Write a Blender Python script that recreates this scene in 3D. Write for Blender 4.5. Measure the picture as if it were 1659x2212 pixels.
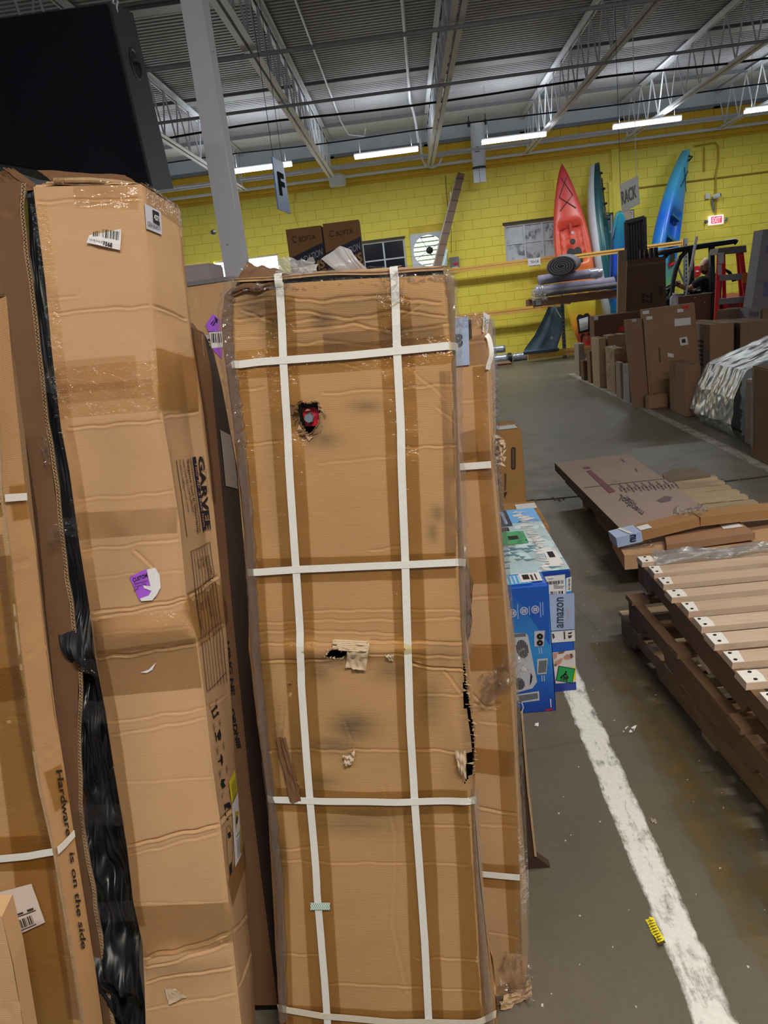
import bpy, bmesh, math, random
import numpy as np
from mathutils import Vector, Matrix, noise as mnoise

for o_ in list(bpy.data.objects):
    bpy.data.objects.remove(o_)
SC = bpy.context.scene
COL = SC.collection
rnd = random.Random(7)

# ------------------------------------------------------------------ camera
F_PX, EYE = 1660.0, 1.6
def unit(a):
    a = np.array(a, float)
    return a / np.linalg.norm(a)
_D = unit([0.12, 1, 464.2 / 1660])
_Y = np.array([48.5, -470, 1660.0]); _Y = unit(_Y - _D * np.dot(_Y, _D))
_X = np.cross(_Y, -_D)
CM = np.array([_X, _Y, -_D])                     # world = CM @ camera(right, down, forward)
CAMP = np.array([0, 0, EYE])
cam_d = bpy.data.cameras.new('camera')
cam = bpy.data.objects.new('camera', cam_d); COL.objects.link(cam)
cam_d.sensor_fit = 'AUTO'; cam_d.sensor_width = 36.0
cam_d.lens = F_PX / 2212 * 36.0
cam_d.clip_start = 0.02; cam_d.clip_end = 200
R_, U_, B_ = CM @ np.array([1, 0, 0]), -(CM @ np.array([0, 1, 0])), -(CM @ np.array([0, 0, 1]))
cam.matrix_world = Matrix(((R_[0], U_[0], B_[0], 0), (R_[1], U_[1], B_[1], 0), (R_[2], U_[2], B_[2], EYE), (0, 0, 0, 1)))
SC.camera = cam

# ------------------------------------------------------------------ world, exposure
SC.view_settings.view_transform = 'Standard'
SC.view_settings.look = 'None'
SC.view_settings.exposure = 0.0
SC.view_settings.gamma = 1.0
SC.view_settings.use_curve_mapping = False
SC.cycles.transparent_max_bounces = 40
wd = bpy.data.worlds.new('hall_ambient'); SC.world = wd; wd.use_nodes = True
wd.node_tree.nodes['Background'].inputs[0].default_value = (0.80, 0.88, 1.0, 1)
wd.node_tree.nodes['Background'].inputs[1].default_value = 0.24

NEAR_W, FAR_W = 88.0, 46.0                        # watts of one fixture, near rows and wall row
NEAR_C, FAR_C = (1.0, 0.93, 0.84), (0.92, 0.97, 1.0)

# ------------------------------------------------------------------ pixel -> place in the hall
def ray(px, py):
    return CM @ np.array([(px - 829.5) / F_PX, (py - 1106) / F_PX, 1.0])
def G(px, py, z=0.0):
    r = ray(px, py); return CAMP + r * ((z - EYE) / r[2])
def W(px, py, y):
    r = ray(px, py); return CAMP + r * (y / r[1])
def XP(px, py, x):
    r = ray(px, py); return CAMP + r * (x / r[0])
def proj(p):
    c = (np.asarray(p, float) - CAMP) @ CM
    return np.stack([829.5 + F_PX * c[..., 0] / c[..., 2], 1106 + F_PX * c[..., 1] / c[..., 2]], -1)
class Plane:
    def __init__(s, p, yaw=0.0, lean=0.0):
        a, l = math.radians(yaw), math.radians(lean)
        s.p = np.array(p, float)
        s.r = np.array([math.cos(a), math.sin(a), 0.0])
        s.b = np.array([-math.sin(a), math.cos(a), 0.0])
        s.u = s.b * math.sin(l) + np.array([0, 0, math.cos(l)])
        s.n = np.cross(s.r, s.u)                  # towards the viewer's side
    def hit(s, px, py):
        d = ray(px, py)
        return CAMP + d * (np.dot(s.p - CAMP, s.n) / np.dot(d, s.n))

# ------------------------------------------------------------------ naming and parenting
LOC = {}
def base_of(o):
    return LOC.get(o.name, np.zeros(3)) if o is not None else np.zeros(3)
def tag(o, label=None, cat=None, group=None, kind=None):
    if label: o['label'] = label
    if cat: o['category'] = cat
    if group: o['group'] = group
    if kind: o['kind'] = kind
    return o
def root(name, loc, label=None, cat=None, group=None):
    o = bpy.data.objects.new(name, None); COL.objects.link(o)
    o.empty_display_size = 0.05
    o.location = [float(c) for c in loc]; LOC[o.name] = np.array(loc, float)
    return tag(o, label, cat, group)
def obj(name, V, Fc, mat, parent=None, smooth=False, uv=None, mi=None, att=None, kind=None):
    V = np.asarray(V, float).reshape(-1, 3)
    if parent is None:
        b = np.array([(V[:, 0].min() + V[:, 0].max()) / 2, (V[:, 1].min() + V[:, 1].max()) / 2, V[:, 2].min()])
    else:
        b = base_of(parent)
    me = bpy.data.meshes.new(name)
    me.from_pydata([tuple(v) for v in (V - b)], [], [tuple(int(i) for i in f) for f in Fc])
    for m in (mat if isinstance(mat, (list, tuple)) else [mat]):
        me.materials.append(m)
    if mi is not None: me.polygons.foreach_set('material_index', np.asarray(mi, dtype=np.int32))
    if smooth: me.polygons.foreach_set('use_smooth', np.ones(len(me.polygons), dtype=bool))
    if uv is not None:
        L = me.uv_layers.new(name='UVMap'); idx = np.empty(len(me.loops), dtype=np.int32)
        me.loops.foreach_get('vertex_index', idx)
        L.data.foreach_set('uv', np.asarray(uv, dtype=np.float32)[idx].ravel())
    if att:
        for k, val in att.items():
            a = me.attributes.new(k, 'FLOAT', 'POINT'); a.data.foreach_set('value', np.asarray(val, dtype=np.float32))
    me.update()
    o = bpy.data.objects.new(name, me); COL.objects.link(o)
    if parent is None:
        o.location = b.tolist(); LOC[o.name] = b
    else:
        o.parent = parent; LOC[o.name] = b
    if kind: o['kind'] = kind
    return o
def copy_part(o, parent, offset):
    c = o.copy(); COL.objects.link(c); c.parent = parent
    c.location = [float(v) for v in offset]; LOC[c.name] = base_of(parent) + np.array(offset, float)
    return c

class MB:
    """collects shapes into one mesh"""
    def __init__(s): s.v, s.f, s.m = [], [], []
    def add(s, V, Fc, m=0):
        n = len(s.v); s.v += [tuple(float(c) for c in p) for p in V]
        s.f += [tuple(i + n for i in f) for f in Fc]; s.m += [m] * len(Fc)
        return s
    def box(s, c, d, R=None, m=0):
        x, y, z = [e / 2 for e in d]
        P = np.array([[-x, -y, -z], [x, -y, -z], [x, y, -z], [-x, y, -z], [-x, -y, z], [x, -y, z], [x, y, z], [-x, y, z]])
        if R is not None: P = P @ np.asarray(R).T
        return s.add(P + np.array(c, float), [(0, 3, 2, 1), (4, 5, 6, 7), (0, 1, 5, 4), (1, 2, 6, 5), (2, 3, 7, 6), (3, 0, 4, 7)], m)
    def bar(s, a, b, w, h, up=(0, 0, 1), m=0):
        a, b = np.array(a, float), np.array(b, float); d = b - a; L = np.linalg.norm(d); d = d / L
        sd = np.cross(d, up); sd = sd / (np.linalg.norm(sd) + 1e-9); u = np.cross(sd, d)
        return s.box((a + b) / 2, (w, L, h), np.stack([sd, d, u], 1), m)
    def hexa(s, P, m=0):
        """8 corners: bottom 4 ccw then top 4"""
        return s.add(P, [(0, 3, 2, 1), (4, 5, 6, 7), (0, 1, 5, 4), (1, 2, 6, 5), (2, 3, 7, 6), (3, 0, 4, 7)], m)
    def tube(s, pts, r, n=8, cap=True, m=0):
        pts = np.array(pts, float); k = len(pts)
        rr = np.full(k, r, float) if np.isscalar(r) else np.array(r, float)
        t = np.gradient(pts, axis=0); t /= (np.linalg.norm(t, axis=1, keepdims=True) + 1e-12)
        ref = np.array([0, 0, 1.0]) if abs(t[0][2]) < 0.9 else np.array([1.0, 0, 0])
        V = []; sd = None
        for i in range(k):
            if sd is None: sd = np.cross(t[i], ref)
            else: sd = sd - t[i] * np.dot(sd, t[i])
            sd = sd / (np.linalg.norm(sd) + 1e-12); u = np.cross(t[i], sd)
            for j in range(n):
                a = 2 * math.pi * j / n
                V.append(pts[i] + rr[i] * (math.cos(a) * sd + math.sin(a) * u))
        Fc = [(i * n + j, i * n + (j + 1) % n, (i + 1) * n + (j + 1) % n, (i + 1) * n + j) for i in range(k - 1) for j in range(n)]
        if cap: Fc += [tuple(reversed(range(n))), tuple(range((k - 1) * n, k * n))]
        return s.add(V, Fc, m)
    def prism(s, poly, vec, m=0):
        n = len(poly); P = np.array(poly, float); Q = P + np.array(vec, float)
        return s.add(np.vstack([P, Q]), [tuple(range(n)), tuple(reversed(range(n, 2 * n)))] + [(i, i + n, (i + 1) % n + n, (i + 1) % n) for i in range(n)], m)
    def lathe(s, prof, c, axis=(0, 0, 1), n=16, m=0):
        ax = unit(axis); sd = np.cross(ax, [0, 0, 1] if abs(ax[2]) < .9 else [1, 0, 0]); sd = unit(sd); u = np.cross(ax, sd)
        V = [np.array(c) + ax * h + r * (math.cos(2 * math.pi * j / n) * sd + math.sin(2 * math.pi * j / n) * u) for r, h in prof for j in range(n)]
        k = len(prof)
        Fc = [(i * n + j, i * n + (j + 1) % n, (i + 1) * n + (j + 1) % n, (i + 1) * n + j) for i in range(k - 1) for j in range(n)]
        return s.add(V, Fc, m)
    def build(s, name, mat, parent=None, smooth=False, kind=None):
        multi = isinstance(mat, (list, tuple))
        return obj(name, s.v, s.f, mat, parent, smooth, mi=s.m if multi else None, kind=kind)

def sines(seed, n=14, lo=1.0, hi=8.0, dim=2):
    """smooth pseudo noise as a sum of sines, about -1..1"""
    r = np.random.RandomState(abs(int(seed)) % 99991)
    k = r.normal(size=(n, dim)); k /= np.linalg.norm(k, axis=1, keepdims=True)
    fr = np.exp(r.uniform(math.log(lo), math.log(hi), n)); ph = r.uniform(0, 6.283, n)
    def f(P):
        P = np.asarray(P, float)
        return np.sum(np.sin((P @ (k * fr[:, None] * 6.283).T) + ph) / fr ** 0.6, -1) / np.sum(1 / fr ** 0.6) * 2.0
    return f

# ------------------------------------------------------------------ surfaces given by matching edge lines
class Sheet:
    """rows of 3-D points (k rows x c columns); u runs across, v down the rows"""
    def __init__(s, rows, us=None, out=None):
        s.R = np.array(rows, float); k, c = s.R.shape[:2]
        s.us = np.linspace(0, 1, c) if us is None else np.array(us, float)
        d = np.linalg.norm(np.diff(s.R.mean(1), axis=0), axis=1)
        s.vs = np.concatenate([[0], np.cumsum(d)]) / d.sum()
        s.H = d.sum(); s.Wd = np.linalg.norm(np.diff(s.R[k // 2], axis=0), axis=1).sum()
        s.flip = 1.0
        n0 = s._n(np.array([[.5, .5]]))[0]
        ref = (CAMP - s.S0(np.array([[.5, .5]]))[0]) if out is None else np.array(out, float)
        if np.dot(n0, ref) < 0: s.flip = -1.0
        s.disp = None
        g = np.array([(a, b) for b in np.linspace(0, 1, 61) for a in np.linspace(0, 1, 31)])
        s._g, s._gp = g, proj(s.S0(g))
    def S0(s, uv):
        uv = np.asarray(uv, float); u, v = uv[:, 0], uv[:, 1]
        i = np.clip(np.searchsorted(s.vs, v, 'right') - 1, 0, len(s.vs) - 2)
        j = np.clip(np.searchsorted(s.us, u, 'right') - 1, 0, len(s.us) - 2)
        fv = ((v - s.vs[i]) / (s.vs[i + 1] - s.vs[i]))[:, None]; fu = ((u - s.us[j]) / (s.us[j + 1] - s.us[j]))[:, None]
        return (s.R[i, j] * (1 - fu) + s.R[i, j + 1] * fu) * (1 - fv) + (s.R[i + 1, j] * (1 - fu) + s.R[i + 1, j + 1] * fu) * fv
    def _n(s, uv):
        e = 1e-3
        a = s.S0(uv + [e, 0]) - s.S0(uv - [e, 0]); b = s.S0(uv + [0, e]) - s.S0(uv - [0, e])
        n = np.cross(a, b); return s.flip * n / (np.linalg.norm(n, axis=1, keepdims=True) + 1e-12)
    def at(s, uv, off=0.0):
        uv = np.asarray(uv, float).reshape(-1, 2)
        n = s._n(np.clip(uv, 0.002, 0.998)); d = off
        if s.disp is not None: d = d + s.disp(uv)
        return s.S0(uv) + n * np.asarray(d).reshape(-1, 1)
    def inv(s, px, py):
        q = np.array([px, py], float)
        k = np.argmin(((s._gp - q) ** 2).sum(1)); uv = s._g[k].copy()
        for _ in range(8):
            e = 1e-3; p = proj(s.S0(np.array([uv])))[0]
            J = np.stack([(proj(s.S0(np.array([uv + [e, 0]])))[0] - p) / e, (proj(s.S0(np.array([uv + [0, e]])))[0] - p) / e], 1)
            try: du = np.linalg.solve(J, q - p)
            except Exception: break
            uv = uv + np.clip(du, -.2, .2)
        return uv
    def quad(s, px4):
        return np.array([s.inv(*p) for p in px4])
    def mesh(s, nu, nv, off=0.0, hole=None):
        U, Vv = np.meshgrid(np.linspace(0, 1, nu + 1), np.linspace(0, 1, nv + 1))
        uv = np.stack([U.ravel(), Vv.ravel()], 1); V = s.at(uv, off)
        idx = np.arange((nu + 1) * (nv + 1)).reshape(nv + 1, nu + 1)
        Fc = np.stack([idx[:-1, :-1], idx[1:, :-1], idx[1:, 1:], idx[:-1, 1:]], -1).reshape(-1, 4)
        if s.flip < 0: pass
        if hole is not None:
            cen = uv[Fc].mean(1); Fc = Fc[~hole(cen)]
        return V, Fc, uv * [s.Wd, -s.H], uv
def in_poly(P, poly):
    P = np.asarray(P); poly = np.asarray(poly); x, y = P[:, 0], P[:, 1]; r = np.zeros(len(P), bool)
    j = len(poly) - 1
    for i in range(len(poly)):
        xi, yi, xj, yj = *poly[i], *poly[j]
        r ^= ((yi > y) != (yj > y)) & (x < (xj - xi) * (y - yi) / (yj - yi + 1e-12) + xi); j = i
    return r
def bil(q, st):
    st = np.asarray(st, float); a, b = st[:, :1], st[:, 1:]
    return (q[0] * (1 - a) + q[1] * a) * (1 - b) + (q[3] * (1 - a) + q[2] * a) * b
def patch(name, sheet, q, mat, parent, off=0.0012, n=(4, 4), jit=0.0, thick=0.0, uv4=False, smooth=False):
    """a thin piece lying on a sheet; q = 4 uv corners tl,tr,br,bl (or pixels when > 1.5)"""
    q = np.array(q, float)
    if np.abs(q).max() > 3 and not uv4: q = sheet.quad(q)
    nu, nv = n
    U, Vv = np.meshgrid(np.linspace(0, 1, nu + 1), np.linspace(0, 1, nv + 1)); st = np.stack([U.ravel(), Vv.ravel()], 1)
    uv = bil(q, st); V = sheet.at(uv, off)
    if jit:
        f = sines(len(name) + int(abs(q[0, 0]) * 999) % 999, lo=2, hi=9)
        V = V + sheet._n(np.clip(uv, .01, .99)) * ((f(st) + 1) * jit).reshape(-1, 1)
    idx = np.arange((nu + 1) * (nv + 1)).reshape(nv + 1, nu + 1)
    Fc = np.stack([idx[:-1, :-1], idx[1:, :-1], idx[1:, 1:], idx[:-1, 1:]], -1).reshape(-1, 4)
    return obj(name, V, Fc, mat, parent, smooth or jit > 0, uv=uv * [sheet.Wd, -sheet.H])
def polys_on(name, sheet, polys, mat, parent, off=0.0016):
    """flat printed shapes: list of polygons in uv, or in pixels"""
    if 2 <= len(polys) <= 3: return [polys_on(name, sheet, [p], mat, parent, off) for p in polys][0]
    V, Fc = [], []
    for p in polys:
        p = np.array(p, float)
        if np.abs(p).max() > 3: p = sheet.quad(p)
        Fc.append(tuple(range(len(V), len(V) + len(p)))); V += list(sheet.at(p, off))
    return obj(name, V, Fc, mat, parent)
def sub_polys(q, rects):
    """rects in 0..1 of a quad -> uv polygons"""
    return [bil(np.array(q, float), np.array([(a, b), (c, b), (c, d), (a, d)])) for a, b, c, d in rects]
def stripes(q, spec, b0, b1, horiz=False):
    r = []
    for a, c in spec: r.append((a, b0, c, b1) if not horiz else (b0, a, b1, c))
    return sub_polys(q, r)
def bars(seed, n, a0=0.0, a1=1.0):
    r = random.Random(seed); w = [r.choice([1, 1, 2, 3]) for _ in range(2 * n)]; t = sum(w); x = a0; out = []
    for i, k in enumerate(w):
        e = x + (a1 - a0) * k / t
        if i % 2 == 0: out.append((x, e))
        x = e
    return out
_TX = {}
def text_mesh(s, bold=0.0):
    if (s, bold) in _TX: return _TX[(s, bold)]
    cu = bpy.data.curves.new('t', 'FONT'); cu.body = s; cu.resolution_u = 3; cu.offset = bold
    o = bpy.data.objects.new('t', cu); COL.objects.link(o); bpy.context.view_layer.update()
    me = bpy.data.meshes.new_from_object(o.evaluated_get(bpy.context.evaluated_depsgraph_get()))
    V = np.array([v.co[:2] for v in me.vertices]); Fc = [tuple(p.vertices) for p in me.polygons]
    bpy.data.objects.remove(o); bpy.data.meshes.remove(me); bpy.data.curves.remove(cu)
    V = (V - V.min(0)) / (V.max(0) - V.min(0) + 1e-9)
    _TX[(s, bold)] = (V, Fc); return V, Fc
def text_on(name, sheet, s, q, mat, parent, off=0.0018, bold=0.0):
    """lettering; q = corners (tl, tr, br, bl) of the text box, pixels or uv"""
    q = np.array(q, float)
    if np.abs(q).max() > 3: q = sheet.quad(q)
    V, Fc = text_mesh(s, bold)
    uv = bil(q, np.stack([V[:, 0], 1 - V[:, 1]], 1))
    return obj(name, sheet.at(uv, off), Fc, mat, parent)
def ribbon(name, pts, nrm, w, mat, parent, thick=0.0008, smooth=True):
    """strap along 3-D points; nrm = outward normals"""
    P = np.array(pts, float); N = np.array(nrm, float)
    if N.ndim == 1: N = np.tile(N, (len(P), 1))
    t = np.gradient(P, axis=0); t /= np.linalg.norm(t, axis=1, keepdims=True)
    sd = np.cross(t, N); sd /= np.linalg.norm(sd, axis=1, keepdims=True)
    V = np.stack([P - sd * w / 2, P + sd * w / 2, P + sd * w / 2 + N * thick, P - sd * w / 2 + N * thick], 1).reshape(-1, 3)
    Fc = []
    for i in range(len(P) - 1):
        for j in range(4):
            Fc.append((i * 4 + j, i * 4 + (j + 1) % 4, i * 4 + 4 + (j + 1) % 4, i * 4 + 4 + j))
    Fc += [(3, 2, 1, 0), tuple(len(P) * 4 - 4 + j for j in range(4))]
    return obj(name, V, Fc, mat, parent)
def strap_on(name, sheet, px, w, mat, parent, n=40, off=0.002):
    """strap over a sheet along pixel way-points"""
    uv = np.array([sheet.inv(*p) for p in px]); d = np.concatenate([[0], np.cumsum(np.linalg.norm(np.diff(uv, axis=0), axis=1))])
    tt = np.linspace(0, d[-1], n); q = np.stack([np.interp(tt, d, uv[:, 0]), np.interp(tt, d, uv[:, 1])], 1)
    return ribbon(name, sheet.at(q, off), sheet._n(np.clip(q, .01, .99)), w, mat, parent)
def film(name, corners, mat, parent, n=(10, 10), amp=0.01, seed=1, edge=0.0, lo=1.5, hi=7):
    """crumpled thin sheet through four 3-D corners"""
    c = [np.array(p, float) for p in corners]; nu, nv = n
    U, Vv = np.meshgrid(np.linspace(0, 1, nu + 1), np.linspace(0, 1, nv + 1)); st = np.stack([U.ravel(), Vv.ravel()], 1)
    P = bil(np.array(c), st)
    f = [sines(seed * 7 + i, lo=lo, hi=hi) for i in range(3)]
    nn = unit(np.cross(c[1] - c[0], c[3] - c[0]))
    P = P + nn * (np.abs(f[0](st)) * amp * 1.6).reshape(-1, 1) + np.stack([f[1](st), f[2](st), f[0](st[:, ::-1])], 1) * amp * .5
    idx = np.arange((nu + 1) * (nv + 1)).reshape(nv + 1, nu + 1)
    Fc = np.stack([idx[:-1, :-1], idx[1:, :-1], idx[1:, 1:], idx[:-1, 1:]], -1).reshape(-1, 4)
    if edge:
        r = np.random.RandomState(abs(int(seed))); bd = (st[:, 0] < .01) | (st[:, 0] > .99) | (st[:, 1] < .01) | (st[:, 1] > .99)
        P[bd] += r.normal(size=(bd.sum(), 3)) * edge
    return obj(name, P, Fc, mat, parent)

# ------------------------------------------------------------------ materials
def srgb(r, g, b):
    f = lambda c: (c / 255 / 12.92) if c <= 10.3 else ((c / 255 + 0.055) / 1.055) ** 2.4
    return (f(r), f(g), f(b), 1)
class NT:
    def __init__(s, name):
        s.m = bpy.data.materials.new(name); s.m.use_nodes = True; s.t = s.m.node_tree; s.N = s.t.nodes; s.N.clear()
        s.out = s.N.new('ShaderNodeOutputMaterial')
    def n(s, kind, **kw):
        x = s.N.new('ShaderNode' + kind)
        for k, v in kw.items():
            if hasattr(x, k) and k not in ('inputs',):
                try: setattr(x, k, v); continue
                except Exception: pass
            x.inputs[k.replace('_', ' ')].default_value = v
        return x
    def l(s, a, b): s.t.links.new(a, b)
    def coord(s, kind='Object', scale=(1, 1, 1)):
        c = s.n('TexCoord'); mp = s.n('Mapping'); mp.inputs['Scale'].default_value = scale
        s.l(c.outputs[kind], mp.inputs['Vector']); return mp.outputs['Vector']
    def noise(s, vec, scale, detail=3, rough=.55):
        x = s.n('TexNoise'); x.inputs['Scale'].default_value = scale; x.inputs['Detail'].default_value = detail
        x.inputs['Roughness'].default_value = rough; s.l(vec, x.inputs['Vector']); return x.outputs['Fac']
    def ramp(s, fac, stops):
        x = s.n('ValToRGB'); e = x.color_ramp.elements
        while len(e) < len(stops): e.new(0.5)
        for i, (p, c) in enumerate(stops):
            e[i].position = p; e[i].color = c if len(c) == 4 else (*c, 1)
        s.l(fac, x.inputs['Fac']); return x.outputs['Color']
    def mix(s, fac, a, b, mode='MIX'):
        x = s.n('Mix'); x.data_type = 'RGBA'; x.blend_type = mode
        for v, k in ((fac, 0), (a, 6), (b, 7)):
            if hasattr(v, 'links') or isinstance(v, bpy.types.NodeSocket): s.l(v, x.inputs[k])
            else: x.inputs[k].default_value = v
        return x.outputs[2]
    def math(s, op, a, b=0.5):
        x = s.n('Math'); x.operation = op
        for i, v in enumerate((a, b)):
            if isinstance(v, bpy.types.NodeSocket): s.l(v, x.inputs[i])
            else: x.inputs[i].default_value = v
        return x.outputs[0]
    def bsdf(s, color, rough=.6, metal=0.0, bump=None, bstr=.2, bdist=.002, spec=.5):
        p = s.n('BsdfPrincipled')
        if isinstance(color, bpy.types.NodeSocket): s.l(color, p.inputs['Base Color'])
        else: p.inputs['Base Color'].default_value = color
        if isinstance(rough, bpy.types.NodeSocket): s.l(rough, p.inputs['Roughness'])
        else: p.inputs['Roughness'].default_value = rough
        p.inputs['Metallic'].default_value = metal
        p.inputs['Specular IOR Level'].default_value = spec
        if bump is not None:
            b = s.n('Bump'); b.inputs['Strength'].default_value = bstr; b.inputs['Distance'].default_value = bdist
            s.l(bump, b.inputs['Height']); s.l(b.outputs['Normal'], p.inputs['Normal'])
        return p.outputs['BSDF']
    def done(s, sh):
        s.l(sh, s.out.inputs['Surface']); return s.m
_M = {}
def mul(c, k): return tuple([min(1, x * k) for x in c[:3]] + [1])
def plain(name, c, rough=.6, metal=0.0, var=.18, scale=6.0, bstr=.15, spec=.5, coord='Object'):
    if name in _M: return _M[name]
    t = NT(name); v = t.coord(coord)
    f = t.noise(v, scale, 4); f2 = t.noise(v, scale * 9, 3)
    col = t.mix(f, mul(c, 1 - var), mul(c, 1 + var))
    _M[name] = t.done(t.bsdf(col, rough, metal, f2, bstr, .002, spec)); return _M[name]
def emit(name, c, k):
    if name in _M: return _M[name]
    t = NT(name); e = t.n('Emission'); e.inputs['Color'].default_value = c; e.inputs['Strength'].default_value = k
    _M[name] = t.done(e.outputs[0]); return _M[name]
def cardboard(name, c, flute=1.0, uvmode=True, dirt=False, rough=.8):
    """kraft board: soft blotches, faint flute lines, fibre specks"""
    if name in _M: return _M[name]
    t = NT(name); v = t.coord('UV' if uvmode else 'Object')
    big = t.noise(v, 3.5, 4); fib = t.noise(t.coord('UV' if uvmode else 'Object', (25, 260, 260) if uvmode else (40, 40, 300)), 1.0, 3)
    col = t.mix(big, mul(c, .84), mul(c, 1.13))
    col = t.mix(t.math('MULTIPLY', fib, .30 * flute), col, mul(c, .62))
    if uvmode:
        w = t.n('TexWave'); w.wave_type = 'BANDS'; w.bands_direction = 'Y'; w.inputs['Scale'].default_value = 95
        w.inputs['Distortion'].default_value = 1.2; w.inputs['Detail Scale'].default_value = .6
        t.l(v, w.inputs['Vector'])
        col = t.mix(t.math('MULTIPLY', w.outputs['Fac'], .07 * flute), col, mul(c, .55))
        h = t.math('ADD', t.math('MULTIPLY', w.outputs['Fac'], .5 * flute), fib)
    else: h = fib
    if dirt:
        a = t.n('Attribute'); a.attribute_name = 'dirt'
        streak = t.noise(t.coord('UV', (14, 130, 1)), 1.0, 5, .7)
        m = t.math('MULTIPLY', a.outputs['Fac'], t.math('MULTIPLY', t.math('ADD', streak, .10), 1.35))
        m = t.math('MINIMUM', m, .72)
        col = t.mix(m, col, (.045, .036, .03, 1))
    _M[name] = t.done(t.bsdf(col, rough, 0, h, .28, .0012, .25)); return _M[name]
def tape_mat(name, tint, gloss=.22, rough=.18, fine=70.0):
    """clear packing tape: tinted see-through with glossy crinkles"""
    if name in _M: return _M[name]
    t = NT(name); v = t.coord('UV')
    tr = t.n('BsdfTransparent'); tr.inputs['Color'].default_value = tint
    gl = t.n('BsdfGlossy'); gl.inputs['Roughness'].default_value = rough; gl.inputs['Color'].default_value = (1, 1, 1, 1)
    nz = t.noise(v, fine, 3, .6); nz2 = t.noise(v, fine * .22, 2)
    b = t.n('Bump'); b.inputs['Strength'].default_value = .9; b.inputs['Distance'].default_value = .005
    t.l(t.math('ADD', nz, t.math('MULTIPLY', nz2, 2.0)), b.inputs['Height']); t.l(b.outputs['Normal'], gl.inputs['Normal'])
    fr = t.n('Fresnel'); fr.inputs['IOR'].default_value = 1.45
    fac = t.math('MINIMUM', t.math('ADD', t.math('MULTIPLY', t.math('SUBTRACT', fr.outputs[0], .03), .75), gloss * .05 + .02), .5)
    mx = t.n('MixShader'); t.l(fac, mx.inputs[0]); t.l(tr.outputs[0], mx.inputs[1]); t.l(gl.outputs[0], mx.inputs[2])
    _M[name] = t.done(mx.outputs[0]); return _M[name]
def film_mat(name, tint=(.985, .985, .985, 1), haze=.03, rough=.12, base=.02):
    """stretch film / polythene: clear, a little milky, glossy"""
    if name in _M: return _M[name]
    t = NT(name); v = t.coord('Object')
    tr = t.n('BsdfTransparent'); tr.inputs['Color'].default_value = tint
    df = t.n('BsdfDiffuse'); df.inputs['Color'].default_value = (.75, .77, .8, 1)
    gl = t.n('BsdfGlossy'); gl.inputs['Roughness'].default_value = rough
    nz = t.noise(v, 45, 3, .6)
    b = t.n('Bump'); b.inputs['Strength'].default_value = .5; b.inputs['Distance'].default_value = .006
    t.l(nz, b.inputs['Height']); t.l(b.outputs['Normal'], gl.inputs['Normal'])
    fr = t.n('Fresnel'); fr.inputs['IOR'].default_value = 1.5; t.l(b.outputs['Normal'], fr.inputs['Normal'])
    tl = t.n('BsdfTranslucent'); tl.inputs['Color'].default_value = (.8, .82, .85, 1); m0 = t.n('MixShader'); t.l(df.outputs[0], m0.inputs[1]); t.l(tl.outputs[0], m0.inputs[2])
    m1 = t.n('MixShader'); m1.inputs[0].default_value = haze; t.l(tr.outputs[0], m1.inputs[1]); t.l(m0.outputs[0], m1.inputs[2])
    fac = t.math('MINIMUM', t.math('ADD', t.math('MULTIPLY', t.math('SUBTRACT', fr.outputs[0], .035), .42), base), .6)
    mx = t.n('MixShader'); t.l(fac, mx.inputs[0]); t.l(m1.outputs[0], mx.inputs[1]); t.l(gl.outputs[0], mx.inputs[2])
    _M[name] = t.done(mx.outputs[0]); return _M[name]
def wood(name, c, axis=0, var=.35):
    if name in _M: return _M[name]
    t = NT(name); sc = [60, 60, 60]; sc[axis] = 3
    v = t.coord('Object', tuple(sc)); g = t.noise(v, 1.0, 5, .6)
    oi = t.n('ObjectInfo')
    big = t.noise(t.coord('Object'), 4.0, 3)
    col = t.mix(g, mul(c, 1 - var), mul(c, 1 + var * .6))
    col = t.mix(t.math('MULTIPLY', big, .5), col, mul(c, .8))
    st = t.ramp(t.noise(t.coord('Object', (3, 14, 14) if axis == 0 else (14, 3, 14)), 1.0, 5, .65), [(.5, (0, 0, 0)), (.66, (1, 1, 1))])
    col = t.mix(t.math('MULTIPLY', st, .55), col, (c[0] * .5, c[1] * .46, c[2] * .44, 1))
    col = t.mix(t.math('MULTIPLY', oi.outputs['Random'], .6), col, mul((c[0] * .8, c[1] * .72, c[2] * .62), .8))
    _M[name] = t.done(t.bsdf(col, .75, 0, g, .25, .002, .25)); return _M[name]

KRAFT = srgb(192, 150, 102)
M_F = cardboard('kraft_board_dirty', KRAFT, dirt=True)
M_C = cardboard('kraft_board_pale', srgb(202, 162, 120), flute=.5)
M_A = cardboard('kraft_board_amber', srgb(192, 150, 104), flute=.6)
M_G = cardboard('kraft_board_tan', srgb(196, 156, 114), flute=.7)
M_KD = cardboard('kraft_board_shade', srgb(116, 84, 58), flute=.6)  # brown kraft, with gap shade on flap and lettered box mixed into the colour
M_IN = plain('board_inside', srgb(120, 88, 58), .9)
M_TORN = plain('torn_paper', srgb(205, 182, 150), .95, var=.25, scale=40, bstr=.5)
M_EDGE = plain('board_edge', srgb(176, 146, 110), .95, var=.3, scale=60, bstr=.6)
M_KB = {i: cardboard('far_board_%d' % i, c, uvmode=False, flute=.6) for i, c in enumerate([
    srgb(150, 118, 92), srgb(164, 130, 98), srgb(128, 98, 74), srgb(176, 146, 116), srgb(112, 84, 66), srgb(158, 140, 124)])}
M_TAPE = tape_mat('brown_packing_tape', (1.0, .93, .72, 1), gloss=.4)
M_TAPEC = tape_mat('clear_packing_tape', (.98, .96, .92, 1), gloss=.6, rough=.10, fine=34)
M_FILM = film_mat('stretch_film')
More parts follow.
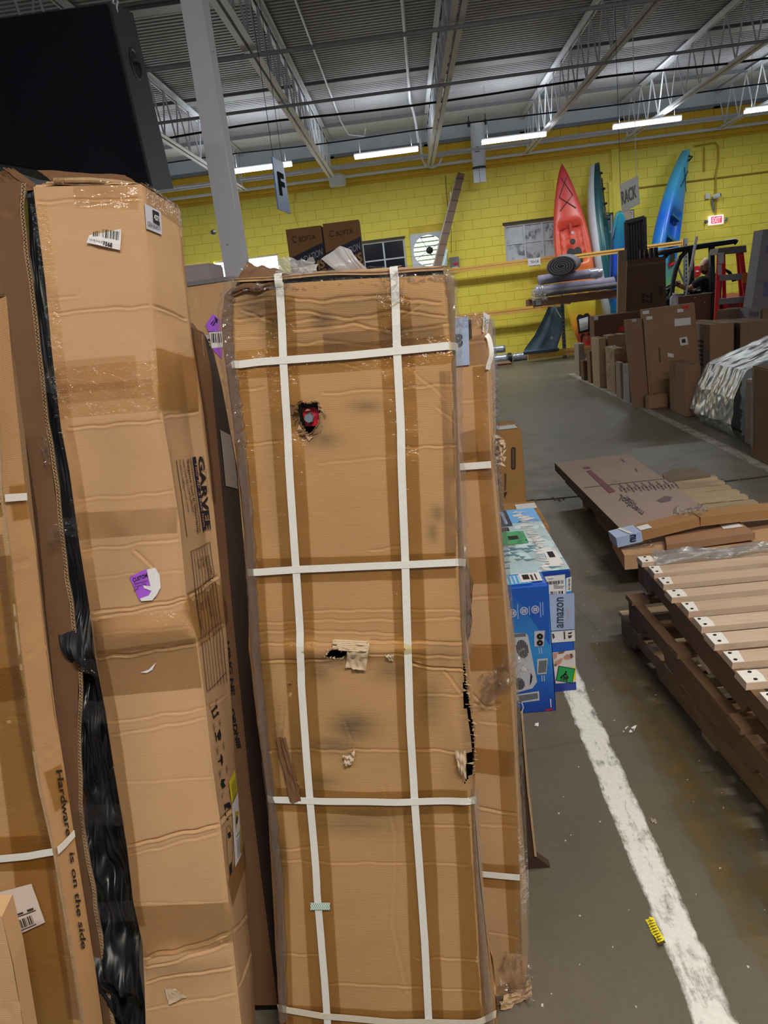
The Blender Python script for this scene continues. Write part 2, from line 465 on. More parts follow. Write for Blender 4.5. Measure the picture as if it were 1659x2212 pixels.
M_FILMD = film_mat('grimy_stretch_film', (.88, .85, .80, 1), .15, .14, .05)
M_POLY = film_mat('milky_polythene', (.9, .92, .95, 1), .45, .2, .03)
M_STRAP = plain('white_strapping', srgb(232, 230, 222), .45, var=.06, scale=120, bstr=.3)
M_STRAPD = plain('cream_strapping', srgb(214, 205, 186), .5, var=.08, scale=120, bstr=.3)
M_WHITE = plain('white_paper', srgb(232, 230, 230), .6, var=.03)
M_GREYP = plain('grey_paper', srgb(176, 176, 182), .6, var=.05)
M_INK = plain('black_ink', srgb(24, 20, 20), .6, var=.05)
M_INKF = plain('faded_ink', srgb(70, 55, 45), .8, var=.3, scale=60)
M_NAVY = plain('navy_ink', srgb(26, 28, 62), .5, var=.05)
M_PURP = plain('purple_paper', srgb(172, 92, 224), .5, var=.04)
M_YEL = plain('yellow_paper', srgb(240, 226, 20), .5, var=.04)
M_PTAPE = plain('blue_grey_tape', srgb(166, 186, 220), .35, var=.05, scale=20)
M_BLK = plain('black_plastic', srgb(22, 23, 26), .45)
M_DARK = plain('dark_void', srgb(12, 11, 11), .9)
M_RED = plain('red_paint', srgb(214, 26, 44), .4, var=.05)
M_ZINC = plain('zinc_steel', srgb(176, 182, 190), .35, .85, var=.06)
M_STEELW = plain('white_painted_steel', srgb(220, 222, 230), .5, var=.07)
M_STEELG = plain('grey_painted_steel', srgb(126, 128, 132), .55, var=.08)
M_TAN = plain('rack_orange', srgb(232, 180, 92), .45, var=.08)
# ================================================================== THE HALL
def floor_material():
    t = NT('worn_concrete'); v = t.coord('Object')
    a = t.noise(v, .7, 5, .6); b = t.noise(v, 5, 6, .62); c = t.noise(v, 60, 3); d = t.noise(v, 1.9, 4)
    col = t.ramp(a, [(.3, srgb(91, 84, 69)), (.5, srgb(107, 99, 82)), (.72, srgb(119, 111, 93))])
    col = t.mix(t.math('MULTIPLY', b, .5), col, srgb(72, 66, 54))
    sp = t.ramp(d, [(.55, (0, 0, 0)), (.72, (1, 1, 1))]); col = t.mix(t.math('MULTIPLY', sp, .35), col, srgb(78, 74, 56))
    col = t.mix(t.math('MULTIPLY', c, .25), col, srgb(140, 134, 120))
    vr = t.n('TexVoronoi'); vr.feature = 'DISTANCE_TO_EDGE'; vr.inputs['Scale'].default_value = .55; t.l(t.coord('Object', (1, 1, 1)), vr.inputs['Vector'])
    w = t.n('Mapping'); ck = t.ramp(vr.outputs['Distance'], [(.0, (1, 1, 1)), (.006, (0, 0, 0))])
    col = t.mix(t.math('MULTIPLY', ck, .3), col, srgb(58, 54, 46))
    r = t.math('ADD', t.math('MULTIPLY', b, .3), .32)
    return t.done(t.bsdf(col, r, 0, c, .12, .002, .4))
FLOOR = obj('floor', [(-14, -8, 0), (16, -8, 0), (16, 18.2, 0), (-14, 18.2, 0)], [(0, 1, 2, 3)], floor_material(), kind='structure')

def worn_paint(name, c, thr, axis_scale, soft=.12, edge=.5):
    t = NT(name); v = t.coord('Object'); f = t.noise(v, 9, 6, .7); s = t.noise(t.coord('Object', axis_scale), 1.0, 5, .7)
    uvx = t.n('SeparateXYZ'); t.l(t.coord('UV'), uvx.inputs[0])
    e = t.math('MULTIPLY', t.math('ABSOLUTE', t.math('SUBTRACT', uvx.outputs[0], .5)), 2.0)
    k = t.math('ADD', t.math('ADD', t.math('MULTIPLY', f, .5), t.math('MULTIPLY', s, .5)), t.math('MULTIPLY', t.math('POWER', e, 5.0), edge * -1.0))
    m = t.ramp(k, [(thr - soft, (0, 0, 0)), (thr + soft, (1, 1, 1))])
    tr = t.n('BsdfTransparent'); col = t.mix(t.noise(v, 70, 4), mul(c, .72), c)
    mx = t.n('MixShader'); t.l(m, mx.inputs[0]); t.l(tr.outputs[0], mx.inputs[1]); t.l(t.bsdf(col, .6), mx.inputs[2])
    return t.done(mx.outputs[0])
def floor_strip(name, x0, x1, y0, y1, m, dx=0.0):
    return obj(name, [(x0, y0, .0012), (x1, y0, .0012), (x1 + dx, y1, .0012), (x0 + dx, y1, .0012)], [(0, 1, 2, 3)], m, FLOOR, uv=np.array([(0, 0), (1, 0), (1, 1), (0, 1)], float))
P1_ = worn_paint('worn_white_line_paint', srgb(240, 240, 232), .405, (34, 7, 1), .075, .34)
floor_strip('painted_line', .452, .562, -1.0, 3.05, P1_)
P2_ = worn_paint('worn_yellow_line_paint', srgb(136, 112, 56), .56, (12, 2, 1), .16, .35)
floor_strip('painted_line', .62, .86, -.5, 3.2, P2_)
P3_ = worn_paint('dirty_white_line_paint', srgb(176, 172, 158), .42, (30, 5, 1), .12, .3)
floor_strip('painted_line', 2.56, 2.69, 4.2, 13.2, P3_)
# slab joint across the aisle with grit in it
mb = MB()
jr = random.Random(3); xs = np.linspace(-2.5, 5, 60); ys = 5.62 + .02 * np.sin(xs * 3) + np.array([jr.uniform(-.012, .012) for _ in xs])
for i in range(59):
    mb.add([(xs[i], ys[i] - .014, .0015), (xs[i + 1], ys[i + 1] - .014, .0015), (xs[i + 1], ys[i + 1] + .016, .0015), (xs[i], ys[i] + .016, .0015)], [(0, 1, 2, 3)])
mb.build('slab_joint', plain('joint_dirt', srgb(44, 42, 38), .9, scale=40, var=.4), FLOOR)
mb = MB()
for i in range(70):
    x = jr.uniform(-.5, 3); mb.box((x, 5.62 + .02 * math.sin(x * 3) + jr.gauss(0, .04), .004), (jr.uniform(.006, .022), jr.uniform(.005, .016), .008), Matrix.Rotation(jr.uniform(0, 3), 3, 'Z'))
mb.build('joint_grit', plain('grit', srgb(120, 112, 98), .95), FLOOR, kind='stuff')
mb = MB()
for i in range(150):
    y = jr.uniform(1.1, 5); x = jr.uniform(-.05, .95) if y < 3.3 else jr.uniform(.5, 1.0)
    s_ = jr.uniform(.0015, .005); mb.box((x, y, .001), (s_, s_ * jr.uniform(.5, 1.6), .002), Matrix.Rotation(jr.uniform(0, 3), 3, 'Z'))
mb.build('floor_crumbs', plain('crumbs', srgb(196, 190, 178), .9), FLOOR, kind='stuff')

# ------------------------------------------------------------------ yellow block wall
YW = 18.0
M_YW = plain('yellow_wall_paint', srgb(246, 228, 90), .5, var=.06, scale=2.2, bstr=.3, spec=.35)
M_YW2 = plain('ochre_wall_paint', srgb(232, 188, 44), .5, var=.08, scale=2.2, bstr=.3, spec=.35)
WALL = root('wall_back', (1.5, YW, 0)); WALL['kind'] = 'structure'
def wall_panel(x0, x1, z0, z1, y=YW, d=.25, m=M_YW, name='backing'):
    return MB().box(((x0 + x1) / 2, y + d / 2, (z0 + z1) / 2), (x1 - x0, d, z1 - z0)).build(name, m, WALL)
OPEN = [(-5.2, -2.75, 1.6, 2.8), (-.88, .08, 2.0, 2.8), (.20, .98, 2.1, 2.85), (2.28, 3.55, 2.0, 2.8), (4.15, 5.1, 2.0, 2.8)]
WX0, WX1 = -9.0, 12.0
xs = sorted({WX0, WX1, *[o[0] for o in OPEN], *[o[1] for o in OPEN]})
mb = MB()
for a, b in zip(xs[:-1], xs[1:]):
    hit = [o for o in OPEN if o[0] <= a + 1e-6 and o[1] >= b - 1e-6]
    for z0, z1 in ([(0, 4.6)] if not hit else [(0, hit[0][2]), (hit[0][3], 4.6)]):
        mb.box(((a + b) / 2, YW + .139, (z0 + z1) / 2), (b - a, .26, z1 - z0))
mb.build('backing', plain('yellow_joint', srgb(222, 194, 68), .7), WALL)
cells = []
for k in range(23):
    z0, z1 = k * .2, k * .2 + .2
    off = .2 if k % 2 else 0.0
    cuts = [(o[0], o[1]) for o in OPEN if o[2] < z1 - .01 and o[3] > z0 + .01]
    x = -6.4 + off
    while x < 9.2:
        segs = [(x, x + .4)]
        for c0, c1 in cuts:
            ns = []
            for a, b in segs:
                if b <= c0 or a >= c1: ns.append((a, b)); continue
                if a < c0: ns.append((a, c0))
                if b > c1: ns.append((c1, b))
            segs = ns
        cells += [(a, b, z0, z1) for a, b in segs if b - a > .04]
        x += .4
def block_rank(c):
    q = proj(np.array([(c[0] + c[1]) / 2, YW, (c[2] + c[3]) / 2]))
    inside = -20 < q[0] < 1680 and -20 < q[1] < 1000
    vis = inside and ((380 < q[0] < 980 and q[1] < 590) or (q[0] >= 980 and q[1] < 780))
    return (0 if vis else 1, abs(q[0] - 1000))
cells.sort(key=block_rank)
jm = {}
def block_mb(w, h):
    g, d = .003, .012; b = .004
    return MB().hexa([(-w / 2 + g, 0, g), (w / 2 - g, 0, g), (w / 2 - g, .03, g), (-w / 2 + g, .03, g), (-w / 2 + g, 0, h - g), (w / 2 - g, 0, h - g), (w / 2 - g, .03, h - g), (-w / 2 + g, .03, h - g)])
stuff = MB()
br = random.Random(5)
for i, (a, b, z0, z1) in enumerate(cells):
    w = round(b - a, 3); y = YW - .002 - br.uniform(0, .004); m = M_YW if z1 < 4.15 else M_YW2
    if i < 298:
        key = (w, m.name)
        if key not in jm:
            o = block_mb(w, .2)
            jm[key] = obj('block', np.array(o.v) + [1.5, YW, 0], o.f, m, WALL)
            c = jm[key]
        else: c = copy_part(jm[key], WALL, (0, 0, 0))
        c.location = ((a + b) / 2 - 1.5, y - YW, z0)
    else:
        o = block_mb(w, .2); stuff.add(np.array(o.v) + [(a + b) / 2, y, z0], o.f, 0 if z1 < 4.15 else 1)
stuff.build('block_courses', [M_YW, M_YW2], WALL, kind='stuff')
# ledge shadow line, steel angle over the wall, white band above
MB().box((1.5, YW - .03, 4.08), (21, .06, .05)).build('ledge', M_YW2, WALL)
M_WBOARD = plain('whitewashed_board', srgb(216, 222, 230), .8, var=.16, scale=3.5)
MB().box((1.5, YW + .1, 4.78), (21, .2, .34)).build('upper_band', M_WBOARD, WALL)
tr1 = MB().box((1.5, YW - .05, 4.62), (21, .08, .07)).build('trim_1', M_STEELG); tr1['kind'] = 'structure'
# roof leak of daylight above joist three
# pilaster with a stepped edge, and mortar-filled outline of a closed opening
pil = MB()
pil.box((4.72, YW - .03, 2.05), (.16, .06, 4.0)).box((4.60, YW - .025, 3.1), (.08, .05, .62))
pil.build('pilaster', M_YW, WALL)
MB().box((7.6, YW - .012, 3.22), (5.6, .025, .035)).build('wall_groove', plain('ochre_groove', srgb(150, 124, 20), .7), WALL)

# ------------------------------------------------------------------ roof deck
def deck_material():
    t = NT('grey_roof_deck'); v = t.coord('Object'); a = t.noise(v, .8, 4); b = t.noise(t.coord('Object', (.6, 12, 1)), 1, 3)
    col = t.mix(a, srgb(150, 150, 156), srgb(176, 176, 182)); col = t.mix(t.math('MULTIPLY', b, .3), col, srgb(120, 118, 118))
    return t.done(t.bsdf(col, .6, 0, b, .1))
prof = []
y = -8.0
while y < 16.4:
    prof += [(y, 4.97), (y + .028, 4.97), (y + .04, 4.945), (y + .092, 4.945)]; y += .104
V = [(x, yy, zz) for x in (-14, 16) for yy, zz in prof]; n = len(prof)
obj('ceiling', V, [(i, i + 1, n + i + 1, n + i) for i in range(n - 1)], deck_material(), kind='structure')
CEIL2 = root('ceiling', (1.5, 17.2, 4.93)); CEIL2['kind'] = 'structure'
k = 0
for i in range(9):       # whitewashed boards of the eave strip
    MB().box((1.5, 16.5 + i * .19, 4.945), (30, .183, .03)).build('board', M_WBOARD, CEIL2)
MB().box((1.5, 16.42, 4.93), (30, .04, .09)).build('seam_bar', M_STEELG, CEIL2)
for yy, w in ((13.55, .30), (9.6, .22), (6.2, .3)):
    MB().box((1.5, yy, 4.925), (30, w, .03)).build('deck_lap', M_STEELG, CEIL2)

# ------------------------------------------------------------------ joists
JX = [-5.22, -3.24, -1.32, .78, 2.82, 4.87, 6.85, 8.9]
JWHERE = ['far left beyond the loudspeaker', 'seen between the black loudspeaker and the column', 'just right of the white column', 'running over the white downpipe side of the hall',
          'over the red kayak', 'over the hanging rack sign', 'ending above the exit sign', 'in the far right corner']
ROD = MB().tube([(0, 0, 0), (0, 0, 1)], .011, 6)
M_J = M_STEELW
for x, wh in zip(JX, JWHERE):
    J = root('roof_joist', (x, 10, 4.15), 'white painted open web roof joist ' + wh, 'joist', 'open web roof joists')
    y0, y1 = 3.0, 17.98
    b = MB()
    for s_ in (-1, 1):
        b.box((x + s_ * .045, (y0 + y1) / 2, 4.155), (.06, y1 - y0, .008)).box((x + s_ * .019, (y0 + y1) / 2, 4.18), (.008, y1 - y0, .05))
    b.build('bottom_chord', M_J, J)
    b = MB()
    for s_ in (-1, 1):
        b.box((x + s_ * .045, (y0 + y1) / 2, 4.905), (.06, y1 - y0, .008)).box((x + s_ * .019, (y0 + y1) / 2, 4.88), (.008, y1 - y0, .05))
    b.build('top_chord', M_J, J)
    yy = y1 - .1; proto = None; kk = 0
    while yy > 4.2:
        a_, b_ = (x, yy, 4.88), (x, yy - .34, 4.18); c_ = (x, yy - .68, 4.88)
        if proto is None:
            proto = MB().tube([a_, b_], .012, 6).build('web_rod', M_J, J); pr2 = MB().tube([b_, c_], .012, 6).build('web_rod', M_J, J)
        else:
            copy_part(proto, J, (0, -.68 * kk, 0)); copy_part(pr2, J, (0, -.68 * kk, 0))
        yy -= .68; kk += 1
    MB().box((x, YW - .02, 4.60), (.16, .14, .03)).build('bearing_plate', M_STEELG, J)
# bridging bars and cables across the joists
M_BR = plain('bridging_grey', srgb(178, 178, 184), .5)
def crossbar(label, y, z, r, m, cat='pipe', x0=-6, x1=10, wave=0.0, seed=1):
    q = random.Random(seed); n = 40
    P = [(x0 + (x1 - x0) * i / n, y + wave * math.sin(i * .9 + seed), z + wave * math.sin(i * .55 + seed)) for i in range(n + 1)]
    return tag(MB().tube(P, r, 8).build('cross_pipe' if cat == 'pipe' else 'cable', m), label, cat)
crossbar('grey bridging pipe nearest the camera, across the bottom chords', 8.8, 4.12, .022, M_BR)
crossbar('grey bridging pipe second from the camera, under the deck lap', 11.0, 4.12, .020, M_BR)
crossbar('black cable lying across the joists, the one farther from the yellow wall', 12.3, 4.22, .016, M_BLK, 'cable', wave=.02, seed=2)
crossbar('thin black cable strung across the joists near the whitewashed eave', 14.2, 4.22, .012, M_BLK, 'cable', wave=.012, seed=4)
crossbar('grey steel pipe under the eave just in front of the wall top', 16.9, 4.25, .022, M_BR)
tag(MB().tube([(-6, YW - .35, 4.32), (10, YW - .35, 4.32)], .03, 10).build('wall_pipe', M_STEELW), 'upper of two white pipes running along the yellow wall', 'pipe')
tag(MB().tube([(-6, YW - .22, 4.16), (10, YW - .22, 4.16)], .03, 10).build('wall_pipe', M_STEELW), 'lower of two white pipes running along the yellow wall', 'pipe')
tag(MB().tube([(-.9, 6, 4.92), (-.91, 16.2, 4.92), (-.80, 16.45, 4.72), (-.5, 16.5, 4.66), (-.46, 16.5, 4.8)], .014, 8).build('conduit', M_STEELW), 'thin white conduit on the deck, left of two', 'conduit')
tag(MB().tube([(.20, 6, 4.90), (.42, 15.2, 4.88), (.47, 15.6, 4.80), (.50, 15.75, 4.62), (.52, 15.78, 4.3)], .022, 8).build('conduit', M_STEELW), 'white conduit dropping in an elbow to the second strip light', 'conduit')
tag(MB().tube([(.58, 16.6, 4.5), (.60, 17.0, 4.2), (.68, 17.3, 4.10), (.80, 17.5, 4.08), (.95, 17.5, 4.12), (1.03, 17.5, 4.25)], .025, 8, m=0).build('pipe_bend', M_STEELW), 'white pipe bend looping under the second joist end', 'pipe')
jb = root('junction_box', (-1.22, 17.7, 3.9), 'white round junction housing where the joist meets the wall', 'fitting')
MB().lathe([(0, 0), (.17, 0), (.18, .05), (.18, .2), (.1, .25), (.03, .25)], (-1.22, 17.7, 3.98), n=18).build('housing', M_STEELW, jb)
MB().box((-1.22, 17.86, 4.12), (.2, .2, .08)).build('bracket', M_STEELW, jb)

# ------------------------------------------------------------------ strip lights (a fixture brings its own lamp)
M_TUBE = emit('lit_tube', (.92, .98, 1, 1), 9.0)
def strip_light(x, y, z, w, L, label, col, slope=0.0, hang=True):
    t_ = root('strip_light', (x, y, z), label, 'light', 'strip lights along the wall' if y > 12 else None)
    MB().box((x, y, z + .045), (L, .07, .04)).build('housing', M_STEELW, t_)
    MB().box((x, y, z + .008), (L - .02, .085, .06)).build('tube', M_TUBE, t_)
    for s_ in (-.4, .4): MB().tube([(x + s_ * L, y, z + .06), (x + s_ * L, y, 4.92)], .003, 5).build('hanger', M_STEELG, t_)
    ld = bpy.data.lights.new('strip_lamp', 'AREA'); ld.shape = 'RECTANGLE'; ld.size = L - .06; ld.size_y = .06; ld.energy = w; ld.color = col
    lo = bpy.data.objects.new('lamp', ld); COL.objects.link(lo); lo.parent = t_; lo.location = (0, 0, -.028)
    l2 = ld.copy(); l2.energy = w * .3; lo = bpy.data.objects.new('lamp', l2); COL.objects.link(lo); lo.parent = t_; lo.location = (0, 0, .075); lo.rotation_euler = (math.pi, 0, 0)
    return t_
for p, q, wh in (((500, 373), (631, 355), 'behind the blue hanging sign'), ((765, 341), (904, 323), 'right of the first joist'), ((1040, 309), (1180, 291), 'above the white downpipe'),
                 ((1325, 275), (1470, 258), 'above the rack sign'), ((1610, 241), (1760, 223), 'cut by the right picture edge'), ((236, 407), (366, 390), 'hidden behind the loudspeaker')):
    a_, b_ = G(*p, 4.0), G(*q, 4.0)
    strip_light((a_[0] + b_[0]) / 2, (a_[1] + b_[1]) / 2, 4.0, FAR_W, b_[0] - a_[0], 'glowing strip light ' + wh, FAR_C)
for x, y, k, wh in ((-1.6, -1.0, .35, 'behind the camera to the left'), (1.0, -1.0, 1.7, 'behind the camera to the right'), (2.5, 2.3, .8, 'above the near pallets'), (3.4, -.6, .5, 'far right behind the camera')):
    strip_light(x, y, 4.3, NEAR_W * k, 1.3, 'strip light overhead out of the picture, ' + wh, NEAR_C)

# ------------------------------------------------------------------ windows
M_DAY = emit('daylight_pane', (.95, .98, 1, 1), 7.0)
M_SASH = plain('steel_sash', srgb(206, 210, 218), .5)
def window(n, x0, x1, z0, z1, nx, nz, pane, sash=M_SASH, gaps=None, lintel=None):
    w = root('window_%d' % n, ((x0 + x1) / 2, YW + .05, z0)); w['kind'] = 'structure'
    y = YW + .07; f = .04
    mb = MB()
    mb.box(((x0 + x1) / 2, y, z0 + f / 2), (x1 - x0, .06, f)).box(((x0 + x1) / 2, y, z1 - f / 2), (x1 - x0, .06, f))
    mb.box((x0 + f / 2, y, (z0 + z1) / 2), (f, .06, z1 - z0 - 2 * f)).box((x1 - f / 2, y, (z0 + z1) / 2), (f, .06, z1 - z0 - 2 * f))
    mb.build('window_frame', sash, w)
    cx = np.linspace(x0 + f, x1 - f, nx + 1); cz = np.linspace(z0 + f, z1 - f, nz + 1)
    for i in range(1, nx): MB().box((cx[i], y, (z0 + z1) / 2), (.035, .05, z1 - z0 - 2 * f)).build('glazing_bar', sash, w)
    for j in range(1, nz): MB().box(((x0 + x1) / 2, y + .006, cz[j]), (x1 - x0 - 2 * f, .034, .03)).build('glazing_bar', sash, w)
    for i in range(nx):
        for j in range(nz):
            MB().box(((cx[i] + cx[i + 1]) / 2, y + .012, (cz[j] + cz[j + 1]) / 2), (cx[i + 1] - cx[i], .006, cz[j + 1] - cz[j])).build('pane', pane(i, j) if callable(pane) else pane, w)
    MB().box(((x0 + x1) / 2, y + .1, (z0 + z1) / 2), (x1 - x0, .02, z1 - z0)).build('backing_board', M_DARK, w)
    return w
M_PANEB = plain('dark_glass', srgb(14, 18, 26), .12, var=.3, scale=8)
def frosted():
    t = NT('peeling_frosted_pane'); v = t.coord('Object', (1, 1, .8)); a = t.noise(v, 3.2, 6, .68); b = t.noise(v, 14, 4)
    col = t.ramp(t.math('ADD', t.math('MULTIPLY', a, .8), t.math('MULTIPLY', b, .2)), [(.40, srgb(120, 126, 134)), (.46, srgb(196, 202, 210)), (.7, srgb(222, 228, 236))])
    return t.done(t.bsdf(col, .35, 0, b, .2))
M_FROST = frosted()
w1 = window(1, -5.2, -2.75, 1.6, 2.8, 3, 2, M_DAY)
MB().box((-4.28, YW - .02, 2.2), (.14, .08, 1.2)).build('mullion_post', M_YW, w1)
window(2, -.88, .08, 2.0, 2.8, 2, 2, M_PANEB)
window(3, 2.28, 3.55, 2.0, 2.8, 3, 2, M_FROST)
window(4, 4.15, 5.1, 2.0, 2.8, 2, 2, plain('grey_pane', srgb(120, 130, 140), .3, var=.3, scale=4))
tag_t = MB().box((2.92, YW - .01, 2.83), (1.34, .05, .05)).build('trim_2', plain('dark_lintel', srgb(70, 66, 52), .7)); tag_t['kind'] = 'structure'
tag_t = MB().box((-.40, YW - .01, 2.82), (1.0, .05, .035)).build('trim_3', plain('dark_lintel', srgb(70, 66, 52), .7)); tag_t['kind'] = 'structure'

# ------------------------------------------------------------------ exhaust fan in the wall
fan = root('exhaust_fan', (.59, YW, 2.1), 'round wall exhaust fan in a white square housing, daylight between its louvres', 'fan')
cx_, cz_, rr_ = .59, 2.475, .33
mb = MB()
sq = [(.2, 2.1), (.98, 2.1), (.98, 2.85), (.2, 2.85)]
nseg = 48; ring = [(cx_ + rr_ * math.cos(2 * math.pi * i / nseg), cz_ + rr_ * math.sin(2 * math.pi * i / nseg)) for i in range(nseg)]
def sqp(a):
    c, s_ = math.cos(a), math.sin(a); k = min(.39 / max(abs(c), 1e-6), .375 / max(abs(s_), 1e-6)); return (cx_ + k * c, cz_ + k * s_)
for i in range(nseg):
    a, b = 2 * math.pi * i / nseg, 2 * math.pi * (i + 1) / nseg
    p, q = sqp(a), sqp(b); r0, r1 = ring[i], ring[(i + 1) % nseg]
    mb.add([(p[0], YW - .03, p[1]), (q[0], YW - .03, q[1]), (r1[0], YW - .03, r1[1]), (r0[0], YW - .03, r0[1]), (r0[0], YW + .1, r0[1]), (r1[0], YW + .1, r1[1])], [(0, 1, 2, 3), (3, 2, 5, 4)])
    mb.add([(p[0], YW - .03, p[1]), (q[0], YW - .03, q[1]), (q[0], YW + .1, q[1]), (p[0], YW + .1, p[1])], [(0, 3, 2, 1)])
mb.build('fan_housing', plain('fan_housing_white', srgb(214, 218, 226), .5), fan)
MB().lathe([(0, 0), (rr_ + .02, 0)], (cx_, YW + .13, cz_), (0, -1, 0), 32).build('daylight', emit('fan_daylight', (.86, 1, .80, 1), 3.2), fan)
for i in range(7):
    z = cz_ - .29 + i * .096; hw = math.sqrt(max(.01, rr_ ** 2 - (z - cz_) ** 2))
    MB().add([(cx_ - hw, YW + .09, z - .012), (cx_ + hw, YW + .09, z - .012), (cx_ + hw, YW + .11, z + .022), (cx_ - hw, YW + .11, z + .022)], [(0, 1, 2, 3)]).build('louvre', plain('louvre_green', srgb(150, 170, 130), .6), fan)
MB().lathe([(0, 0), (.07, 0), (.08, .05), (0, .06)], (cx_ + .02, YW + .03, cz_), (0, -1, 0), 16).build('motor_hub', M_BLK, fan)
for i in range(4):
    a = i * math.pi / 2 + .5; c, s_ = math.cos(a), math.sin(a)
    MB().bar((cx_ + .06 * c, YW + .05, cz_ + .06 * s_), (cx_ + .31 * c, YW + .05, cz_ + .31 * s_), .015, .02, (0, 1, 0)).build('blade_guard', M_STEELG, fan)
sw = root('switch_box', (1.13, YW - .06, 2.0), 'grey switch box on the yellow wall right of the fan', 'switch')
MB().box((1.13, YW - .06, 2.13), (.2, .12, .28)).build('case', M_STEELG, sw); MB().box((1.13, YW - .125, 2.03), (.12, .01, .06)).build('plate', M_WHITE, sw)
MB().box((1.16, YW - .125, 2.12), (.1, .012, .04)).build('red_label', M_RED, sw)
def wire(label, pts, r=.008, m=None, name='wire', cat='wire'):
    return tag(MB().tube(pts, r, 6).build(name, m or plain('painted_conduit', srgb(190, 160, 40), .6)), label, cat)
wire('thin wire hanging down the yellow wall behind the blue sign', [W(640, 415, 17.97), W(634, 440, 17.97), W(637, 465, 17.97), W(645, 490, 17.97)], .006, M_TAN)
wire('thin wire running down to the switch box beside the fan', [W(962, 380, 17.96), W(966, 440, 17.95), W(975, 500, 17.92), W(975, 548, 17.9)], .007, plain('dark_wire', srgb(110, 92, 30), .6))
wire('yellow conduit with a bend above the exit sign', [W(1500, 316, 17.95), W(1545, 308, 17.95), W(1551, 316, 17.95), W(1552, 345, 17.95), W(1546, 380, 17.95), W(1546, 466, 17.95)], .018)
wire('short yellow conduit left of the exit sign riser', [W(1521, 318, 17.95), W(1521, 372, 17.95)], .014)

# exit sign and emergency lamp
ex = root('exit_sign', (6.85, YW - .06, 2.29), 'lit white and red EXIT sign with two side lamps on the yellow wall', 'sign')
c0 = W(1547, 475, 17.93); hw, hh = .15, .095
MB().box((c0[0], YW - .05, c0[2]), (2 * hw, .08, 2 * hh)).build('sign_box', emit('exit_white', (1, .93, .93, 1), 1.0), ex)
S = Sheet([[(c0[0] - hw, YW - .092, c0[2] + hh), (c0[0] + hw, YW - .092, c0[2] + hh)], [(c0[0] - hw, YW - .092, c0[2] - hh), (c0[0] + hw, YW - .092, c0[2] - hh)]], out=(0, -1, 0))
patch('sign_face', S, [(.12, .14), (.88, .14), (.88, .86), (.12, .86)], emit('exit_red', (1, .06, .12, 1), 1.2), ex, .002)
text_on('lettering', S, 'EXIT', [(.2, .24), (.8, .24), (.8, .78), (.2, .78)], emit('exit_letter', (1, .8, .82, 1), 1.1), ex, .005, .02)
for s_ in (-1, 1): MB().lathe([(0, 0), (.035, 0), (.04, .05), (0, .06)], (c0[0] + s_ * .19, YW - .06, c0[2] - .01), (s_, -.4, -.2), 12).build('side_lamp', M_STEELG, ex)
el = root('emergency_lamp', (6.6, YW, 2.6), 'twin head camera and small white detector above the exit sign', 'camera')
q = W(1543, 425, 17.9); MB().lathe([(0, 0), (.05, 0), (.05, .12), (.03, .15)], q, (.6, -.8, .1), 14).build('camera_head', M_STEELW, el)
MB().tube([q + [0, .05, 0], q + [-.03, .06, -.1], q + [0, .06, -.2], q + [.02, .06, -.3]], .025, 8).build('bracket', M_STEELG, el)
q = W(1528, 424, 17.95); MB().box(q, (.09, .06, .1)).build('detector', M_STEELW, el)

# wrapped downpipe hanging near the wall
dp = root('downpipe', (1.62, 17.2, 3.45), 'white wrapped downpipe hanging from the eave, dark strap and two loose ends', 'pipe')
a_, b_, c_ = W(1031, 268, 17.3), W(1035, 362, 17.3), W(1036, 388, 17.3)
MB().tube([a_, (a_ + b_) / 2, b_], [.15, .15, .13], 16).build('wrapped_pipe', plain('wrap_white', srgb(214, 218, 226), .6, var=.1), dp)
MB().tube([b_ + [0, 0, .015], b_ - [0, 0, .02]], .14, 16).build('dark_strap', M_BLK, dp)
for s_ in (-1, 1):
    MB().tube([a_ + np.array([s_ * .17, 0, 0]), (a_[0] + s_ * .17, a_[1], 4.94)], .01, 6).build('hanger_rod', M_BLK, dp)
    MB().box(((b_ + c_) / 2 + np.array([s_ * .065, 0, -.02])), (.12, .05, .30)).build('loose_end', plain('wrap_white', srgb(214, 218, 226), .6), dp)
    MB().box(a_ + np.array([s_ * .17, 0, .02]), (.06, .05, .1)).build('hanger_clip', M_BLK, dp)
q = proj(np.array(W(1035, 318, 17.1)))
S = Sheet([[W(1018, 310, 17.14), W(1044, 308, 17.14)], [W(1018, 332, 17.14), W(1044, 330, 17.14)]], out=(0, -1, 0))
polys_on('print_mark', S, [[(.2, .5), (.5, .3), (.8, .5), (.5, .6)], [(.3, .8), (.7, .78), (.7, .86), (.3, .88)]], M_INKF, dp, .006)

# ------------------------------------------------------------------ column
col_ = root('steel_column', (-1.04, 5.0, 0), 'white steel H column rising behind the cardboard boxes to the roof', 'column')
def wx(px, py, y): return W(px, py, y)[0]
cl, cr = W(437, 290, 5.0)[0], W(483, 290, 5.0)[0]
hz = 4.94
mb = MB(); d_ = .17; tf = .014
mb.box(((cl + cr) / 2, 5.0, hz / 2), (cr - cl, tf, hz)).box(((cl + cr) / 2, 5.0 + d_, hz / 2), (cr - cl, tf, hz)).box(((cl + cr) / 2, 5.0 + d_ / 2, hz / 2), (.012, d_, hz))
def chipped():
    t = NT('chipped_white_paint'); v = t.coord('Object'); a = t.noise(v, 9, 5, .7); b = t.noise(v, 2, 3)
    m = t.ramp(a, [(.68, (0, 0, 0)), (.72, (1, 1, 1))]); col = t.mix(m, t.mix(b, srgb(196, 196, 204), srgb(214, 214, 222)), srgb(90, 88, 90))
    return t.done(t.bsdf(col, .45, 0, a, .15))
mb.build('section', chipped(), col_)
MB().box(((cl + cr) / 2, 5.08, .01), (.3, .3, .02)).build('base_plate', M_STEELG, col_)
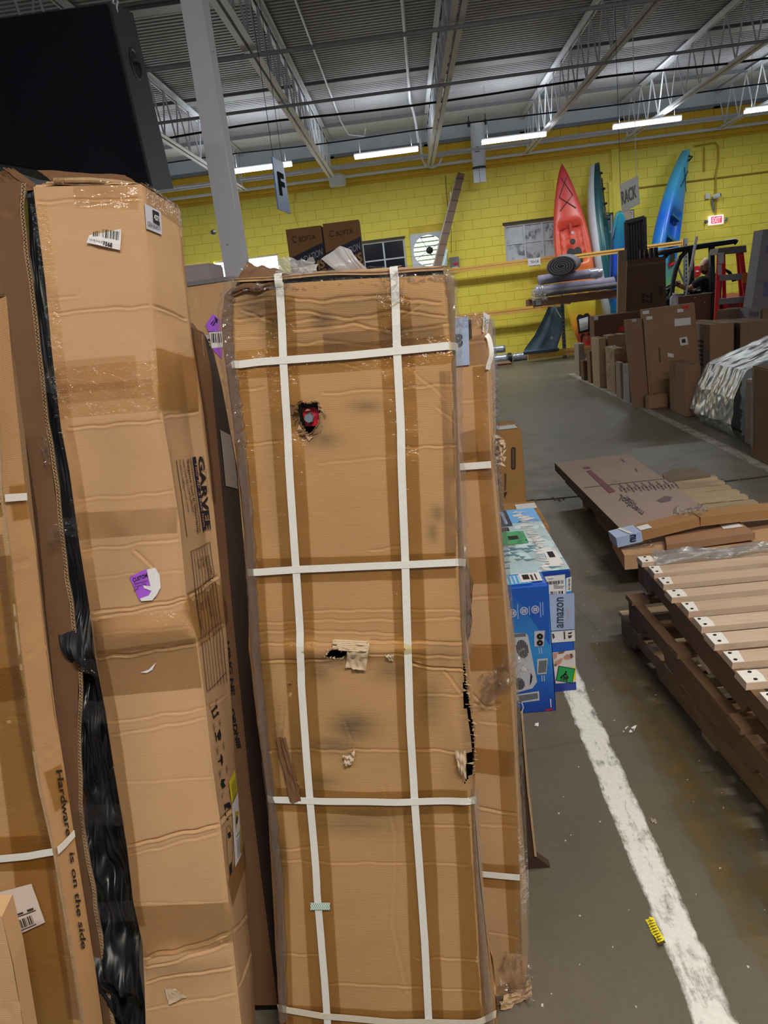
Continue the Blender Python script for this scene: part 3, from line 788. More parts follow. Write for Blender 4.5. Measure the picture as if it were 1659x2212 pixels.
q = W(466, 501, 4.99); MB().lathe([(0, 0), (.012, .0), (.016, .015), (.009, .03), (0, .032)], q, (-1, -.3, 0), 10).build('bolt', M_ZINC, col_)

# ------------------------------------------------------------------ hanging signs
def cord(p, z1, parent, r=.003): MB().tube([p, (p[0], p[1], z1)], r, 5).build('cord', M_WHITE if r > .003 else M_BLK, parent)
F4 = [(588, 338), (612, 352), (628, 462), (602, 452)]
fs = root('hanging_sign', W(605, 400, 8.6), 'blue hanging sign with a black letter F turned edge-on', 'sign')
ys = [8.3, 9.1, 9.1, 8.3]
P4 = [W(*p, y) for p, y in zip(F4, ys)]
S = Sheet([[P4[0], P4[1]], [P4[3], P4[2]]])
nn = S._n(np.array([[.5, .5]]))[0] * .012
MB().hexa([P4[3], P4[2], P4[2] - nn, P4[3] - nn, P4[0], P4[1], P4[1] - nn, P4[0] - nn]).build('board', plain('sign_blue', srgb(128, 176, 250), .5, var=.04), fs)
text_on('lettering', S, 'F', [(.26, .24), (.80, .24), (.80, .70), (.26, .70)], plain('matte_black', srgb(16, 18, 26), .95, spec=.1), fs, .004, .04)
cord(P4[0] + (P4[1] - P4[0]) * .06, 4.93, fs); cord(P4[1] + (P4[0] - P4[1]) * .1, 4.93, fs)
R4 = [(1338, 399), (1377, 380), (1381, 440), (1343, 461)]
rs = root('hanging_sign', W(1360, 420, 9.2), 'white hanging sign reading RACK on cords before the kayaks', 'sign')
P4 = [W(*p, y) for p, y in zip(R4, [9.6, 9.0, 9.0, 9.6])]
S = Sheet([[P4[0], P4[1]], [P4[3], P4[2]]])
nn = S._n(np.array([[.5, .5]]))[0] * .006
MB().hexa([P4[3], P4[2], P4[2] - nn, P4[3] - nn, P4[0], P4[1], P4[1] - nn, P4[0] - nn]).build('board', plain('sign_white', srgb(226, 228, 238), .5, var=.03), rs)
text_on('lettering', S, 'RACK', [(.06, .26), (.9, .27), (.9, .74), (.06, .74)], M_INK, rs, .002, .02)
cord(P4[1] + (P4[0] - P4[1]) * .06, 4.93, rs, .004); cord(P4[0] + (P4[1] - P4[0]) * .05, 4.93, rs)
# ================================================================== NEAR UPRIGHT BOXES
def crease_disp(sheet, creases, wob=.003, seed=1, lo=.6, hi=3.5, bulge=None, fade=(0, 0)):
    """creases: (pixel polyline, depth m, width m); lumps from soft noise"""
    sc = np.array([sheet.Wd, sheet.H]); segs = []
    for px, amp, w in creases:
        q = np.array([sheet.inv(*p) for p in px]) * sc
        segs.append((q, amp * .75, max(.0021, w * .36)))
    f = sines(seed, lo=lo, hi=hi); g = sines(seed + 50, n=10, lo=4, hi=12); wig = sines(seed + 90, n=8, lo=8, hi=26)
    blobs = [(np.array(sheet.inv(*p)) * sc, a, np.array(r)) for p, a, r in (bulge or [])]
    def d(uv):
        P = np.asarray(uv, float) * sc
        h = f(P) * wob + g(P) * wob * .28
        Pw = P + np.stack([np.zeros(len(P)), wig(P) * .0022], 1)
        for q, amp, w in segs:
            best = np.full(len(P), 9.0); side = np.zeros(len(P))
            for a, b in zip(q[:-1], q[1:]):
                t = b - a; L2 = (t * t).sum() + 1e-12
                k = np.clip(((Pw - a) @ t) / L2, 0, 1); r = Pw - (a + k[:, None] * t); dd = np.sqrt((r * r).sum(1))
                m = dd < best; best[m] = dd[m]; side[m] = (t[0] * r[m, 1] - t[1] * r[m, 0])
            sg = np.sign(side)
            h = h - amp * np.exp(-(best / w) ** 2) + amp * .55 * np.exp(-((best - 1.7 * w) / (1.1 * w)) ** 2) * (.5 + .5 * sg)
        for c, a, r in blobs:
            e = (((P - c) / r) ** 2).sum(1); h = h + a * np.exp(-e)
        u = np.asarray(uv, float)[:, 0]
        if fade[0]: h = h * np.clip(u / fade[0], 0, 1)
        if fade[1]: h = h * np.clip((1 - u) / fade[1], 0, 1)
        return h
    return d
def dirt_att(sheet, uv, blobs):
    sc = np.array([sheet.Wd, sheet.H]); P = uv * sc; a = np.zeros(len(P))
    for p, r, k in blobs:
        c = np.array(sheet.inv(*p)) * sc; a = np.maximum(a, k * np.exp(-(((P - c) / np.array(r)) ** 2).sum(1)))
    return np.maximum(a, .42 * ((uv[:, 0] < .034) | (uv[:, 0] > .957)))
def shell(name, rl, rr, bl, br, mat, parent, top=True):
    """left, back, right, bottom (and top) panels behind a front sheet; rows of points"""
    V = list(rl) + list(bl) + list(br) + list(rr); k = len(rl); Fc = []
    for c in range(3):
        for i in range(k - 1): Fc.append((c * k + i, c * k + i + 1, (c + 1) * k + i + 1, (c + 1) * k + i))
    Fc.append((k - 1, 4 * k - 1, 3 * k - 1, 2 * k - 1))
    if top: Fc.append((0, k, 2 * k, 3 * k))
    return obj(name, V, Fc, mat, parent)
def band(sheet, px_pts, half, metres=True):
    """four-corner uv strip around a two-point pixel line"""
    a, b = [np.array(sheet.inv(*p)) for p in px_pts]; sc = np.array([sheet.Wd, sheet.H])
    t = unit((b - a) * sc); nrm = np.array([-t[1], t[0]]) * half / sc
    return [a - nrm, b - nrm, b + nrm, a + nrm]
def tape_on(sheet, p0, p1, half, mat, parent, name='tape', off=.0011, n=30, jit=.0006):
    q = band(sheet, (p0, p1), half); return patch(name, sheet, q, mat, parent, off, (n, 3), jit, uv4=True)
def poly_tape(sheet, pts, half, mat, parent, off=.0011, name='tape'):
    uv = np.array([sheet.inv(*p) for p in pts]); sc = np.array([sheet.Wd, sheet.H])
    d = np.concatenate([[0], np.cumsum(np.linalg.norm(np.diff(uv * sc, axis=0), axis=1))]); n = max(12, int(d[-1] / .012))
    tt = np.linspace(0, d[-1], n); q = np.stack([np.interp(tt, d, uv[:, 0]), np.interp(tt, d, uv[:, 1])], 1)
    t = np.gradient(q * sc, axis=0); t /= np.linalg.norm(t, axis=1, keepdims=True); nr = np.stack([-t[:, 1], t[:, 0]], 1) * half / sc
    f = sines(len(pts) + int(pts[0][0]), lo=3, hi=20)
    cols = [q - nr, q - nr * .33, q + nr * .33, q + nr]; V, UV = [], []
    for c in cols:
        V.append(sheet.at(c, off + .0007 * (1 + f(c * sc * 4)))); UV.append(c * sc)
    V = np.stack(V, 1).reshape(-1, 3); UV = np.stack(UV, 1).reshape(-1, 2)
    Fc = [(i * 4 + j, i * 4 + j + 1, i * 4 + 5 + j, i * 4 + 4 + j) for i in range(n - 1) for j in range(3)]
    return obj(name, V, Fc, mat, parent, True, uv=UV)

# ------------------------------------------------------------------ centre box
YAW_F, LEAN_F = -4.8, 9.1
PF = Plane((-.2, 1.27, 0), YAW_F, LEAN_F); PFb = Plane(PF.p + PF.b * .032, YAW_F, LEAN_F)
rowsF = [  # rim left, front left, front right, rim right
    ((486, 636), (503, 620), (955, 594), (976, 603)), ((478, 690), (505, 690), (963, 670), (979, 680)), ((484, 765), (508, 788), (972, 752), (982, 757)),
    ((502, 905), (522, 930), (983, 920), (986, 918)), ((536, 1235), (550, 1235), (990, 1216), (1003, 1219)), ((537, 1392), (560, 1395), (997, 1386), (1006, 1390)),
    ((556, 1565), (576, 1562), (1004, 1560), (1024, 1562)), ((580, 1722), (592, 1723), (1016, 1728), (1024, 1730)), ((588, 1880), (606, 1882), (1027, 1890), (1037, 1892)),
    ((602, 2188), (616, 2188), (1042, 2200), (1070, 2194)), ((608, 2330), (622, 2330), (1048, 2345), (1078, 2330))]
R = [[PFb.hit(*a), PF.hit(*b), PF.hit(*c), PFb.hit(*d)] for a, b, c, d in rowsF]
BXF = root('cardboard_box', (np.array(R[-1][1]) + np.array(R[-1][2])) / 2 * [1, 1, 0] + [0, .06, 0], 'tall battered kraft box in the centre with white straps crossing and a punched hole', 'box')
SF = Sheet(R, us=[0, .035, .955, 1])
crF = [([(505, 655), (600, 640), (700, 652), (840, 640), (950, 655)], .004, .006), ([(510, 690), (640, 672), (760, 690), (870, 668), (960, 685)], .004, .006),
       ([(520, 668), (600, 700), (690, 690)], .003, .005), ([(640, 715), (760, 700), (860, 716), (965, 702)], .0035, .005), ([(620, 745), (700, 735), (820, 748)], .0025, .005),
       ([(860, 690), (885, 670), (905, 660)], .004, .005), ([(700, 650), (780, 640), (860, 650)], .003, .004), ([(512, 730), (590, 722)], .002, .005),
       ([(510, 840), (570, 835)], .002, .004), ([(700, 850), (800, 842), (980, 830)], .0022, .004), ([(735, 786), (770, 792), (800, 784)], .002, .004),
       ([(522, 958), (610, 950)], .0026, .004), ([(870, 965), (985, 962)], .003, .004), ([(690, 1000), (850, 985)], .0012, .006),
       ([(870, 780), (960, 860)], .0016, .006), ([(945, 880), (985, 920)], .002, .005), ([(800, 1190), (880, 1180)], .0018, .004),
       ([(555, 1345), (660, 1342), (860, 1338), (995, 1335)], .0016, .004), ([(555, 1365), (640, 1362), (860, 1368)], .002, .004), ([(640, 1322), (900, 1316), (995, 1318)], .0018, .004),
       ([(560, 1392), (650, 1388), (720, 1388)], .003, .005), ([(800, 1384), (900, 1386), (996, 1388)], .004, .005), ([(565, 1428), (660, 1424), (705, 1425)], .004, .005),
       ([(800, 1412), (890, 1414), (995, 1418)], .003, .005), ([(890, 1432), (940, 1442), (1000, 1446)], .006, .005), ([(905, 1502), (1000, 1500)], .002, .004),
       ([(625, 1480), (612, 1530), (606, 1590), (612, 1640), (640, 1700)], .007, .008), ([(960, 1450), (1000, 1500)], .003, .006), ([(970, 1490), (990, 1450)], .002, .005),
       ([(640, 1620), (780, 1620), (1000, 1622)], .0025, .004), ([(576, 1622), (660, 1622)], .002, .004), ([(745, 1560), (760, 1600), (752, 1650)], .003, .005),
       ([(600, 1835), (700, 1830)], .0022, .004), ([(605, 1858), (690, 1862), (1010, 1868)], .0014, .004), ([(880, 1782), (1015, 1784)], .002, .004),
       ([(612, 2060), (700, 2065)], .0016, .005), ([(900, 2072), (1030, 2074)], .0018, .004), ([(700, 2125), (1035, 2140)], .0018, .005), ([(830, 1700), (855, 1800), (850, 2000), (880, 2140)], .0012, .012)]
SF.disp = crease_disp(SF, crF, .0032, 3, bulge=[((760, 1405), .010, (.16, .018)), ((760, 640), .006, (.2, .06)), ((660, 920), -.008, (.03, .035)), ((750, 1420), -.006, (.03, .02)), ((1000, 1620), .012, (.03, .10)), ((560, 680), -.01, (.05, .06))])
hole1 = SF.quad([(643, 876), (650, 868), (668, 873), (684, 868), (690, 890), (687, 912), (680, 922), (672, 934), (664, 938), (656, 926), (648, 912), (642, 893)])
hole2 = SF.quad([(704, 1416), (716, 1402), (738, 1402), (754, 1404), (752, 1412), (738, 1422), (716, 1422)])
hole3 = SF.quad([(1001, 1432), (1004, 1432), (1006, 1470), (1012, 1520), (1019, 1590), (1019, 1640), (1012, 1676), (1004, 1690), (1008, 1640), (1010, 1600), (1004, 1540), (1001, 1480)])
def holeF(c): return in_poly(c, hole1) | in_poly(c, hole2) | in_poly(c, hole3)
V, Fc, uvm, uv = SF.mesh(150, 900, hole=holeF)
dr = [((700, 690), (.03, .02), .8), ((590, 700), (.035, .05), .75), ((560, 660), (.06, .03), .9), ((640, 740), (.10, .02), .35), ((790, 662), (.14, .03), .45), ((905, 690), (.05, .03), .4), ((790, 878), (.035, .012), .6), ((700, 950), (.035, .02), .55),
      ((720, 1430), (.07, .02), .6), ((850, 1450), (.05, .025), .6), ((945, 1110), (.014, .018), .6), ((935, 1150), (.012, .022), .55), ((930, 1520), (.03, .06), .5), ((760, 1570), (.05, .03), .85), ((720, 1610), (.06, .02), .6), ((640, 1620), (.02, .10), .4),
      ((690, 1690), (.05, .02), .55), ((790, 1760), (.10, .02), .55), ((760, 1780), (.12, .03), .45), ((600, 1600), (.018, .12), .5), ((690, 1450), (.03, .03), .6), ((960, 1410), (.05, .03), .35), ((670, 930), (.03, .035), .8),
      ((1010, 1560), (.015, .15), .7), ((575, 1500), (.02, .14), .45), ((590, 1000), (.02, .2), .2), ((610, 1850), (.015, .08), .6), ((860, 700), (.02, .03), .6)]
obj('front_panel', V, Fc, M_F, BXF, True, uv=uvm, att={'dirt': dirt_att(SF, uv, dr)})
DB = PF.b * .085
rl = [r[0] for r in R]; rr = [r[3] for r in R]
shell('side_panel', rl, rr, [p + DB for p in rl], [p + DB * .9 for p in rr], M_F, BXF, top=False)
# inner liner so that holes look into a dark box
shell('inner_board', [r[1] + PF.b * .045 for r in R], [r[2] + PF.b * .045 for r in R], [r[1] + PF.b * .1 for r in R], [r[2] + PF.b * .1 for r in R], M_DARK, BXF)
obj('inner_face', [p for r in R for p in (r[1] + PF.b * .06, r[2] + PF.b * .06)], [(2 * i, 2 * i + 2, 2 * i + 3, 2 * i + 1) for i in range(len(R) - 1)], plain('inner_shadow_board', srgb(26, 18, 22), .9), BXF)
# top flaps, one sprung open towards the left
def top_sheet(name, px4, lift, mat, seed, n=(24, 8), amp=.004):
    f = sines(seed, lo=1, hi=5); st = [(a, b) for b in np.linspace(0, 1, n[1] + 1) for a in np.linspace(0, 1, n[0] + 1)]
    c = np.array(px4); P = bil(c, st); P = P + np.outer(f(st) * amp, [0, 0, 1])
    idx = np.arange((n[0] + 1) * (n[1] + 1)).reshape(n[1] + 1, n[0] + 1)
    Fc = np.stack([idx[:-1, :-1], idx[1:, :-1], idx[1:, 1:], idx[:-1, 1:]], -1).reshape(-1, 4)
    m = len(P); T_ = np.array([0, 0, .005]); rim = [(int(a), int(b), int(b) + m, int(a) + m) for a, b in zip(idx[-1, :-1], idx[-1, 1:])]
    rim += [(int(a), int(b), int(b) + m, int(a) + m) for a, b in zip(idx[:-1, 0], idx[1:, 0])] + [(int(b), int(a), int(a) + m, int(b) + m) for a, b in zip(idx[:-1, -1], idx[1:, -1])]
    return obj(name, np.vstack([P, P + T_]), list(map(tuple, Fc)) + [tuple(np.array(q)[::-1] + m) for q in Fc] + rim, mat, BXF, True, uv=np.vstack([np.array(st) * .4] * 2))
tl, trr = PF.hit(508, 617), PF.hit(958, 591)
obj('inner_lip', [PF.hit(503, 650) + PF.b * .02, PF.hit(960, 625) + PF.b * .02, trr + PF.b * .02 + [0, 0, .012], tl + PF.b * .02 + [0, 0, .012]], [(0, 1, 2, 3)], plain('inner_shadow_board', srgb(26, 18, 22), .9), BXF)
top_sheet('top_flap', [tl + DB + [0, 0, .012], trr + DB + [0, 0, .012], trr + [0, 0, .008], tl + [0, 0, .007]], 0, M_G, 11)
a_, b_ = PF.hit(498, 628), PF.hit(612, 604)
top_sheet('torn_flap', [PF.hit(520, 570) + DB * .5, PF.hit(600, 590) + DB * .5, PF.hit(612, 612) - PF.b * .004, PF.hit(500, 640) - PF.b * .004], 0, M_KD, 13, (14, 8), .006)
# ragged top lip of the front panel
lip = [(503, 640), (540, 628), (575, 622), (600, 616)]
mb = MB(); jr = random.Random(8)
for i in range(26):
    x = 505 + i * 17.5; y = 622 - (x - 505) * .055
    p0, p1 = PF.hit(x, y), PF.hit(x + 17.5, y - .9); k = jr.uniform(0, .004)
    mb.hexa([p0 + [0, 0, -.004], p1 + [0, 0, -.004], p1 + PF.b * .004 + [0, 0, -.004], p0 + PF.b * .004 + [0, 0, -.004], p0 + [0, 0, k], p1 + [0, 0, k * jr.uniform(.6, 1.3)], p1 + PF.b * .004 + [0, 0, k], p0 + PF.b * .004 + [0, 0, k]])
mb.build('ragged_edge', M_EDGE, BXF)
# brown tape under the straps
for pts in ([(605, 640), (625, 990), (645, 1330), (662, 1640), (690, 1980), (712, 2300)], [(850, 640), (870, 1010), (885, 1330), (898, 1660), (915, 1990), (930, 2300)]):
    poly_tape(SF, pts, .035, M_TAPE, BXF)
for pts in ([(512, 790), (740, 772), (972, 752)], [(556, 1232), (780, 1226), (985, 1218)], [(598, 1724), (800, 1736), (1012, 1728)], [(622, 2192), (840, 2206), (1040, 2204)]):
    poly_tape(SF, pts, .026, M_TAPE, BXF, .0016)
poly_tape(SF, [(523, 800), (560, 1240), (586, 1570), (602, 1750), (625, 2250)], .012, M_TAPE, BXF, .0014)
poly_tape(SF, [(966, 800), (978, 1200)], .016, M_TAPEC, BXF, .0014); poly_tape(SF, [(1000, 1740), (1022, 2200)], .022, M_TAPE, BXF, .0014)
poly_tape(SF, [(700, 742), (960, 716)], .018, M_TAPEC, BXF, .0018)
# straps
strap_on('strap', SF, [(606, 612), (613, 780), (625, 1000), (640, 1228), (650, 1380), (652, 1480), (664, 1650), (670, 1725), (686, 1930), (702, 2120), (716, 2322)], .0155, M_STRAP, BXF, 60, .0035)
strap_on('strap', SF, [(854, 600), (858, 755), (868, 1010), (876, 1222), (881, 1390), (886, 1560), (896, 1730), (908, 1900), (918, 2040), (932, 2326)], .0155, M_STRAP, BXF, 60, .0035)
strap_on('strap', SF, [(506, 787), (560, 782), (760, 768), (981, 752)], .0145, M_STRAP, BXF, 40, .0046)
strap_on('strap', SF, [(540, 1236), (650, 1229), (860, 1220), (1001, 1216)], .0145, M_STRAP, BXF, 40, .0046)
strap_on('strap', SF, [(584, 1724), (700, 1729), (860, 1731), (1022, 1728)], .0145, M_STRAP, BXF, 40, .0046)
strap_on('strap', SF, [(604, 2176), (700, 2193), (860, 2206), (1030, 2206), (1068, 2188)], .0145, M_STRAPD, BXF, 40, .0046)
for x, y in ((605, 612), (853, 598)):
    e_ = PF.hit(x, y); ribbon('strap', [PF.hit(x + .6, y + 8) - PF.b * .008, e_ - PF.b * .010 + [0, 0, .006], e_ - PF.b * .006 + [0, 0, .0165], e_ + PF.b * .005 + [0, 0, .0185], e_ + DB + [0, 0, .021]], [PF.n, PF.n, unit(PF.n + [0, 0, 1]), (0, 0, 1), (0, 0, 1)], .0155, M_STRAP, BXF)
patch('strap_seal', SF, [(672, 1946), (714, 1946), (714, 1962), (672, 1962)], plain('dotted_seal', srgb(220, 232, 226), .5), BXF, .0062)
q = SF.quad([(672, 1946), (714, 1946), (714, 1962), (672, 1962)])
polys_on('seal_dots', SF, sub_polys(q, [(i / 9 + .02 + (.05 if r % 2 else 0), r / 4 + .07, i / 9 + .065 + (.05 if r % 2 else 0), r / 4 + .2) for i in range(9) for r in range(4)]), plain('teal_print', srgb(96, 150, 140), .5), BXF, .0070)
# ragged edges round the holes
def shards(name, poly_px, n, size, mat, seed, inward=.3, lift=.01):
    jr = random.Random(seed); V, Fc = [], []; c = np.mean(np.array(poly_px, float), 0)
    P = np.array(poly_px + poly_px[:1], float)
    for i in range(n):
        t = i / n * len(poly_px); k = int(t); f = t - k; a = P[k] * (1 - f) + P[k + 1] * f
        d = unit(c - a); s_ = size * jr.uniform(.5, 1.5); tn = np.array([-d[1], d[0]])
        b0, b1 = a + tn * s_ * .5 - d * 3, a - tn * s_ * .5 - d * 3; tip = a + d * s_ * jr.uniform(-.9, inward * 3)
        p = [SF.at(SF.quad([b0])[:1], .001)[0], SF.at(SF.quad([b1])[:1], .001)[0], SF.at(SF.quad([tip])[:1], jr.uniform(-.012, lift))[0]]
        Vn = len(V); nn = PF.n * .0012; V += p + [x + nn for x in p]
        Fc += [(Vn, Vn + 1, Vn + 2), (Vn + 3, Vn + 5, Vn + 4), (Vn, Vn + 3, Vn + 4, Vn + 1), (Vn + 1, Vn + 4, Vn + 5, Vn + 2), (Vn + 2, Vn + 5, Vn + 3, Vn)]
    return obj(name, V, Fc, mat, BXF)
H1 = [(643, 876), (650, 868), (668, 873), (684, 868), (690, 890), (687, 912), (680, 922), (672, 934), (664, 938), (656, 926), (648, 912), (642, 893)]
shards('torn_edge', H1, 30, 6, M_KD, 4, .06, .004)
shards('torn_edge', [(640, 900), (648, 915), (656, 930), (668, 940), (690, 930), (696, 900), (690, 880)], 14, 13, M_EDGE, 6, -.1, .006)
shards('torn_edge', [(632, 880), (640, 905), (648, 930), (660, 942)], 12, 14, M_KD, 9, .1, .012)
shards('torn_edge', [(704, 1416), (716, 1402), (754, 1404), (738, 1422)], 22, 7, M_TORN, 12, .2, .008)
def peeled(name, px, mat, seed, off=.003, amp=.006):
    return patch(name, SF, px, mat, BXF, off, (12, 8), amp)
peeled('torn_liner', [(720, 1380), (800, 1385), (794, 1402), (722, 1398)], M_TORN, 1)
peeled('torn_liner', [(752, 1398), (800, 1388), (792, 1446), (748, 1440)], M_TORN, 2)
mb = MB()      # open flutes of the torn liner
for i in range(6):
    y = 1381 + i * 3.6; mb.tube([SF.at(SF.quad([(724 + i * 2, y)]), .008)[0], SF.at(SF.quad([(796 - i * 2, y + 3)]), .008)[0]], .0022, 6)
mb.build('flutes', plain('flute_paper', srgb(214, 190, 158), .95, scale=50), BXF)
peeled('torn_liner', [(742, 1628), (768, 1620), (764, 1646), (748, 1652)], M_TORN, 3)
peeled('torn_liner', [(982, 1612), (1006, 1610), (1008, 1672), (994, 1660)], M_TORN, 4, .004, .008)
peeled('torn_liner', [(832, 1412), (852, 1410), (850, 1426), (840, 1424)], M_TORN, 5, .002, .003)
peeled('scuffed_skin', [(598, 1590), (618, 1590), (652, 1728), (628, 1730)], M_KD, 6, .002, .005)
shards('torn_edge', [(1002, 1436), (1006, 1480), (1013, 1530), (1019, 1600), (1016, 1670)], 40, 7, M_EDGE, 22, .1, .012)
mb = MB()
for i in range(60):  # corrugated edge of the split corner
    t = i / 59; x = np.interp(t, [0, .3, .6, 1], [1004, 1010, 1022, 1016]); y = 1432 + t * 258
    p = PFb.hit(x + 4, y); mb.box(p, (.003, .004, .0026), None)
mb.build('board_flutes', M_EDGE, BXF, kind='stuff')
# stretch film over the rims
def rim_film(name, pts, w, seed, mat=M_FILMD, amp=.008, off=.012):
    P = [PF.hit(*p) - PF.b * off for p in pts]; n = len(P); V, Fc = [], []
    T_ = np.linspace(0, 1, n); tt = np.linspace(0, 1, n * 8); Q = np.stack([np.interp(tt, T_, np.array(P)[:, k]) for k in range(3)], 1)
    f = [sines(seed + k, n=20, lo=3, hi=40) for k in range(4)]; t = np.gradient(Q, axis=0); t /= np.linalg.norm(t, axis=1, keepdims=True); sd = np.cross(t, PF.n)
    cols = 7
    for j in range(cols):
        a = (j / (cols - 1) - .5); st = np.stack([tt * len(Q) * .05, np.full(len(tt), j * .16)], 1)
        wv = w * (1 + .35 * f[3](np.stack([tt * 6, tt * 0], 1)))
        V.append(Q + sd * (a * wv)[:, None] + PF.n * (f[0](st) * amp - abs(a) ** 2 * .10 * 1.0)[:, None] + sd * (f[1](st) * amp * .4)[:, None])
    V = np.stack(V, 1).reshape(-1, 3)
    Fc = [(i * cols + j, i * cols + j + 1, (i + 1) * cols + j + 1, (i + 1) * cols + j) for i in range(len(Q) - 1) for j in range(cols - 1)]
    return obj(name, V, Fc, mat, BXF)
rim_film('stretch_film', [(505, 600), (488, 650), (484, 720), (496, 800), (510, 900), (520, 960)], .04, 3, amp=.004)
rim_film('stretch_film', [(520, 960), (538, 1150), (546, 1300), (560, 1500), (585, 1720), (604, 1900), (612, 2200)], .03, 14, amp=.004)
rim_film('stretch_film', [(490, 600), (530, 575), (600, 600), (660, 596), (760, 590), (860, 590), (930, 580), (968, 592)], .03, 25, M_FILM, .006)
rim_film('stretch_film', [(968, 585), (978, 660), (984, 760), (986, 900), (994, 1100), (1003, 1300), (1006, 1420)], .024, 36, amp=.004)
rim_film('stretch_film', [(1024, 1700), (1030, 1850), (1046, 2100), (1060, 2220)], .02, 47, amp=.005)
film('stretch_film', [PF.hit(590, 590) - PF.b * .012, PF.hit(630, 588) - PF.b * .012, PF.hit(618, 636) - PF.b * .016, PF.hit(600, 636) - PF.b * .016], M_FILM, BXF, (8, 8), .006, 5)
film('stretch_film', [PF.hit(822, 590) - PF.b * .014, PF.hit(880, 584) - PF.b * .014, PF.hit(868, 652) - PF.b * .018, PF.hit(818, 640) - PF.b * .018], M_FILM, BXF, (10, 10), .010, 6)
film('stretch_film', [PF.hit(585, 555) + DB * .5, PF.hit(668, 550) + DB * .5, PF.hit(672, 592) + DB * .2, PF.hit(590, 596) + DB * .2], M_POLY, BXF, (10, 8), .01, 9)
for i in range(9):
    x = 520 + i * 50; y = 614 - (x - 510) * .058; film('stretch_film', [PF.hit(x, y - 10) + PF.b * .01, PF.hit(x + 52, y - 13) + PF.b * .01, PF.hit(x + 48, y + 9 + i % 3 * 4) - PF.b * .010, PF.hit(x + 4, y + 12) - PF.b * .010], M_FILMD, BXF, (9, 7), .005, 120 + i, .0015)
# milky plastic pieces standing up behind the lip
def cup(name, px, mat, n=(14, 10), seed=1, back=.07):
    c = [PF.hit(*p) + PF.b * back for p in px]; st = np.array([(a, b) for b in np.linspace(0, 1, n[1] + 1) for a in np.linspace(0, 1, n[0] + 1)])
    P = bil(np.array(c), st); f = sines(seed, lo=1, hi=6)
    P = P - PF.b * (np.sin(st[:, 1] * math.pi)[:, None] * .03) + PF.n * (f(st * [1, .25]) * .003)[:, None]
    idx = np.arange(len(st)).reshape(n[1] + 1, n[0] + 1); Fc = np.stack([idx[:-1, :-1], idx[1:, :-1], idx[1:, 1:], idx[:-1, 1:]], -1).reshape(-1, 4)
    return obj(name, P, Fc, mat, BXF, True)
M_MILK = film_mat('milk_white_plastic', (.9, .93, 1, 1), .8, .3, .04)
cup('plastic_liner', [(679, 556), (722, 527), (782, 598), (742, 600)], M_MILK, seed=4)
cup('plastic_liner', [(722, 527), (746, 536), (782, 578), (782, 604)], M_MILK, seed=5)
cup('plastic_liner', [(630, 575), (668, 566), (672, 594), (632, 596)], M_MILK, seed=6, back=.09)
film('stretch_film', [PF.hit(728, 578) + DB * .2, PF.hit(776, 578) + DB * .2, PF.hit(778, 600) + DB * .1, PF.hit(736, 600) + DB * .1], M_FILM, BXF, (10, 8), .008, 19)
# machine part seen through the punched hole
mp = root('machine_part', PF.hit(668, 905) + PF.b * .03, 'red painted bracket with a silver hex bolt seen through the punched hole', 'machine part')
ctr = PF.hit(669, 904) + PF.b * .022; e1, e2 = PF.r, PF.u
out_ = [(-.018, .018), (.008, .018), (.014, .012), (.017, 0), (.014, -.012), (.006, -.019), (-.016, -.018)]
MB().prism([ctr + e1 * a + e2 * b for a, b in out_], PF.b * .012).build('bracket', M_RED, mp)
bc = PF.hit(665, 905) + PF.b * .010
MB().prism([bc + (e1 * math.cos(i * math.pi / 3 + .2) + e2 * math.sin(i * math.pi / 3 + .2)) * .0105 for i in range(6)], PF.b * .011).build('hex_bolt', M_ZINC, mp)
MB().lathe([(0, 0), (.0085, .0), (.0095, -.0015)], bc - PF.b * .0016, PF.n, 18).build('bolt_face', M_ZINC, mp)
MB().box(PF.hit(672, 885) + PF.b * .034, (.05, .006, .07)).build('casing', M_BLK, mp)

# ------------------------------------------------------------------ box right behind it
PG = Plane((.08, 1.425, 0), -9, 7.6); PGs = Plane((.0, 1.45, 0), -9, 7.6)
rowsG = [((966, 690), (1048, 680)), ((968, 800), (1055, 790)), ((974, 1006), (1062, 1002)), ((988, 1230), (1082, 1222)), ((994, 1420), (1098, 1415)), ((1010, 1640), (1112, 1640)), ((1022, 1885), (1124, 1893)), ((1040, 2060), (1128, 2066)), ((1052, 2180), (1132, 2170))]
R = [[PG.hit(*a), PG.hit(*b)] for a, b in rowsG]
BXG = root('cardboard_box', (R[-1][0] + R[-1][1]) / 2 * [1, 1, 0] + [0, .08, 0], 'tall kraft box right behind the centre box, blue-grey tape strip at its top', 'box')
SG = Sheet(R)
SG.disp = crease_disp(SG, [([(985, 742), (1055, 735)], .004, .006), ([(1000, 868), (1058, 862)], .002, .005), ([(1010, 1292), (1085, 1286)], .003, .005), ([(1005, 1395), (1100, 1398)], .003, .005), ([(1020, 1520), (1075, 1530)], .003, .006),
    ([(1035, 1745), (1120, 1762)], .005, .006), ([(1040, 1780), (1120, 1784)], .002, .005), ([(1020, 1500), (1050, 1530), (1080, 1520)], .004, .006), ([(1040, 2010), (1124, 2030)], .002, .005), ([(1035, 1560), (1110, 1568)], .002, .004)], .004, 9, fade=(0, .06))
V, Fc, uvm, uv = SG.mesh(40, 600); obj('front_panel', V, Fc, M_G, BXG, True, uv=uvm)
rsd = [(1062, 690), (1070, 800), (1072, 1003), (1090, 1222), (1112, 1385), (1120, 1640), (1136, 1893), (1142, 2060), (1150, 2150)]
PGr = [np.array(r[1]) + (PG.b * .17 + PG.r * 0) for r in R]
PG2 = Plane(PG.p + PG.b * .15, -9, 7.6)
rb = [PG2.hit(*p) for p in rsd]
SGs = Sheet([[r[1], b] for r, b in zip(R, rb)], out=(1, -.3, 0))
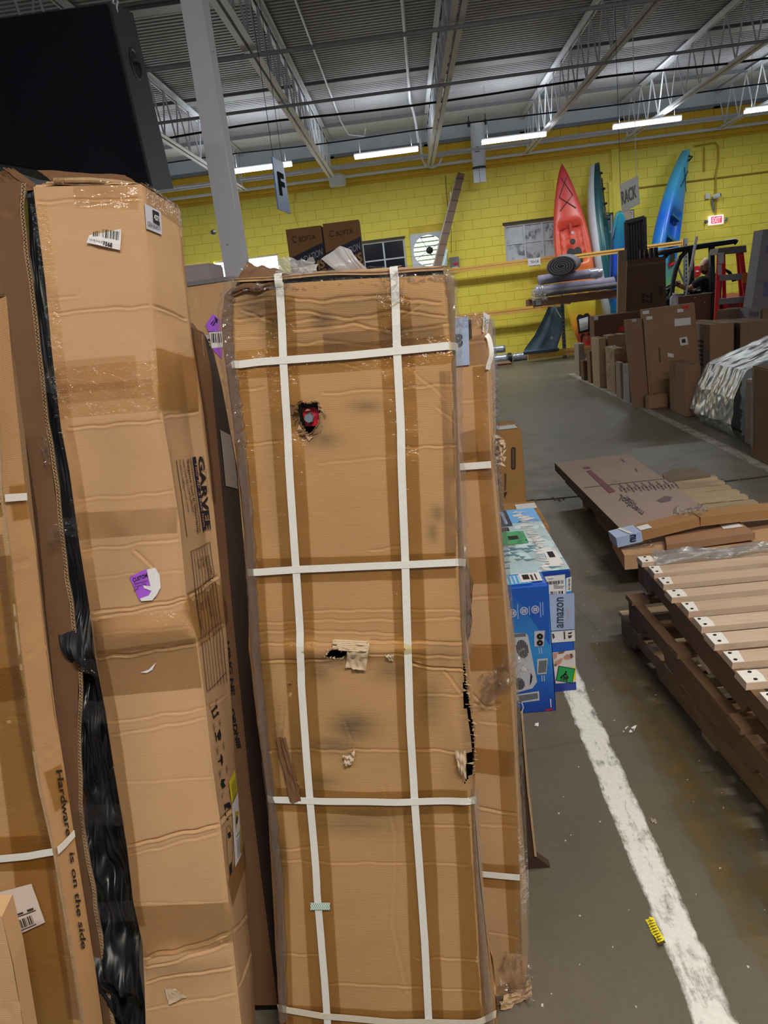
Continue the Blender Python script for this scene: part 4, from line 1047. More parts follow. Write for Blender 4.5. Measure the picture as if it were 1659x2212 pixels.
SGs.disp = crease_disp(SGs, [([(1090, 1400), (1105, 1380)], .004, .006)], .004, 19, fade=(.12, .12))
V, Fc, uvm, uv = SGs.mesh(14, 200); obj('side_panel', V, Fc, M_G, BXG, True, uv=uvm)
shell('rear_panel', [r[0] for r in R], [b for b in rb], [r[0] + PG.b * .15 for r in R], [b + PG.b * .002 for b in rb], M_G, BXG)
for pts in ([(1036, 790), (1046, 1003), (1066, 1222), (1088, 1500), (1098, 1700), (1116, 2060)],): poly_tape(SG, pts, .018, M_TAPE, BXG)
for pts in ([(985, 1006), (1062, 1003)], [(1000, 1232), (1080, 1228)], [(1012, 1420), (1098, 1418)], [(1036, 1888), (1124, 1894)], [(1020, 1640), (1112, 1650)]): poly_tape(SG, pts, .03, M_TAPE, BXG, .0016)
poly_tape(SG, [(985, 760), (1054, 752)], .03, M_TAPEC, BXG, .0016); poly_tape(SG, [(1010, 930), (1020, 990)], .02, M_TAPEC, BXG, .0016)
rim = [PG.hit(x, y) for x, y in ((1050, 690), (1058, 800), (1064, 1003), (1084, 1222), (1100, 1420), (1114, 1640), (1126, 1893), (1130, 2066))]
Pn = np.array(rim); tt = np.linspace(0, 1, 70); Q = np.stack([np.interp(tt, np.linspace(0, 1, len(rim)), Pn[:, k]) for k in range(3)], 1)
f1 = sines(61, lo=4, hi=18); V = []
for j in range(6):
    a = j / 5 - .5; st = np.stack([tt * 3, np.full(70, j * .2)], 1)
    V.append(Q + np.outer(np.full(70, a * .032), PG.r) - np.outer(.006 - .04 * max(0, a) + f1(st) * .001, PG.b))
V = np.stack(V, 1).reshape(-1, 3)
obj('stretch_film', V, [(i * 6 + j, i * 6 + j + 1, i * 6 + 7 + j, i * 6 + 6 + j) for i in range(69) for j in range(5)], M_FILM, BXG)
strap_on('strap', SG, [(966, 1010), (1061, 1003)], .0145, M_STRAP, BXG, 20, .004)
strap_on('strap', SG, [(1018, 1884), (1123, 1893)], .0145, M_STRAP, BXG, 20, .004)
patch('printed_tape', SG, [(978, 688), (1012, 684), (1015, 788), (979, 792)], M_PTAPE, BXG, .003, (6, 10), .001)
text_on('tape_lettering', SG, 'a', [(1001, 747), (981, 749), (980, 722), (1000, 722)], plain('slate_ink', srgb(58, 66, 88), .5), BXG, .0062, .02)
patch('dark_print', SG, [(1012, 692), (1018, 691), (1020, 730), (1014, 732)], M_INKF, BXG, .0025)
for i in range(5):
    film('stretch_film', [PG.hit(972 + i * 17, 676) - PG.b * .012, PG.hit(992 + i * 17, 672) - PG.b * .012, PG.hit(992 + i * 17, 700) - PG.b * .014, PG.hit(974 + i * 17, 700) - PG.b * .014], M_FILM, BXG, (5, 5), .005, 40 + i)
# shipping label bent off the corner, trailing strap
lb = [PG.hit(1045, 673) - PG.b * .01, PG.hit(1057, 683) + PG.b * .02, PG.hit(1051, 727) + PG.b * .02, PG.hit(1043, 716) - PG.b * .01]
SL = Sheet([[lb[0], lb[1]], [lb[3], lb[2]]]); V, Fc, uvm, uv = SL.mesh(3, 3); obj('shipping_label', V, Fc, M_WHITE, BXG)
polys_on('label_print', SL, sub_polys([(.2, .25), (.9, .25), (.8, .75), (.2, .75)], [(a, b, a + .16, b + .1) for a, b in ((.0, 0), (.3, .1), (.6, 0), (.1, .3), (.5, .35), (.75, .2), (.2, .55), (.55, .6), (.0, .75), (.7, .8), (.35, .85))]), M_INK, BXG, .0012)
P = [PG.hit(*p) - PG.b * .004 for p in ((1050, 722), (1056, 728), (1060, 745), (1063, 765), (1056, 785), (1053, 800))]
P = np.array(P); tt = np.linspace(0, 5, 40); P = np.stack([np.convolve(np.pad(np.interp(tt, range(6), P[:, k]), 4, 'edge'), np.ones(9) / 9, 'valid') for k in range(3)], 1)
ribbon('loose_strap', P, unit(PG.r - PG.b), .012, M_STRAP, BXG)
film('loose_liner', [PG.hit(1062, 948) + PG.b * .05, PG.hit(1084, 958) + PG.b * .03, PG.hit(1082, 1010) + PG.b * .03, PG.hit(1064, 1014) + PG.b * .05], M_TORN, BXG, (10, 10), .012, 77, .004)
film('loose_film', [PG.hit(1058, 1440) - PG.b * .03, PG.hit(1130, 1400) - PG.b * .01, PG.hit(1138, 1455) - PG.b * .01, PG.hit(1050, 1515) - PG.b * .03], M_FILM, BXG, (18, 12), .022, 78, .004, 1.5, 9)
film('loose_film', [PG.hit(1040, 1455) - PG.b * .03, PG.hit(1090, 1425) - PG.b * .03, PG.hit(1095, 1480) - PG.b * .02, PG.hit(1042, 1512) - PG.b * .03], M_FILM, BXG, (14, 12), .018, 79, .004, 1.5, 9)
film('loose_film', [PG.hit(1095, 2050) - PG.b * .02, PG.hit(1160, 2090) - PG.b * .0, PG.hit(1155, 2160) - PG.b * .02, PG.hit(1078, 2150) - PG.b * .03], M_FILM, BXG, (18, 12), .02, 80, .004, 1.5, 9)
film('bottom_flap', [G(1080, 2165, .03), G(1150, 2120, .035), G(1152, 2155, .004), G(1085, 2186, .004)], M_EDGE, BXG, (10, 6), .006, 81)
# crushed kraft flap hanging between centre box and this one
def hanging(name, pxs, mat, parent, plane, seed, amp=.010):
    return film(name, [plane.hit(*p) for p in pxs], mat, parent, (10, 24), amp, seed, 0, 1, 5)
PX_ = Plane(PF.p + PF.b * .085, YAW_F, LEAN_F)
hanging('side_flap', [(998, 1190), (1022, 1260), (1016, 1370), (1000, 1420)], M_KD, BXF, PX_, 90, .006)
hanging('side_flap', [(1030, 1905), (1062, 2040), (1078, 2215), (1044, 2230)], M_F, BXF, PX_, 91, .008)
film('strap_end', [PX_.hit(994, 1200), PX_.hit(1004, 1180), PX_.hit(1008, 1184), PX_.hit(998, 1204)], M_STRAP, BXF, (2, 4), .001, 92)
# ------------------------------------------------------------------ flap box at the far side of the pair
PQ = Plane((.19, 1.82, 0), -6, 9)
RQ = [[PQ.hit(1100, 1530), PQ.hit(1127, 1538)], [PQ.hit(1104, 1700), PQ.hit(1142, 1720)], [PQ.hit(1110, 1850), PQ.hit(1156, 1848)]]
bq = root('cardboard_sheet', RQ[-1][1] * [1, 1, 0], 'dark edge of a folded board leaning behind the tall right box', 'cardboard')
SQ = Sheet(RQ); V, Fc, uvm, uv = SQ.mesh(6, 20); n = len(V); V = np.vstack([V, V + PQ.b * .02])
Fc2 = list(map(tuple, Fc)) + [tuple(np.array(q)[::-1] + n) for q in Fc]
for i in range(20): Fc2 += [(i * 7 + 6, (i + 1) * 7 + 6, (i + 1) * 7 + 6 + n, i * 7 + 6 + n)]
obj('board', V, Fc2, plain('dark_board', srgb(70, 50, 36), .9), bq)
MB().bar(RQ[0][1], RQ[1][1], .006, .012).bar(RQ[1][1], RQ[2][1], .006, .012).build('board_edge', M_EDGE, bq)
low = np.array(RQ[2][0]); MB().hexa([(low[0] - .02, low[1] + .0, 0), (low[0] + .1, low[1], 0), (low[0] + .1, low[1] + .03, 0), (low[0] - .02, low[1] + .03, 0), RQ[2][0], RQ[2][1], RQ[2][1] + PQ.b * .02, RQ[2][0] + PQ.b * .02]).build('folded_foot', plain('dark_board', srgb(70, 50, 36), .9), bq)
# ================================================================== LEFT GROUP
# open tall box with black cloth inside
PC = Plane((-.33, 1.22, 0), 3, 11.8); PCb = Plane((-.33, 1.40, 0), 3, 11.8)
rowsC = [((72, 404), (305, 398)), ((76, 440), (309, 428)), ((98, 610), (322, 575)), ((112, 760), (334, 740)), ((132, 925), (352, 905)), ((150, 1020), (366, 985)), ((172, 1180), (388, 1130)), ((192, 1305), (402, 1282)),
         ((206, 1420), (426, 1386)), ((228, 1540), (444, 1520)), ((246, 1660), (458, 1650)), ((274, 1830), (476, 1778)), ((288, 1950), (494, 1950)), ((308, 2040), (500, 2005)), ((312, 2130), (512, 2125)), ((318, 2330), (534, 2330))]
R = [[PC.hit(*a), PC.hit(*b)] for a, b in rowsC]
BXC = root('cardboard_box', (R[-1][0] + R[-1][1]) / 2 * [1, 1, 0] + [0, .1, 0], 'tall kraft box on the left, split along its side with black cloth showing', 'box')
SCF = Sheet(R)
SCF.disp = crease_disp(SCF, [([(78, 438), (180, 430), (308, 430)], .004, .006), ([(110, 676), (200, 668), (322, 660)], .004, .005), ([(112, 645), (165, 640), (172, 632)], .002, .004), ([(150, 925), (250, 915), (352, 908)], .0045, .005), ([(330, 760), (336, 830), (350, 905)], .004, .006),
    ([(170, 1078), (380, 1060)], .002, .005), ([(175, 1188), (385, 1166)], .0025, .005), ([(290, 1190), (330, 1225)], .003, .006), ([(192, 1322), (300, 1310), (404, 1292)], .006, .005), ([(200, 1336), (404, 1300)], .004, .004), ([(206, 1368), (420, 1352)], .0012, .004),
    ([(208, 1420), (320, 1408), (424, 1390)], .007, .005), ([(230, 1560), (330, 1548), (444, 1530)], .002, .004), ([(235, 1588), (444, 1552)], .002, .004), ([(250, 1690), (455, 1680)], .001, .004), ([(276, 1826), (380, 1802), (476, 1780)], .007, .006), ([(278, 1846), (476, 1796)], .002, .005),
    ([(290, 1950), (490, 1946)], .001, .004), ([(308, 2070), (340, 2056), (420, 2040), (500, 2010)], .007, .006), ([(312, 2088), (500, 2030)], .004, .006), ([(314, 2124), (350, 2110), (505, 2085)], .004, .005), ([(312, 2180), (400, 2165), (508, 2145)], .002, .004), ([(190, 1250), (400, 1230)], .0012, .006)],
    .0028, 17, bulge=[((300, 1370), .008, (.16, .04)), ((400, 2150), -.004, (.04, .03)), ((390, 2070), .008, (.12, .03))], fade=(.05, .05))
V, Fc, uvm, uv = SCF.mesh(70, 900)
obj('front_panel', V, Fc, M_C, BXC, True, uv=uvm)
n_ = np.array(R)[:, 0]; mb = MB()
for a, b in zip(n_[:-1], n_[1:]): mb.hexa([a, a + PC.b * .005, b + PC.b * .005, b, a + PC.r * .0008, a + PC.r * .0008 + PC.b * .005, b + PC.r * .0008 + PC.b * .005, b + PC.r * .0008])
mb.build('cut_edge', M_EDGE, BXC)
sideC = [(388, 452), (391, 480), (402, 610), (416, 740), (438, 880), (452, 1000), (468, 1160), (482, 1300), (492, 1400), (500, 1520), (508, 1650), (520, 1780), (530, 1900), (536, 2000), (546, 2080), (556, 2300)]
rbk = [PCb.hit(*p) for p in sideC]
SCS = Sheet([[r[1], b] for r, b in zip(R, rbk)], out=(1, -.5, 0))
SCS.disp = crease_disp(SCS, [([(330, 660), (400, 690)], .005, .007), ([(356, 900), (430, 890)], .003, .006), ([(404, 1290), (470, 1245)], .008, .006), ([(426, 1390), (480, 1345)], .006, .006), ([(444, 1530), (490, 1500)], .0015, .006), ([(476, 1780), (500, 1745)], .010, .008), ([(500, 2010), (540, 1960)], .004, .008), ([(508, 2150), (548, 2040)], .006, .008)], .005, 23, fade=(.1, .1))
V, Fc, uvm, uv = SCS.mesh(30, 800); obj('side_panel', V, Fc, M_C, BXC, True, uv=uvm)
bl_ = [PCb.hit(p[0][0] + 20, p[0][1] - 8) for p in rowsC]
Vb = [p for a, b in zip(bl_, rbk) for p in (a, b)]
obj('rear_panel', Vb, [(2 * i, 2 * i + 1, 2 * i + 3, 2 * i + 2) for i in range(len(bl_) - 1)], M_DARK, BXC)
obj('base_panel', [R[-1][0], R[-1][1], rbk[-1], bl_[-1]], [(0, 1, 2, 3)], M_C, BXC)
# crumpled top: flaps folded in and taped
def flapC(name, pts, mat, seed, amp=.004, n=(16, 8)): return film(name, pts, mat, BXC, n, amp, seed, 0, 1, 5)
a0, a1, b1 = R[0][0], R[0][1], rbk[0]; up = np.array([0, 0, 1])
flapC('top_flap', [PCb.hit(100, 392), PCb.hit(300, 402) - PC.b * .08, a1 + up * .002, a0 + up * .002], M_C, 3)
flapC('top_flap', [PCb.hit(104, 376) - PC.b * .06, PCb.hit(300, 392) - PC.b * .10, PC.hit(304, 402) + PC.b * .02, PC.hit(112, 394) + PC.b * .03], M_KD, 4, .002)
mb = MB().tube([PC.hit(100, 384) + PC.b * .04, PC.hit(180, 383) + PC.b * .04, PC.hit(240, 388) + PC.b * .04, PC.hit(302, 400) + PC.b * .03], .0055, 8); mb.build('rolled_edge', M_EDGE, BXC)
flapC('top_flap', [PC.hit(298, 388) + PC.b * .03, PCb.hit(380, 440), b1 + up * .004, a1 + up * .004], M_KD, 5, .004)
flapC('clear_tape', [PC.hit(104, 374) + PC.b * .03, PC.hit(128, 372) + PC.b * .03, PC.hit(140, 396) + PC.b * .0, PC.hit(98, 398) + PC.b * .0], M_TAPEC, 6, .004)
poly_tape(SCF, [(160, 418), (300, 424)], .026, M_TAPEC, BXC, .003)
poly_tape(SCS, [(312, 415), (388, 468)], .02, M_TAPEC, BXC, .003)
# see-through tape bands
for p, h in ((((122, 815), (296, 800)), .032), (((126, 852), (330, 836)), .018), (((165, 1135), (384, 1120)), .026)): poly_tape(SCF, list(p), h, M_TAPEC, BXC, .002)
for p, h in ((((112, 850), (345, 830)), .05), (((205, 1375), (420, 1350)), .035), (((215, 1455), (430, 1430)), .05), (((290, 2020), (500, 1985)), .05)): poly_tape(SCF, list(p), h, tape_mat('thin_amber_tape', (.985, .96, .89, 1)), BXC, .0012)
poly_tape(SCF, [(84, 440), (122, 760), (160, 1020), (200, 1300), (252, 1640), (300, 2000)], .016, tape_mat('thin_amber_tape', (.985, .96, .89, 1)), BXC, .0014)
poly_tape(SCS, [(338, 815), (425, 830)], .06, M_TAPE, BXC, .002)
poly_tape(SCS, [(412, 1345), (484, 1290)], .05, M_TAPE, BXC, .002)
poly_tape(SCS, [(384, 455), (415, 740), (460, 1080)], .010, M_TAPEC, BXC, .0025)
poly_tape(SCS, [(496, 1935), (535, 1830)], .03, M_TAPE, BXC, .0012)
# labels on the front
patch('barcode_sticker', SCF, [(196, 510), (264, 497), (262, 542), (190, 526)], M_WHITE, BXC, .004, (8, 4), .003)
Q = SCF.quad([(222, 494), (264, 500), (261, 541), (220, 530)])
polys_on('barcode', SCF, stripes(Q, bars(4, 12, .06, .94), .08, .55), M_INK, BXC, .0082)
text_on('sticker_text', SCF, '7568', [(226, 523), (246, 527), (245, 537), (225, 532)], M_INK, BXC, .0084, .03)
text_on('sticker_text', SCF, 'CAI FPJ A14:19', [(196, 517), (225, 523), (224, 530), (195, 522)], M_INKF, BXC, .0084)
polys_on('barcode', SCF, stripes(SCF.quad([(204, 503), (222, 498), (221, 516), (203, 514)]), bars(9, 5, .05, .95), .08, .8), M_INKF, BXC, .0082)
patch('customs_sticker', SCF, [(280, 1246), (318, 1228), (338, 1290), (302, 1297)], M_PURP, BXC, .003)
text_on('sticker_text', SCF, 'CUSTOM', [(287, 1249), (318, 1237), (320, 1246), (289, 1257)], M_INK, BXC, .0042, .02)
for i, t_ in enumerate(('Destination', 'Amazon Pkg', 'Fwd:')): text_on('sticker_text', SCF, t_, [(290, 1258 + i * 7.5), (290 + len(t_) * 2.6, 1251 + i * 7.5), (291 + len(t_) * 2.6, 1256 + i * 7.5), (291, 1263 + i * 7.5)], M_INKF, BXC, .0042)
polys_on('torn_paper', SCF, [[(318, 1230), (336, 1226), (346, 1242), (348, 1268), (340, 1284), (330, 1296), (306, 1298), (304, 1292), (322, 1286), (328, 1276), (312, 1270), (310, 1264), (326, 1266), (322, 1250)]], M_WHITE, BXC, .0046)
polys_on('peel_mark', SCF, [[(304, 1452), (322, 1446), (338, 1430), (330, 1446), (318, 1453)]], M_WHITE, BXC, .0035)
patch('torn_patch', SCF, [(356, 2128), (380, 2134), (405, 2152), (366, 2166)], M_TORN, BXC, .003, (8, 6), .003)
# sticker and prints on the side panel
patch('stock_label', SCS, [(309, 440), (344, 458), (347, 508), (313, 494)], plain('label_lilac', srgb(206, 206, 216), .4), BXC, .003)
polys_on('label_black', SCS, [[(325, 453), (339, 460), (341, 488), (327, 480)]], M_INK, BXC, .0042)
text_on('label_text', SCS, '4271', [(327, 463), (338, 468), (339, 480), (328, 475)], M_WHITE, BXC, .0050, .03)
text_on('label_text', SCS, 'GRA3624271', [(314, 478), (342, 489), (343, 499), (315, 489)], M_INK, BXC, .0046)
def side_text(s, x0, y0, x1, y1, hgt, mat, bold=0.0, off=.0032, name='print'):
    """text reading downwards along the side panel; baseline on its left side"""
    d = unit(np.array([x1 - x0, y1 - y0])); nrm = np.array([d[1], -d[0]]) * hgt
    bl, brr = np.array([x0, y0]), np.array([x1, y1])
    return text_on(name, SCS, s, [bl + nrm, brr + nrm, brr, bl], mat, BXC, off, bold)
side_text('GARVEE', 427, 986, 443, 1145, 12, M_INK, .03)
polys_on('print_bar', SCS, [[(416, 988), (423, 986), (444, 1140), (439, 1150)]], M_NAVY, BXC, .0030)
side_text('Your Next Best Item', 420, 998, 438, 1138, 5, plain('kraft_text', srgb(190, 150, 110), .8), .01, .0038)
side_text('Support and E-Warranty', 403, 992, 425, 1152, 6.5, M_INK, .01)
side_text('www.GARVEE.COM/SUPPORT', 395, 992, 415, 1108, 4.5, M_INK)
side_text('support@garvee.com', 387, 994, 405, 1106, 5.0, M_INK)
side_text('Distributed by', 437, 985, 449, 1066, 3.0, M_INKF)
def line_on(sheet, pts, w, mat, parent, off=.003, name='print_line'):
    out = []
    for a, b in zip(pts[:-1], pts[1:]):
        d = unit(np.array(b, float) - a); nn = np.array([-d[1], d[0]]) * w / 2
        n = 8; 
        for i in range(n):
            p, q = np.array(a) + (np.array(b, float) - a) * i / n, np.array(a) + (np.array(b, float) - a) * (i + 1) / n
            out.append([p - nn, q - nn, q + nn, p + nn])
    return polys_on(name, sheet, out, mat, parent, off)
line_on(SCS, [(382, 994), (392, 1060), (404, 1160)], 1.2, M_INK, BXC); line_on(SCS, [(412, 988), (420, 1040), (433, 1150)], .9, M_INKF, BXC)
# ruled table
for i in range(8):
    t = i / 7; x0 = 411 + 42 * t; y0 = 1191 - 20 * t
    pts = [(x0, y0), (x0 + 9, y0 + 90), (x0 + 22, y0 + 190), (x0 + 33, y0 + 302)]
    line_on(SCS, pts, 1.1 if i in (0, 7) else .7, M_INK, BXC)
line_on(SCS, [(411, 1191), (432, 1183), (453, 1170)], 1.1, M_INK, BXC); line_on(SCS, [(445, 1494), (463, 1478), (484, 1452)], 1.1, M_INK, BXC)
for s_, x, y, L in (('G.W', 424, 1208, 20), ('N.W', 432, 1204, 20), ('MEAS IN CM', 440, 1202, 50), ('CTN PART', 446, 1200, 44), ('9KG', 430, 1300, 18), ('17KG', 437, 1292, 22), ('202*20*21CM', 444, 1286, 46), ('MADE IN CHINA', 421, 1297, 62)):
    side_text(s_, x, y, x + L * .15, y + L, 4.6, M_INKF if s_ != 'MADE IN CHINA' else M_INK)
# handling pictograms
def icon(pts_list, dx, dy):
    return [[(x + dx, y + dy) for x, y in p] for p in pts_list]
polys_on('print_arrows', SCS, icon([[(455, 1536), (464, 1526), (462, 1524), (468, 1523), (468, 1531), (466, 1529), (457, 1539)], [(459, 1548), (467, 1540), (465, 1538), (471, 1537), (471, 1545), (469, 1543), (461, 1551)], [(454, 1534), (456, 1534), (461, 1552), (459, 1553)]], 0, 0), M_INK, BXC)
polys_on('print_glass', SCS, [[(466, 1586), (472, 1574), (475, 1586), (474, 1598), (468, 1598)], [(462, 1590), (467, 1590), (468, 1592), (463, 1592)], [(460, 1582), (462, 1582), (465, 1602), (463, 1602)]], M_INK, BXC)
polys_on('print_umbrella', SCS, [[(474, 1628), (478, 1634), (479, 1646), (477, 1656), (475, 1646), (473, 1642)], [(468, 1645), (474, 1640), (475, 1642), (470, 1647)]], M_INK, BXC)
polys_on('print_mark', SCS, [[(477, 1684), (485, 1682), (482, 1690), (486, 1698), (480, 1704), (476, 1694)]], M_INK, BXC)
for k in range(4):
    for sx, sy in ((450, 1522), (464, 1512), (456, 1566), (470, 1556)):
        x, y = sx + k * 7.5, sy + k * 50
        line_on(SCS, [(x, y), (x + 3.5, y - 3)], .9, M_INKF, BXC)
        line_on(SCS, [(x, y), (x + 1, y + 8)], .9, M_INKF, BXC)
polys_on('print_recycle', SCS, [[(484, 1738), (494, 1732), (498, 1742), (494, 1752), (490, 1742), (487, 1750)], [(488, 1758), (494, 1754), (494, 1772), (490, 1770)]], M_INK, BXC)
polys_on('warning_label', SCS, [[(490, 1690), (502, 1664), (508, 1710), (496, 1736)]], M_YEL, BXC, .004)
polys_on('warning_label', SCS, [[(497, 1740), (510, 1712), (517, 1846), (505, 1874)]], M_WHITE, BXC, .0036)
polys_on('warning_print', SCS, [[(502, 1754), (510, 1752), (505, 1796)], [(512, 1790), (514, 1786), (516, 1842), (514, 1846)]], plain('mustard_print', srgb(196, 170, 50), .5), BXC, .0044)
polys_on('warning_print', SCS, [[(505, 1762), (508, 1768), (506, 1782), (504, 1776)]], M_INK, BXC, .0050)
line_on(SCS, [(505, 1808), (512, 1796)], .8, M_INK, BXC, .0050)
for i in range(6): line_on(SCS, [(494.5 + i * 1.6, 1694 - i * 3), (499 + i * 1.5, 1728 - i * 3)], .5, M_INKF, BXC, .0048)
for i in range(4): line_on(SCS, [(507 + i * 1.8, 1815 - i * 4), (509 + i * 1.8, 1855 - i * 4)], .5, M_INKF, BXC, .0048)
line_on(SCS, [(488, 1786), (489, 1840), (494, 1894), (500, 1880), (500, 1800), (494, 1782), (488, 1786)], .8, M_INKF, BXC)
polys_on('print_figure', SCS, [[(495, 1870), (500, 1860), (500, 1884), (496, 1894)], [(491, 1800), (496, 1796), (498, 1806), (493, 1812)]], M_INK, BXC)
# split-off rear flap on the left with its corrugated edge
PB_ = Plane((-.33, 1.275, 0), 6, 11.8)
rowsB = [((-60, 400), (44, 396)), ((-60, 470), (42, 452)), ((4, 600), (57, 560)), ((22, 700), (74, 700)), ((48, 900), (97, 900)), ((80, 1100), (122, 1090)), ((92, 1230), (140, 1230)), ((98, 1310), (150, 1310)), ((112, 1440), (170, 1440)), ((122, 1560), (168, 1560)), ((146, 1740), (170, 1740)), ((162, 1880), (188, 1880)), ((196, 2030), (216, 2030)), ((216, 2150), (232, 2150)), ((240, 2330), (255, 2330))]
RB = [[PB_.hit(*a), PB_.hit(*b)] for a, b in rowsB]
SB = Sheet(RB); SB.disp = crease_disp(SB, [([(-10, 470), (20, 455), (44, 446)], .006, .008), ([(40, 860), (90, 870)], .002, .006), ([(100, 1380), (160, 1390)], .003, .006)], .003, 29)
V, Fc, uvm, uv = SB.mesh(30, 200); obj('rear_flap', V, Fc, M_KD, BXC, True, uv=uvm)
e = np.array([r[1] for r in RB]); dd = np.concatenate([[0], np.cumsum(np.linalg.norm(np.diff(e, axis=0), axis=1))]); NE = 520
tt = np.linspace(0, dd[-1], NE); E_ = np.stack([np.interp(tt, dd, e[:, k]) for k in range(3)], 1)
jr = np.random.RandomState(3); E_ = E_ + np.outer(np.interp(tt, tt[::13], jr.normal(size=len(tt[::13])) * .0016), PB_.r)
wv = .0072
mb = MB()
for k_, (o0, o1) in enumerate(((0, .0011), (wv - .0011, wv))):
    for i in range(0, NE - 4, 4):
        a, b = E_[i], E_[i + 4]
        mb.hexa([a + PB_.r * o0, a + PB_.r * o1, a + PB_.r * o1 + PB_.b * .006, a + PB_.r * o0 + PB_.b * .006, b + PB_.r * o0, b + PB_.r * o1, b + PB_.r * o1 + PB_.b * .006, b + PB_.r * o0 + PB_.b * .006])
mb.build('edge_liners', M_EDGE, BXC)
mb = MB()
for i in range(NE - 1):
    x0 = .0012 + (wv - .0024) * (i % 2); x1 = .0012 + (wv - .0024) * ((i + 1) % 2)
    a, b = E_[i] + PB_.r * x0, E_[i + 1] + PB_.r * x1; t = unit(b - a); q = np.cross(t, PB_.b) * .0006
    mb.hexa([a - q, a + q, a + q + PB_.b * .005, a - q + PB_.b * .005, b - q, b + q, b + q + PB_.b * .005, b - q + PB_.b * .005])
mb.build('edge_flutes', M_EDGE, BXC, kind='stuff')
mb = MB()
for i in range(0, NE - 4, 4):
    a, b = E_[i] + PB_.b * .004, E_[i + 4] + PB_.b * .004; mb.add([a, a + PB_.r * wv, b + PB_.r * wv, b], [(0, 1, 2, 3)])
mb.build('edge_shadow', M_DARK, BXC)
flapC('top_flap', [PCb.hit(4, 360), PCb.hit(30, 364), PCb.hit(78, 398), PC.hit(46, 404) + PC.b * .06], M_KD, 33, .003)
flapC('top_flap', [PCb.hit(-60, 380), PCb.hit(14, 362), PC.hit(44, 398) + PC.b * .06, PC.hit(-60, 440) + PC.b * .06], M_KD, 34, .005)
# black cloth bundle inside the split
bc_ = root('cloth_bundle', PC.hit(250, 2280) * [1, 1, 0] + [0, .1, .02], 'black cloth canopy bulging out of the split kraft box', 'cloth')
PK = Plane((-.33, 1.285, 0), 3, 11.8)
rowsK = [((58, 410), (86, 408)), ((66, 560), (104, 560)), ((84, 700), (120, 700)), ((106, 900), (140, 900)), ((124, 1100), (178, 1100)), ((146, 1220), (196, 1220)), ((152, 1290), (204, 1290)), ((136, 1360), (212, 1360)), ((168, 1424), (218, 1424)), ((172, 1520), (236, 1520)), ((174, 1640), (256, 1640)), ((184, 1800), (282, 1800)), ((198, 1930), (300, 1930)), ((202, 1985), (310, 1985)), ((190, 2030), (314, 2030)), ((200, 2080), (318, 2080)), ((236, 2140), (322, 2140)), ((236, 2212), (326, 2212)), ((246, 2320), (334, 2320))]
RK = [[PK.hit(*a), PK.hit(*b)] for a, b in rowsK]
SK = Sheet(RK); fk = sines(71, n=12, lo=1, hi=5); fk2 = sines(72, n=12, lo=5, hi=16)
def kd(uv):
    P = np.asarray(uv) * [1.0, 9.0]; v = np.asarray(uv)[:, 1]
    a = .002 + .022 * np.clip((v - .42) / .1, 0, 1)
    return fk(P * [.9, .7]) * a * .8 + np.abs(fk2(P * [.5, .22])) * a * .55 + .045 * np.exp(-((v - .497) / .024) ** 2) + .05 * np.exp(-((v - .865) / .035) ** 2)
SK.disp = kd
def cloth_mat():
    t = NT('black_nylon_cloth'); v = t.coord('Object'); a = t.noise(v, 320, 2); b = t.noise(v, 6, 3)
    r = t.ramp(b, [(.4, (.28, .28, .28)), (.65, (.6, .6, .6))])
    return t.done(t.bsdf(srgb(27, 28, 32), r, 0, a, .15, .0006, .55))
V, Fc, uvm, uv = SK.mesh(34, 360); obj('folded_cloth', V, Fc, cloth_mat(), bc_, True)
def gap_tape(px4, seed, amp=.003, m=M_FILM): film('clear_tape', [PC.hit(*px4[0]) - PC.b * .0, PC.hit(*px4[1]) - PC.b * .008, PC.hit(*px4[2]) - PC.b * .008, PC.hit(*px4[3]) - PC.b * .0], m, BXC, (10, 6), amp, seed)
gap_tape([(84, 808), (124, 800), (128, 848), (88, 846)], 51, .005); gap_tape([(112, 1128), (168, 1112), (170, 1160), (118, 1152)], 52, .008); gap_tape([(98, 1145), (122, 1135), (120, 1165), (100, 1185)], 53, .006)
gap_tape([(170, 1420), (216, 1424), (222, 1460), (176, 1452)], 54); gap_tape([(162, 1512), (230, 1512), (236, 1560), (166, 1560)], 55, .002); gap_tape([(166, 1738), (264, 1732), (272, 1778), (176, 1786)], 56, .002); gap_tape([(206, 1950), (288, 1940), (294, 1984), (212, 1992)], 57, .002)
gap_tape([(84, 945), (100, 940), (112, 1000), (92, 1010)], 58, .006)

# ------------------------------------------------------------------ strapped amber box at far left
PA = Plane((-.45, 1.10, 0), 4, 5.0); PAb = Plane((-.45, 1.16, 0), 4, 5.0)
rowsA = [((-140, 660), (-30, 655), (10, 640)), ((-120, 900), (-5, 890), (34, 880)), ((-110, 1075), (4, 1075), (54, 1072)), ((-100, 1200), (20, 1190), (74, 1180)), ((-80, 1375), (38, 1368), (92, 1340)), ((-60, 1560), (62, 1555), (118, 1540)), ((-40, 1700), (86, 1700), (140, 1680)), ((-20, 1850), (118, 1840), (158, 1802)), ((0, 2000), (145, 2000), (188, 1990)), ((20, 2130), (168, 2130), (208, 2120)), ((40, 2330), (200, 2330), (236, 2330))]
R = [[PA.hit(*a), PA.hit(*b), PAb.hit(*c)] for a, b, c in rowsA]
BXA = root('cardboard_box', (R[-1][0] + R[-1][1]) / 2 * [1, 1, 0] + [0, .05, 0], 'tall amber kraft box at the far left, strapped, saying hardware is on the side', 'box')
SA = Sheet([r[:2] for r in R]); SAs = Sheet([r[1:] for r in R])
SA.disp = crease_disp(SA, [([(0, 1375), (40, 1370)], .003, .005), ([(0, 1560), (60, 1552)], .004, .006), ([(10, 2090), (160, 2060)], .002, .005), ([(0, 1750), (90, 1735)], .0015, .005)], .003, 37)
